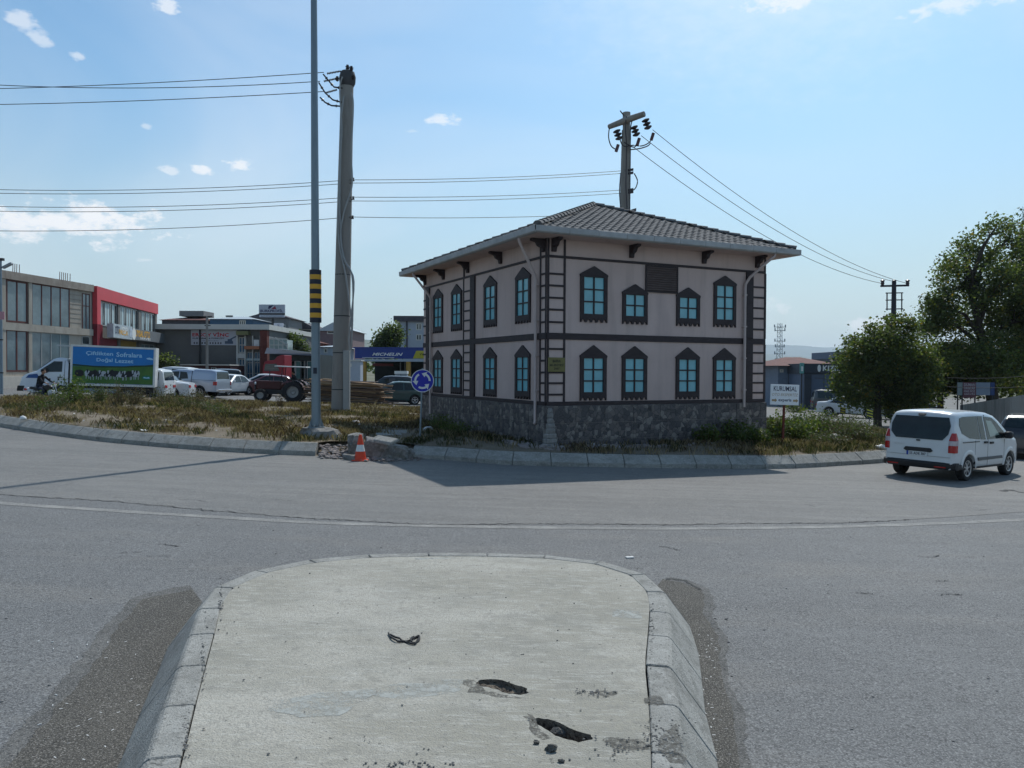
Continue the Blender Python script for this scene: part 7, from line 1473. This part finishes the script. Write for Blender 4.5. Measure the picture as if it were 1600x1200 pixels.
def tree(label, base, H_, lobes, nleaf, size, mats_, wts, seed, trunk_r=.25, lean=(0, 0), name='tree', twigs=30, cat='tree', dens=.0, cl=9):
    """lobes: (x, y, z, rx, ry, rz) relative to the base; leaves sit in tufts on twigs through the lobes"""
    rng = np.random.default_rng(seed); t = thing(name, label, cat, base); L_ = np.array(lobes, float); vol = L_[:, 3]*L_[:, 4]*L_[:, 5]; vol = vol**.8; vol /= vol.sum()
    nt_ = int(nleaf/cl); k = rng.choice(len(L_), nt_, p=vol); u = rng.normal(size=(nt_, 3)); u /= np.linalg.norm(u, axis=1)[:, None]; r = rng.random(nt_)**.42*(1+.12*rng.normal(size=nt_))
    T_ = L_[k, :3]+u*r[:, None]*L_[k, 3:6]
    from mathutils import noise
    keep = np.array([noise.noise(Vector(p)*(.55/max(.6, size*5)))+noise.noise(Vector(p)*1.4)*.5 > dens-.30 for p in T_]); T_ = T_[keep]
    C = np.repeat(T_, cl, 0)+rng.normal(size=(len(T_)*cl, 3))*size*1.35; mi = rng.choice(len(mats_), len(C), p=wts)
    top_col = np.repeat(rng.choice(len(mats_), len(T_), p=wts), cl); mi = np.where(rng.random(len(C)) < .6, top_col, mi)
    link(bpy.data.objects.new('crown', leaves_mesh('crown', C, size, mats_, mi, rng)), t)
    q = MB(); top_ = Vector((lean[0], lean[1], H_*.72)); tr = [Vector((0, 0, -.3)), Vector((lean[0]*.25, lean[1]*.25, H_*.2)), Vector((lean[0]*.6, lean[1]*.6, H_*.45)), top_]; q.tube(tr, [trunk_r*1.25, trunk_r*.9, trunk_r*.6, trunk_r*.2], 9)
    q.build('trunk', BARK, t, smooth=True)
    for i in range(min(len(lobes), 14)):
        c = Vector(L_[i, :3]); s_ = tr[1].lerp(tr[3], min(.9, max(0, (c.z-H_*.25)/(H_*.75)))); s_.z = min(s_.z, c.z-.2*abs(c.z)); md = s_.lerp(c, .5)+Vector((0, 0, .12*H_*.3)); q = MB().tube([s_, md, c], [trunk_r*.42, trunk_r*.28, trunk_r*.10], 6)
        for j in range(5): e = c+Vector(rng.normal(size=3)*L_[i, 3:6]*.55); q.tube([md.lerp(c, .5), md.lerp(e, .6), e], [trunk_r*.14, trunk_r*.08, .01], 4)
        q.build('branch', BARK, t, smooth=True)
    return t
def lob(pix, d, base, ry=1.0):
    """crown lobes given where they show: (px, py, half width px, half height px)"""
    out_ = []
    rr = random.Random(int(d*10))
    for (x, y, w, h) in pix:
        dd = d+rr.uniform(-1.0, 1.0)*ry; p_ = at(x, y, dd)-base; out_.append((p_.x, p_.y, p_.z, w/FPX*dd, w/FPX*dd*.9, h/FPX*dd))
    return out_
bs = gnd(1372, 45); tree('round bushy tree with yellow green edges in front of the blue grey shop', bs, 6.4, lob([(1352, 562, 34, 34), (1325, 596, 26, 24), (1400, 590, 40, 44), (1402, 530, 30, 34), (1372, 528, 22, 20), (1322, 560, 20, 16), (1428, 560, 34, 40), (1362, 605, 40, 28), (1340, 538, 18, 14), (1425, 610, 34, 30), (1310, 606, 12, 14), (1396, 503, 16, 10), (1445, 590, 28, 40), (1340, 620, 28, 20), (1400, 630, 44, 20), (1360, 512, 10, 8), (1330, 532, 8, 8), (1418, 508, 14, 14), (1300, 592, 7, 8), (1385, 560, 40, 40)], 45, bs), 42000, .15, [LG, LD, LY, LG2], [.42, .34, .06, .18], 3, .20, dens=.02)
bs = gnd(1560, 50); tree('large loose plane tree towering over the wall at the right edge', bs, 15, lob([(1545, 400, 46, 46), (1575, 375, 32, 34), (1500, 440, 40, 40), (1560, 450, 56, 52), (1600, 420, 40, 60), (1480, 480, 36, 34), (1530, 505, 60, 48), (1600, 500, 46, 56), (1450, 500, 30, 30), (1480, 540, 44, 44), (1550, 560, 60, 40), (1610, 570, 44, 44), (1515, 415, 26, 26), (1558, 352, 22, 14), (1510, 388, 24, 22), (1488, 412, 20, 22), (1462, 478, 22, 20), (1440, 515, 20, 22), (1640, 470, 44, 80), (1500, 560, 30, 26), (1570, 600, 44, 22), (1610, 520, 50, 50), (1520, 575, 30, 24)], 50, bs, 2.0), 76000, .17, [LG, LD, LY], [.62, .32, .06], 5, .36, lean=(-2.2, 0), dens=.22)
bs = gnd(1470, 52); tree('mid green tree filling the gap between the round tree and the plane tree', bs, 7, lob([(1470, 575, 36, 34), (1500, 590, 34, 28), (1450, 600, 30, 26), (1490, 555, 30, 24), (1520, 600, 26, 20)], 52, bs), 18000, .18, [LG2, LD, LY], [.45, .42, .13], 8, .2)
bs = gnd(1580, 54); tree('autumn tinted low tree behind the advert boards', bs, 6, lob([(1550, 575, 34, 24), (1585, 585, 34, 26), (1530, 560, 24, 18), (1610, 590, 30, 24)], 54, bs), 9000, .18, [LG2, LY, LD], [.4, .4, .2], 9, .18)
bs = gnd(1598, 60); tree('dark slender conifer rising at the right edge behind the plane tree', bs, 20, lob([(1597, 345+k*30, 3+k*2.4, 24) for k in range(9)], 60, bs, .1), 9000, .2, [LD], [1.], 12, .2, name='conifer')
bs = gnd(604, 84); tree('dark dense tree behind the blue tyre shop fascia', bs, 7, lob([(606, 530, 15, 16), (596, 538, 10, 10), (616, 522, 12, 13), (604, 545, 20, 12)], 84, bs), 6000, .26, [LD, LG], [.8, .2], 13, .3)
bs = gnd(458, 88); tree('small dark tree against the brick house roof', bs, 5.4, lob([(458, 530, 8, 7), (466, 538, 9, 6), (474, 545, 7, 6)], 88, bs), 2500, .22, [LD, LG], [.7, .3], 14, .2)
bs = gnd(258, 74); tree('low dark bush against the grey warehouse wall', bs, 3, lob([(257, 566, 8, 8), (268, 570, 6, 7)], 74, bs), 1200, .2, [LD, LG], [.6, .4], 15, .1)
for k, (x, d, ln) in enumerate(((1238, 62, 'left of the blue grey shop'), (1330, 64, 'before the blue grey shop wall'), (1425, 60, 'behind the white van roof'), (1455, 58, 'at the foot of the mid green tree'))):
    bs = gnd(x, d); tree('low roadside shrub '+ln, bs, 1.8, lob([(x, 640, 14, 9), (x+12, 645, 12, 8), (x-10, 646, 10, 8)], d, bs, .5), 1600, .14, [LG2, LD, LO], [.4, .4, .2], 30+k, .06, name='shrub', cat='shrub')
# far belt of trees that reads as one mass
rng = np.random.default_rng(4); C = []
for k in range(260):
    px = rng.uniform(-300, 2100); d = rng.uniform(150, 420); g_ = gnd(px, d); h = rng.uniform(3, 6.5); n = 60; u = rng.normal(size=(n, 3)); u /= np.linalg.norm(u, axis=1)[:, None]; C.append(np.array([g_.x, g_.y, g_.z+h*.55])+u*np.array([h*.7, h*.7, h*.5])*rng.random((n, 1))**.4)
C = np.concatenate(C); o = link(bpy.data.objects.new('distant_trees', leaves_mesh('distant_trees', C, 1.5, [LD, LG], rng.choice(2, len(C)), rng)), kind='stuff')
# weeds and grass on the mound
def blades(name, pts, hmin, hmax, w, mats_, wts, seed, per=7, spread=.09, lean=.45):
    rng = np.random.default_rng(seed); P_ = np.repeat(np.array(pts, float), per, 0); n = len(P_); P_[:, :2] += rng.normal(size=(n, 2))*spread; h = (hmin+(hmax-hmin)*rng.random(n)**1.6)[:, None]; a = rng.random(n)*6.283; ln = (rng.random(n)*lean)[:, None]
    dr = np.stack([np.cos(a), np.sin(a), np.zeros(n)], 1); sd = np.stack([-np.sin(a), np.cos(a), np.zeros(n)], 1); up_ = np.array([0, 0, 1.])
    b0 = P_-np.array([0, 0, .03]); m_ = P_+up_*h*.6+dr*h*ln*.35; tp_ = P_+up_*h+dr*h*ln; ww = w*(.6+.8*rng.random((n, 1)))
    V = np.stack([b0-sd*ww, b0+sd*ww, m_+sd*ww*.7, tp_, m_-sd*ww*.7], 1).reshape(-1, 3); me = bpy.data.meshes.new(name)
    me.vertices.add(5*n); me.vertices.foreach_set('co', V.ravel()); me.loops.add(5*n); me.loops.foreach_set('vertex_index', np.arange(5*n)); me.polygons.add(n); me.polygons.foreach_set('loop_start', np.arange(0, 5*n, 5)); me.polygons.foreach_set('loop_total', np.full(n, 5))
    for x in mats_: me.materials.append(x)
    cl = np.repeat(rng.choice(len(mats_), len(pts), p=wts), per); me.polygons.foreach_set('material_index', cl.astype(np.int32)); me.update(calc_edges=True); return me
HP = [(p.x, p.y) for p in c5]; rng = np.random.default_rng(11); pts = []; pg = []
for i in range(30000):
    x = rng.uniform(-23, 16); y = rng.uniform(21, 44)
    if not inside(x, y, MOUND) or inside(x, y, HP): continue
    dd = rimdist(x, y)
    if dd < .12: continue
    v_ = noise2(x, y, .45, 2)+.5*noise2(x, y, 1.5, 4)
    if v_ < -.04 and rng.random() < .9: continue
    (pg if (noise2(x, y, .3, 9) > .2 or (x > 7 and noise2(x, y, .4, 1) > -.25) or (-3 < x < 1 and dd < 2.6)) else pts).append((x, y, mound(x, y)))
random.shuffle(pts); random.shuffle(pg)
link(bpy.data.objects.new('dry_grass', blades('dry_grass', pts[:11000], .03, .19, .0045, [STRAW, BRN, LO], [.60, .32, .08], 1, per=15, spread=.12, lean=.9)), kind='stuff')
link(bpy.data.objects.new('green_grass', blades('green_grass', pg[:5500], .04, .23, .005, [GRS, LO, STRAW], [.34, .30, .36], 2, per=15, lean=.8)), kind='stuff')
def weed(label, x, y, h, r, n, mats_, wts, seed, leaf=.06, stalks=16, name='weed'):
    rng = np.random.default_rng(seed); z = mound(x, y) if inside(x, y, MOUND) else terr(x); t = thing(name, label, 'weed' if name == 'weed' else 'bush', (x, y, z)); q = MB(); C = []
    for i in range(stalks):
        a = rng.uniform(0, 6.28); rr = r*rng.random()**.6; hh = h*rng.uniform(.55, 1.0)*(1-.35*rr/r); e = Vector((math.cos(a)*rr, math.sin(a)*rr, hh)); b0 = Vector((math.cos(a)*rr*.25, math.sin(a)*rr*.25, -.05)); md = b0.lerp(e, .5)+Vector((rng.normal()*.04, rng.normal()*.04, 0)); q.tube([b0, md, e], [.012, .009, .003], 4)
        m_ = int(n/stalks); s = rng.random(m_)**.7; P_ = np.array([list(b0.lerp(md, min(1, u*2)) if u < .5 else md.lerp(e, (u-.5)*2)) for u in s]); C.append(P_+rng.normal(size=(m_, 3))*np.array([r*.16, r*.16, .05])*(.4+s[:, None]))
    q.build('stem', BRN, t, fix=False); C = np.concatenate(C); C[:, 2] = np.maximum(C[:, 2], .02); link(bpy.data.objects.new('foliage', leaves_mesh('foliage', C, leaf, mats_, rng.choice(len(mats_), len(C), p=wts), rng)), t); return t
WD_ = [(118, 648, 33, 1.55, .75, 1500, [LW, LG2], [.7, .3], .085, 'tall leafy green weed in front of the box truck cab'), (150, 648, 34, 1.0, .7, 1000, [LW, LO], [.6, .4], .07, 'second leafy weed right of the tall one by the truck cab'), (88, 652, 31, .8, .9, 1100, [LW, LO], [.6, .4], .06, 'low green weed clump below the motorcyclist'),
       (185, 650, 33, 1.25, .45, 900, [LO, BRN], [.6, .4], .05, 'feathery grey green weed under the middle of the truck box'), (212, 650, 34, 1.0, .45, 800, [LO, BRN], [.6, .4], .05, 'feathery weed under the rear of the truck box'), (262, 645, 36, 1.0, .7, 900, [LO, GRS], [.6, .4], .05, 'grey green weed before the white van tail'), (305, 645, 35, 1.0, .6, 900, [LO, BRN], [.6, .4], .05, 'grey green weed in front of the pickup wheel'), (330, 652, 32, .7, .7, 900, [LO, LW], [.5, .5], .05, 'low weed right of the pickup wheel'), (350, 655, 30, .65, .6, 800, [LO, LW], [.5, .5], .05, 'low weed in the grass left of the tractor'), (438, 640, 37, .7, .25, 260, [BRN], [1.], .05, 'bare brown thistle below the tractor wheel'), (285, 648, 34, .7, .5, 700, [LO, LW], [.6, .4], .05, 'low weed between the white cars'), (436, 668, 25, .6, .3, 380, [BRN, STRAW], [.6, .4], .04, 'dry brown weed near the kerb left of the mast'), (60, 660, 28, .5, .7, 800, [LW, LO], [.5, .5], .05, 'low green weed patch near the left kerb'), (583, 640, 33, .8, .4, 300, [BRN, STRAW], [.5, .5], .04, 'thin dry stalks right of the thick pole'),
       (690, 668, 26.5, .7, .55, 900, [LW, LG], [.6, .4], .06, 'dark green weed behind the roundabout sign'), (715, 678, 25.5, .5, .6, 900, [LW, LG], [.6, .4], .06, 'dark green weed at the left foot of the plinth')]
for i, (x, y, d, h, r, n, ms_, w_, lf, lb) in enumerate(WD_):
    p_ = gnd(x, d); weed(lb, p_.x, p_.y, h, r, n, ms_, w_, 100+i, lf)
BS = [(1145, 695, 25.0, .95, .7, 1500, 'dark leafy bush against the right end of the stone plinth'), (1105, 700, 24.2, .55, .5, 800, 'smaller leafy bush in the shade of the plinth'), (1185, 700, 24.0, .65, .5, 1200, 'low leafy bush at the right corner of the house'), (1243, 690, 27.0, 1.1, .85, 1800, 'bright green bush directly right of the rusty advert post'), (1270, 680, 29.0, 1.25, .9, 1700, 'green bush behind the boulder right of the advert post'), (1212, 690, 26.5, .95, .5, 1300, 'green bush between the house corner and the advert post'), (1325, 690, 28.5, 1.1, 1.1, 2600, 'olive green bush left of the white van'), (1352, 695, 27.5, .8, .7, 1700, 'low olive bush beside the rear of the white van'), (1295, 690, 30.0, 1.0, .8, 1500, 'brownish weed clump between the two bushes right of the house'), (1300, 698, 25.6, .5, .7, 1300, 'low grassy clump near the kerb left of the white van')]
for i, (x, y, d, h, r, n, lb) in enumerate(BS):
    p_ = gnd(x, d); br = 'brownish' in lb; ol = 'olive' in lb or 'grassy' in lb; weed(lb, p_.x, p_.y, h, r, n, [LO, BRN] if br else ([LO, LW] if ol else [LW, LG2]), [.5, .5] if br else [.65, .35], 200+i, .05 if (br or ol) else .085, 26, 'bush')
# ------------------------------------------------------------------ air
hm_ = bpy.data.materials.new('haze air'); hm_.use_nodes = True; nt = hm_.node_tree; nt.nodes.clear(); ho = nt.nodes.new('ShaderNodeOutputMaterial'); hv = nt.nodes.new('ShaderNodeVolumePrincipled'); hv.inputs['Color'].default_value = (.74, .88, 1, 1); hv.inputs['Density'].default_value = HAZE = .00010; hv.inputs['Anisotropy'].default_value = .2; nt.links.new(hv.outputs[0], ho.inputs['Volume'])
hz_o = MB().box(-16000, 16000, -500, 19500, -3.2, 352).build('haze', hm_, kind='stuff')
cy.volume_step_rate = 10; cy.volume_max_steps = 16
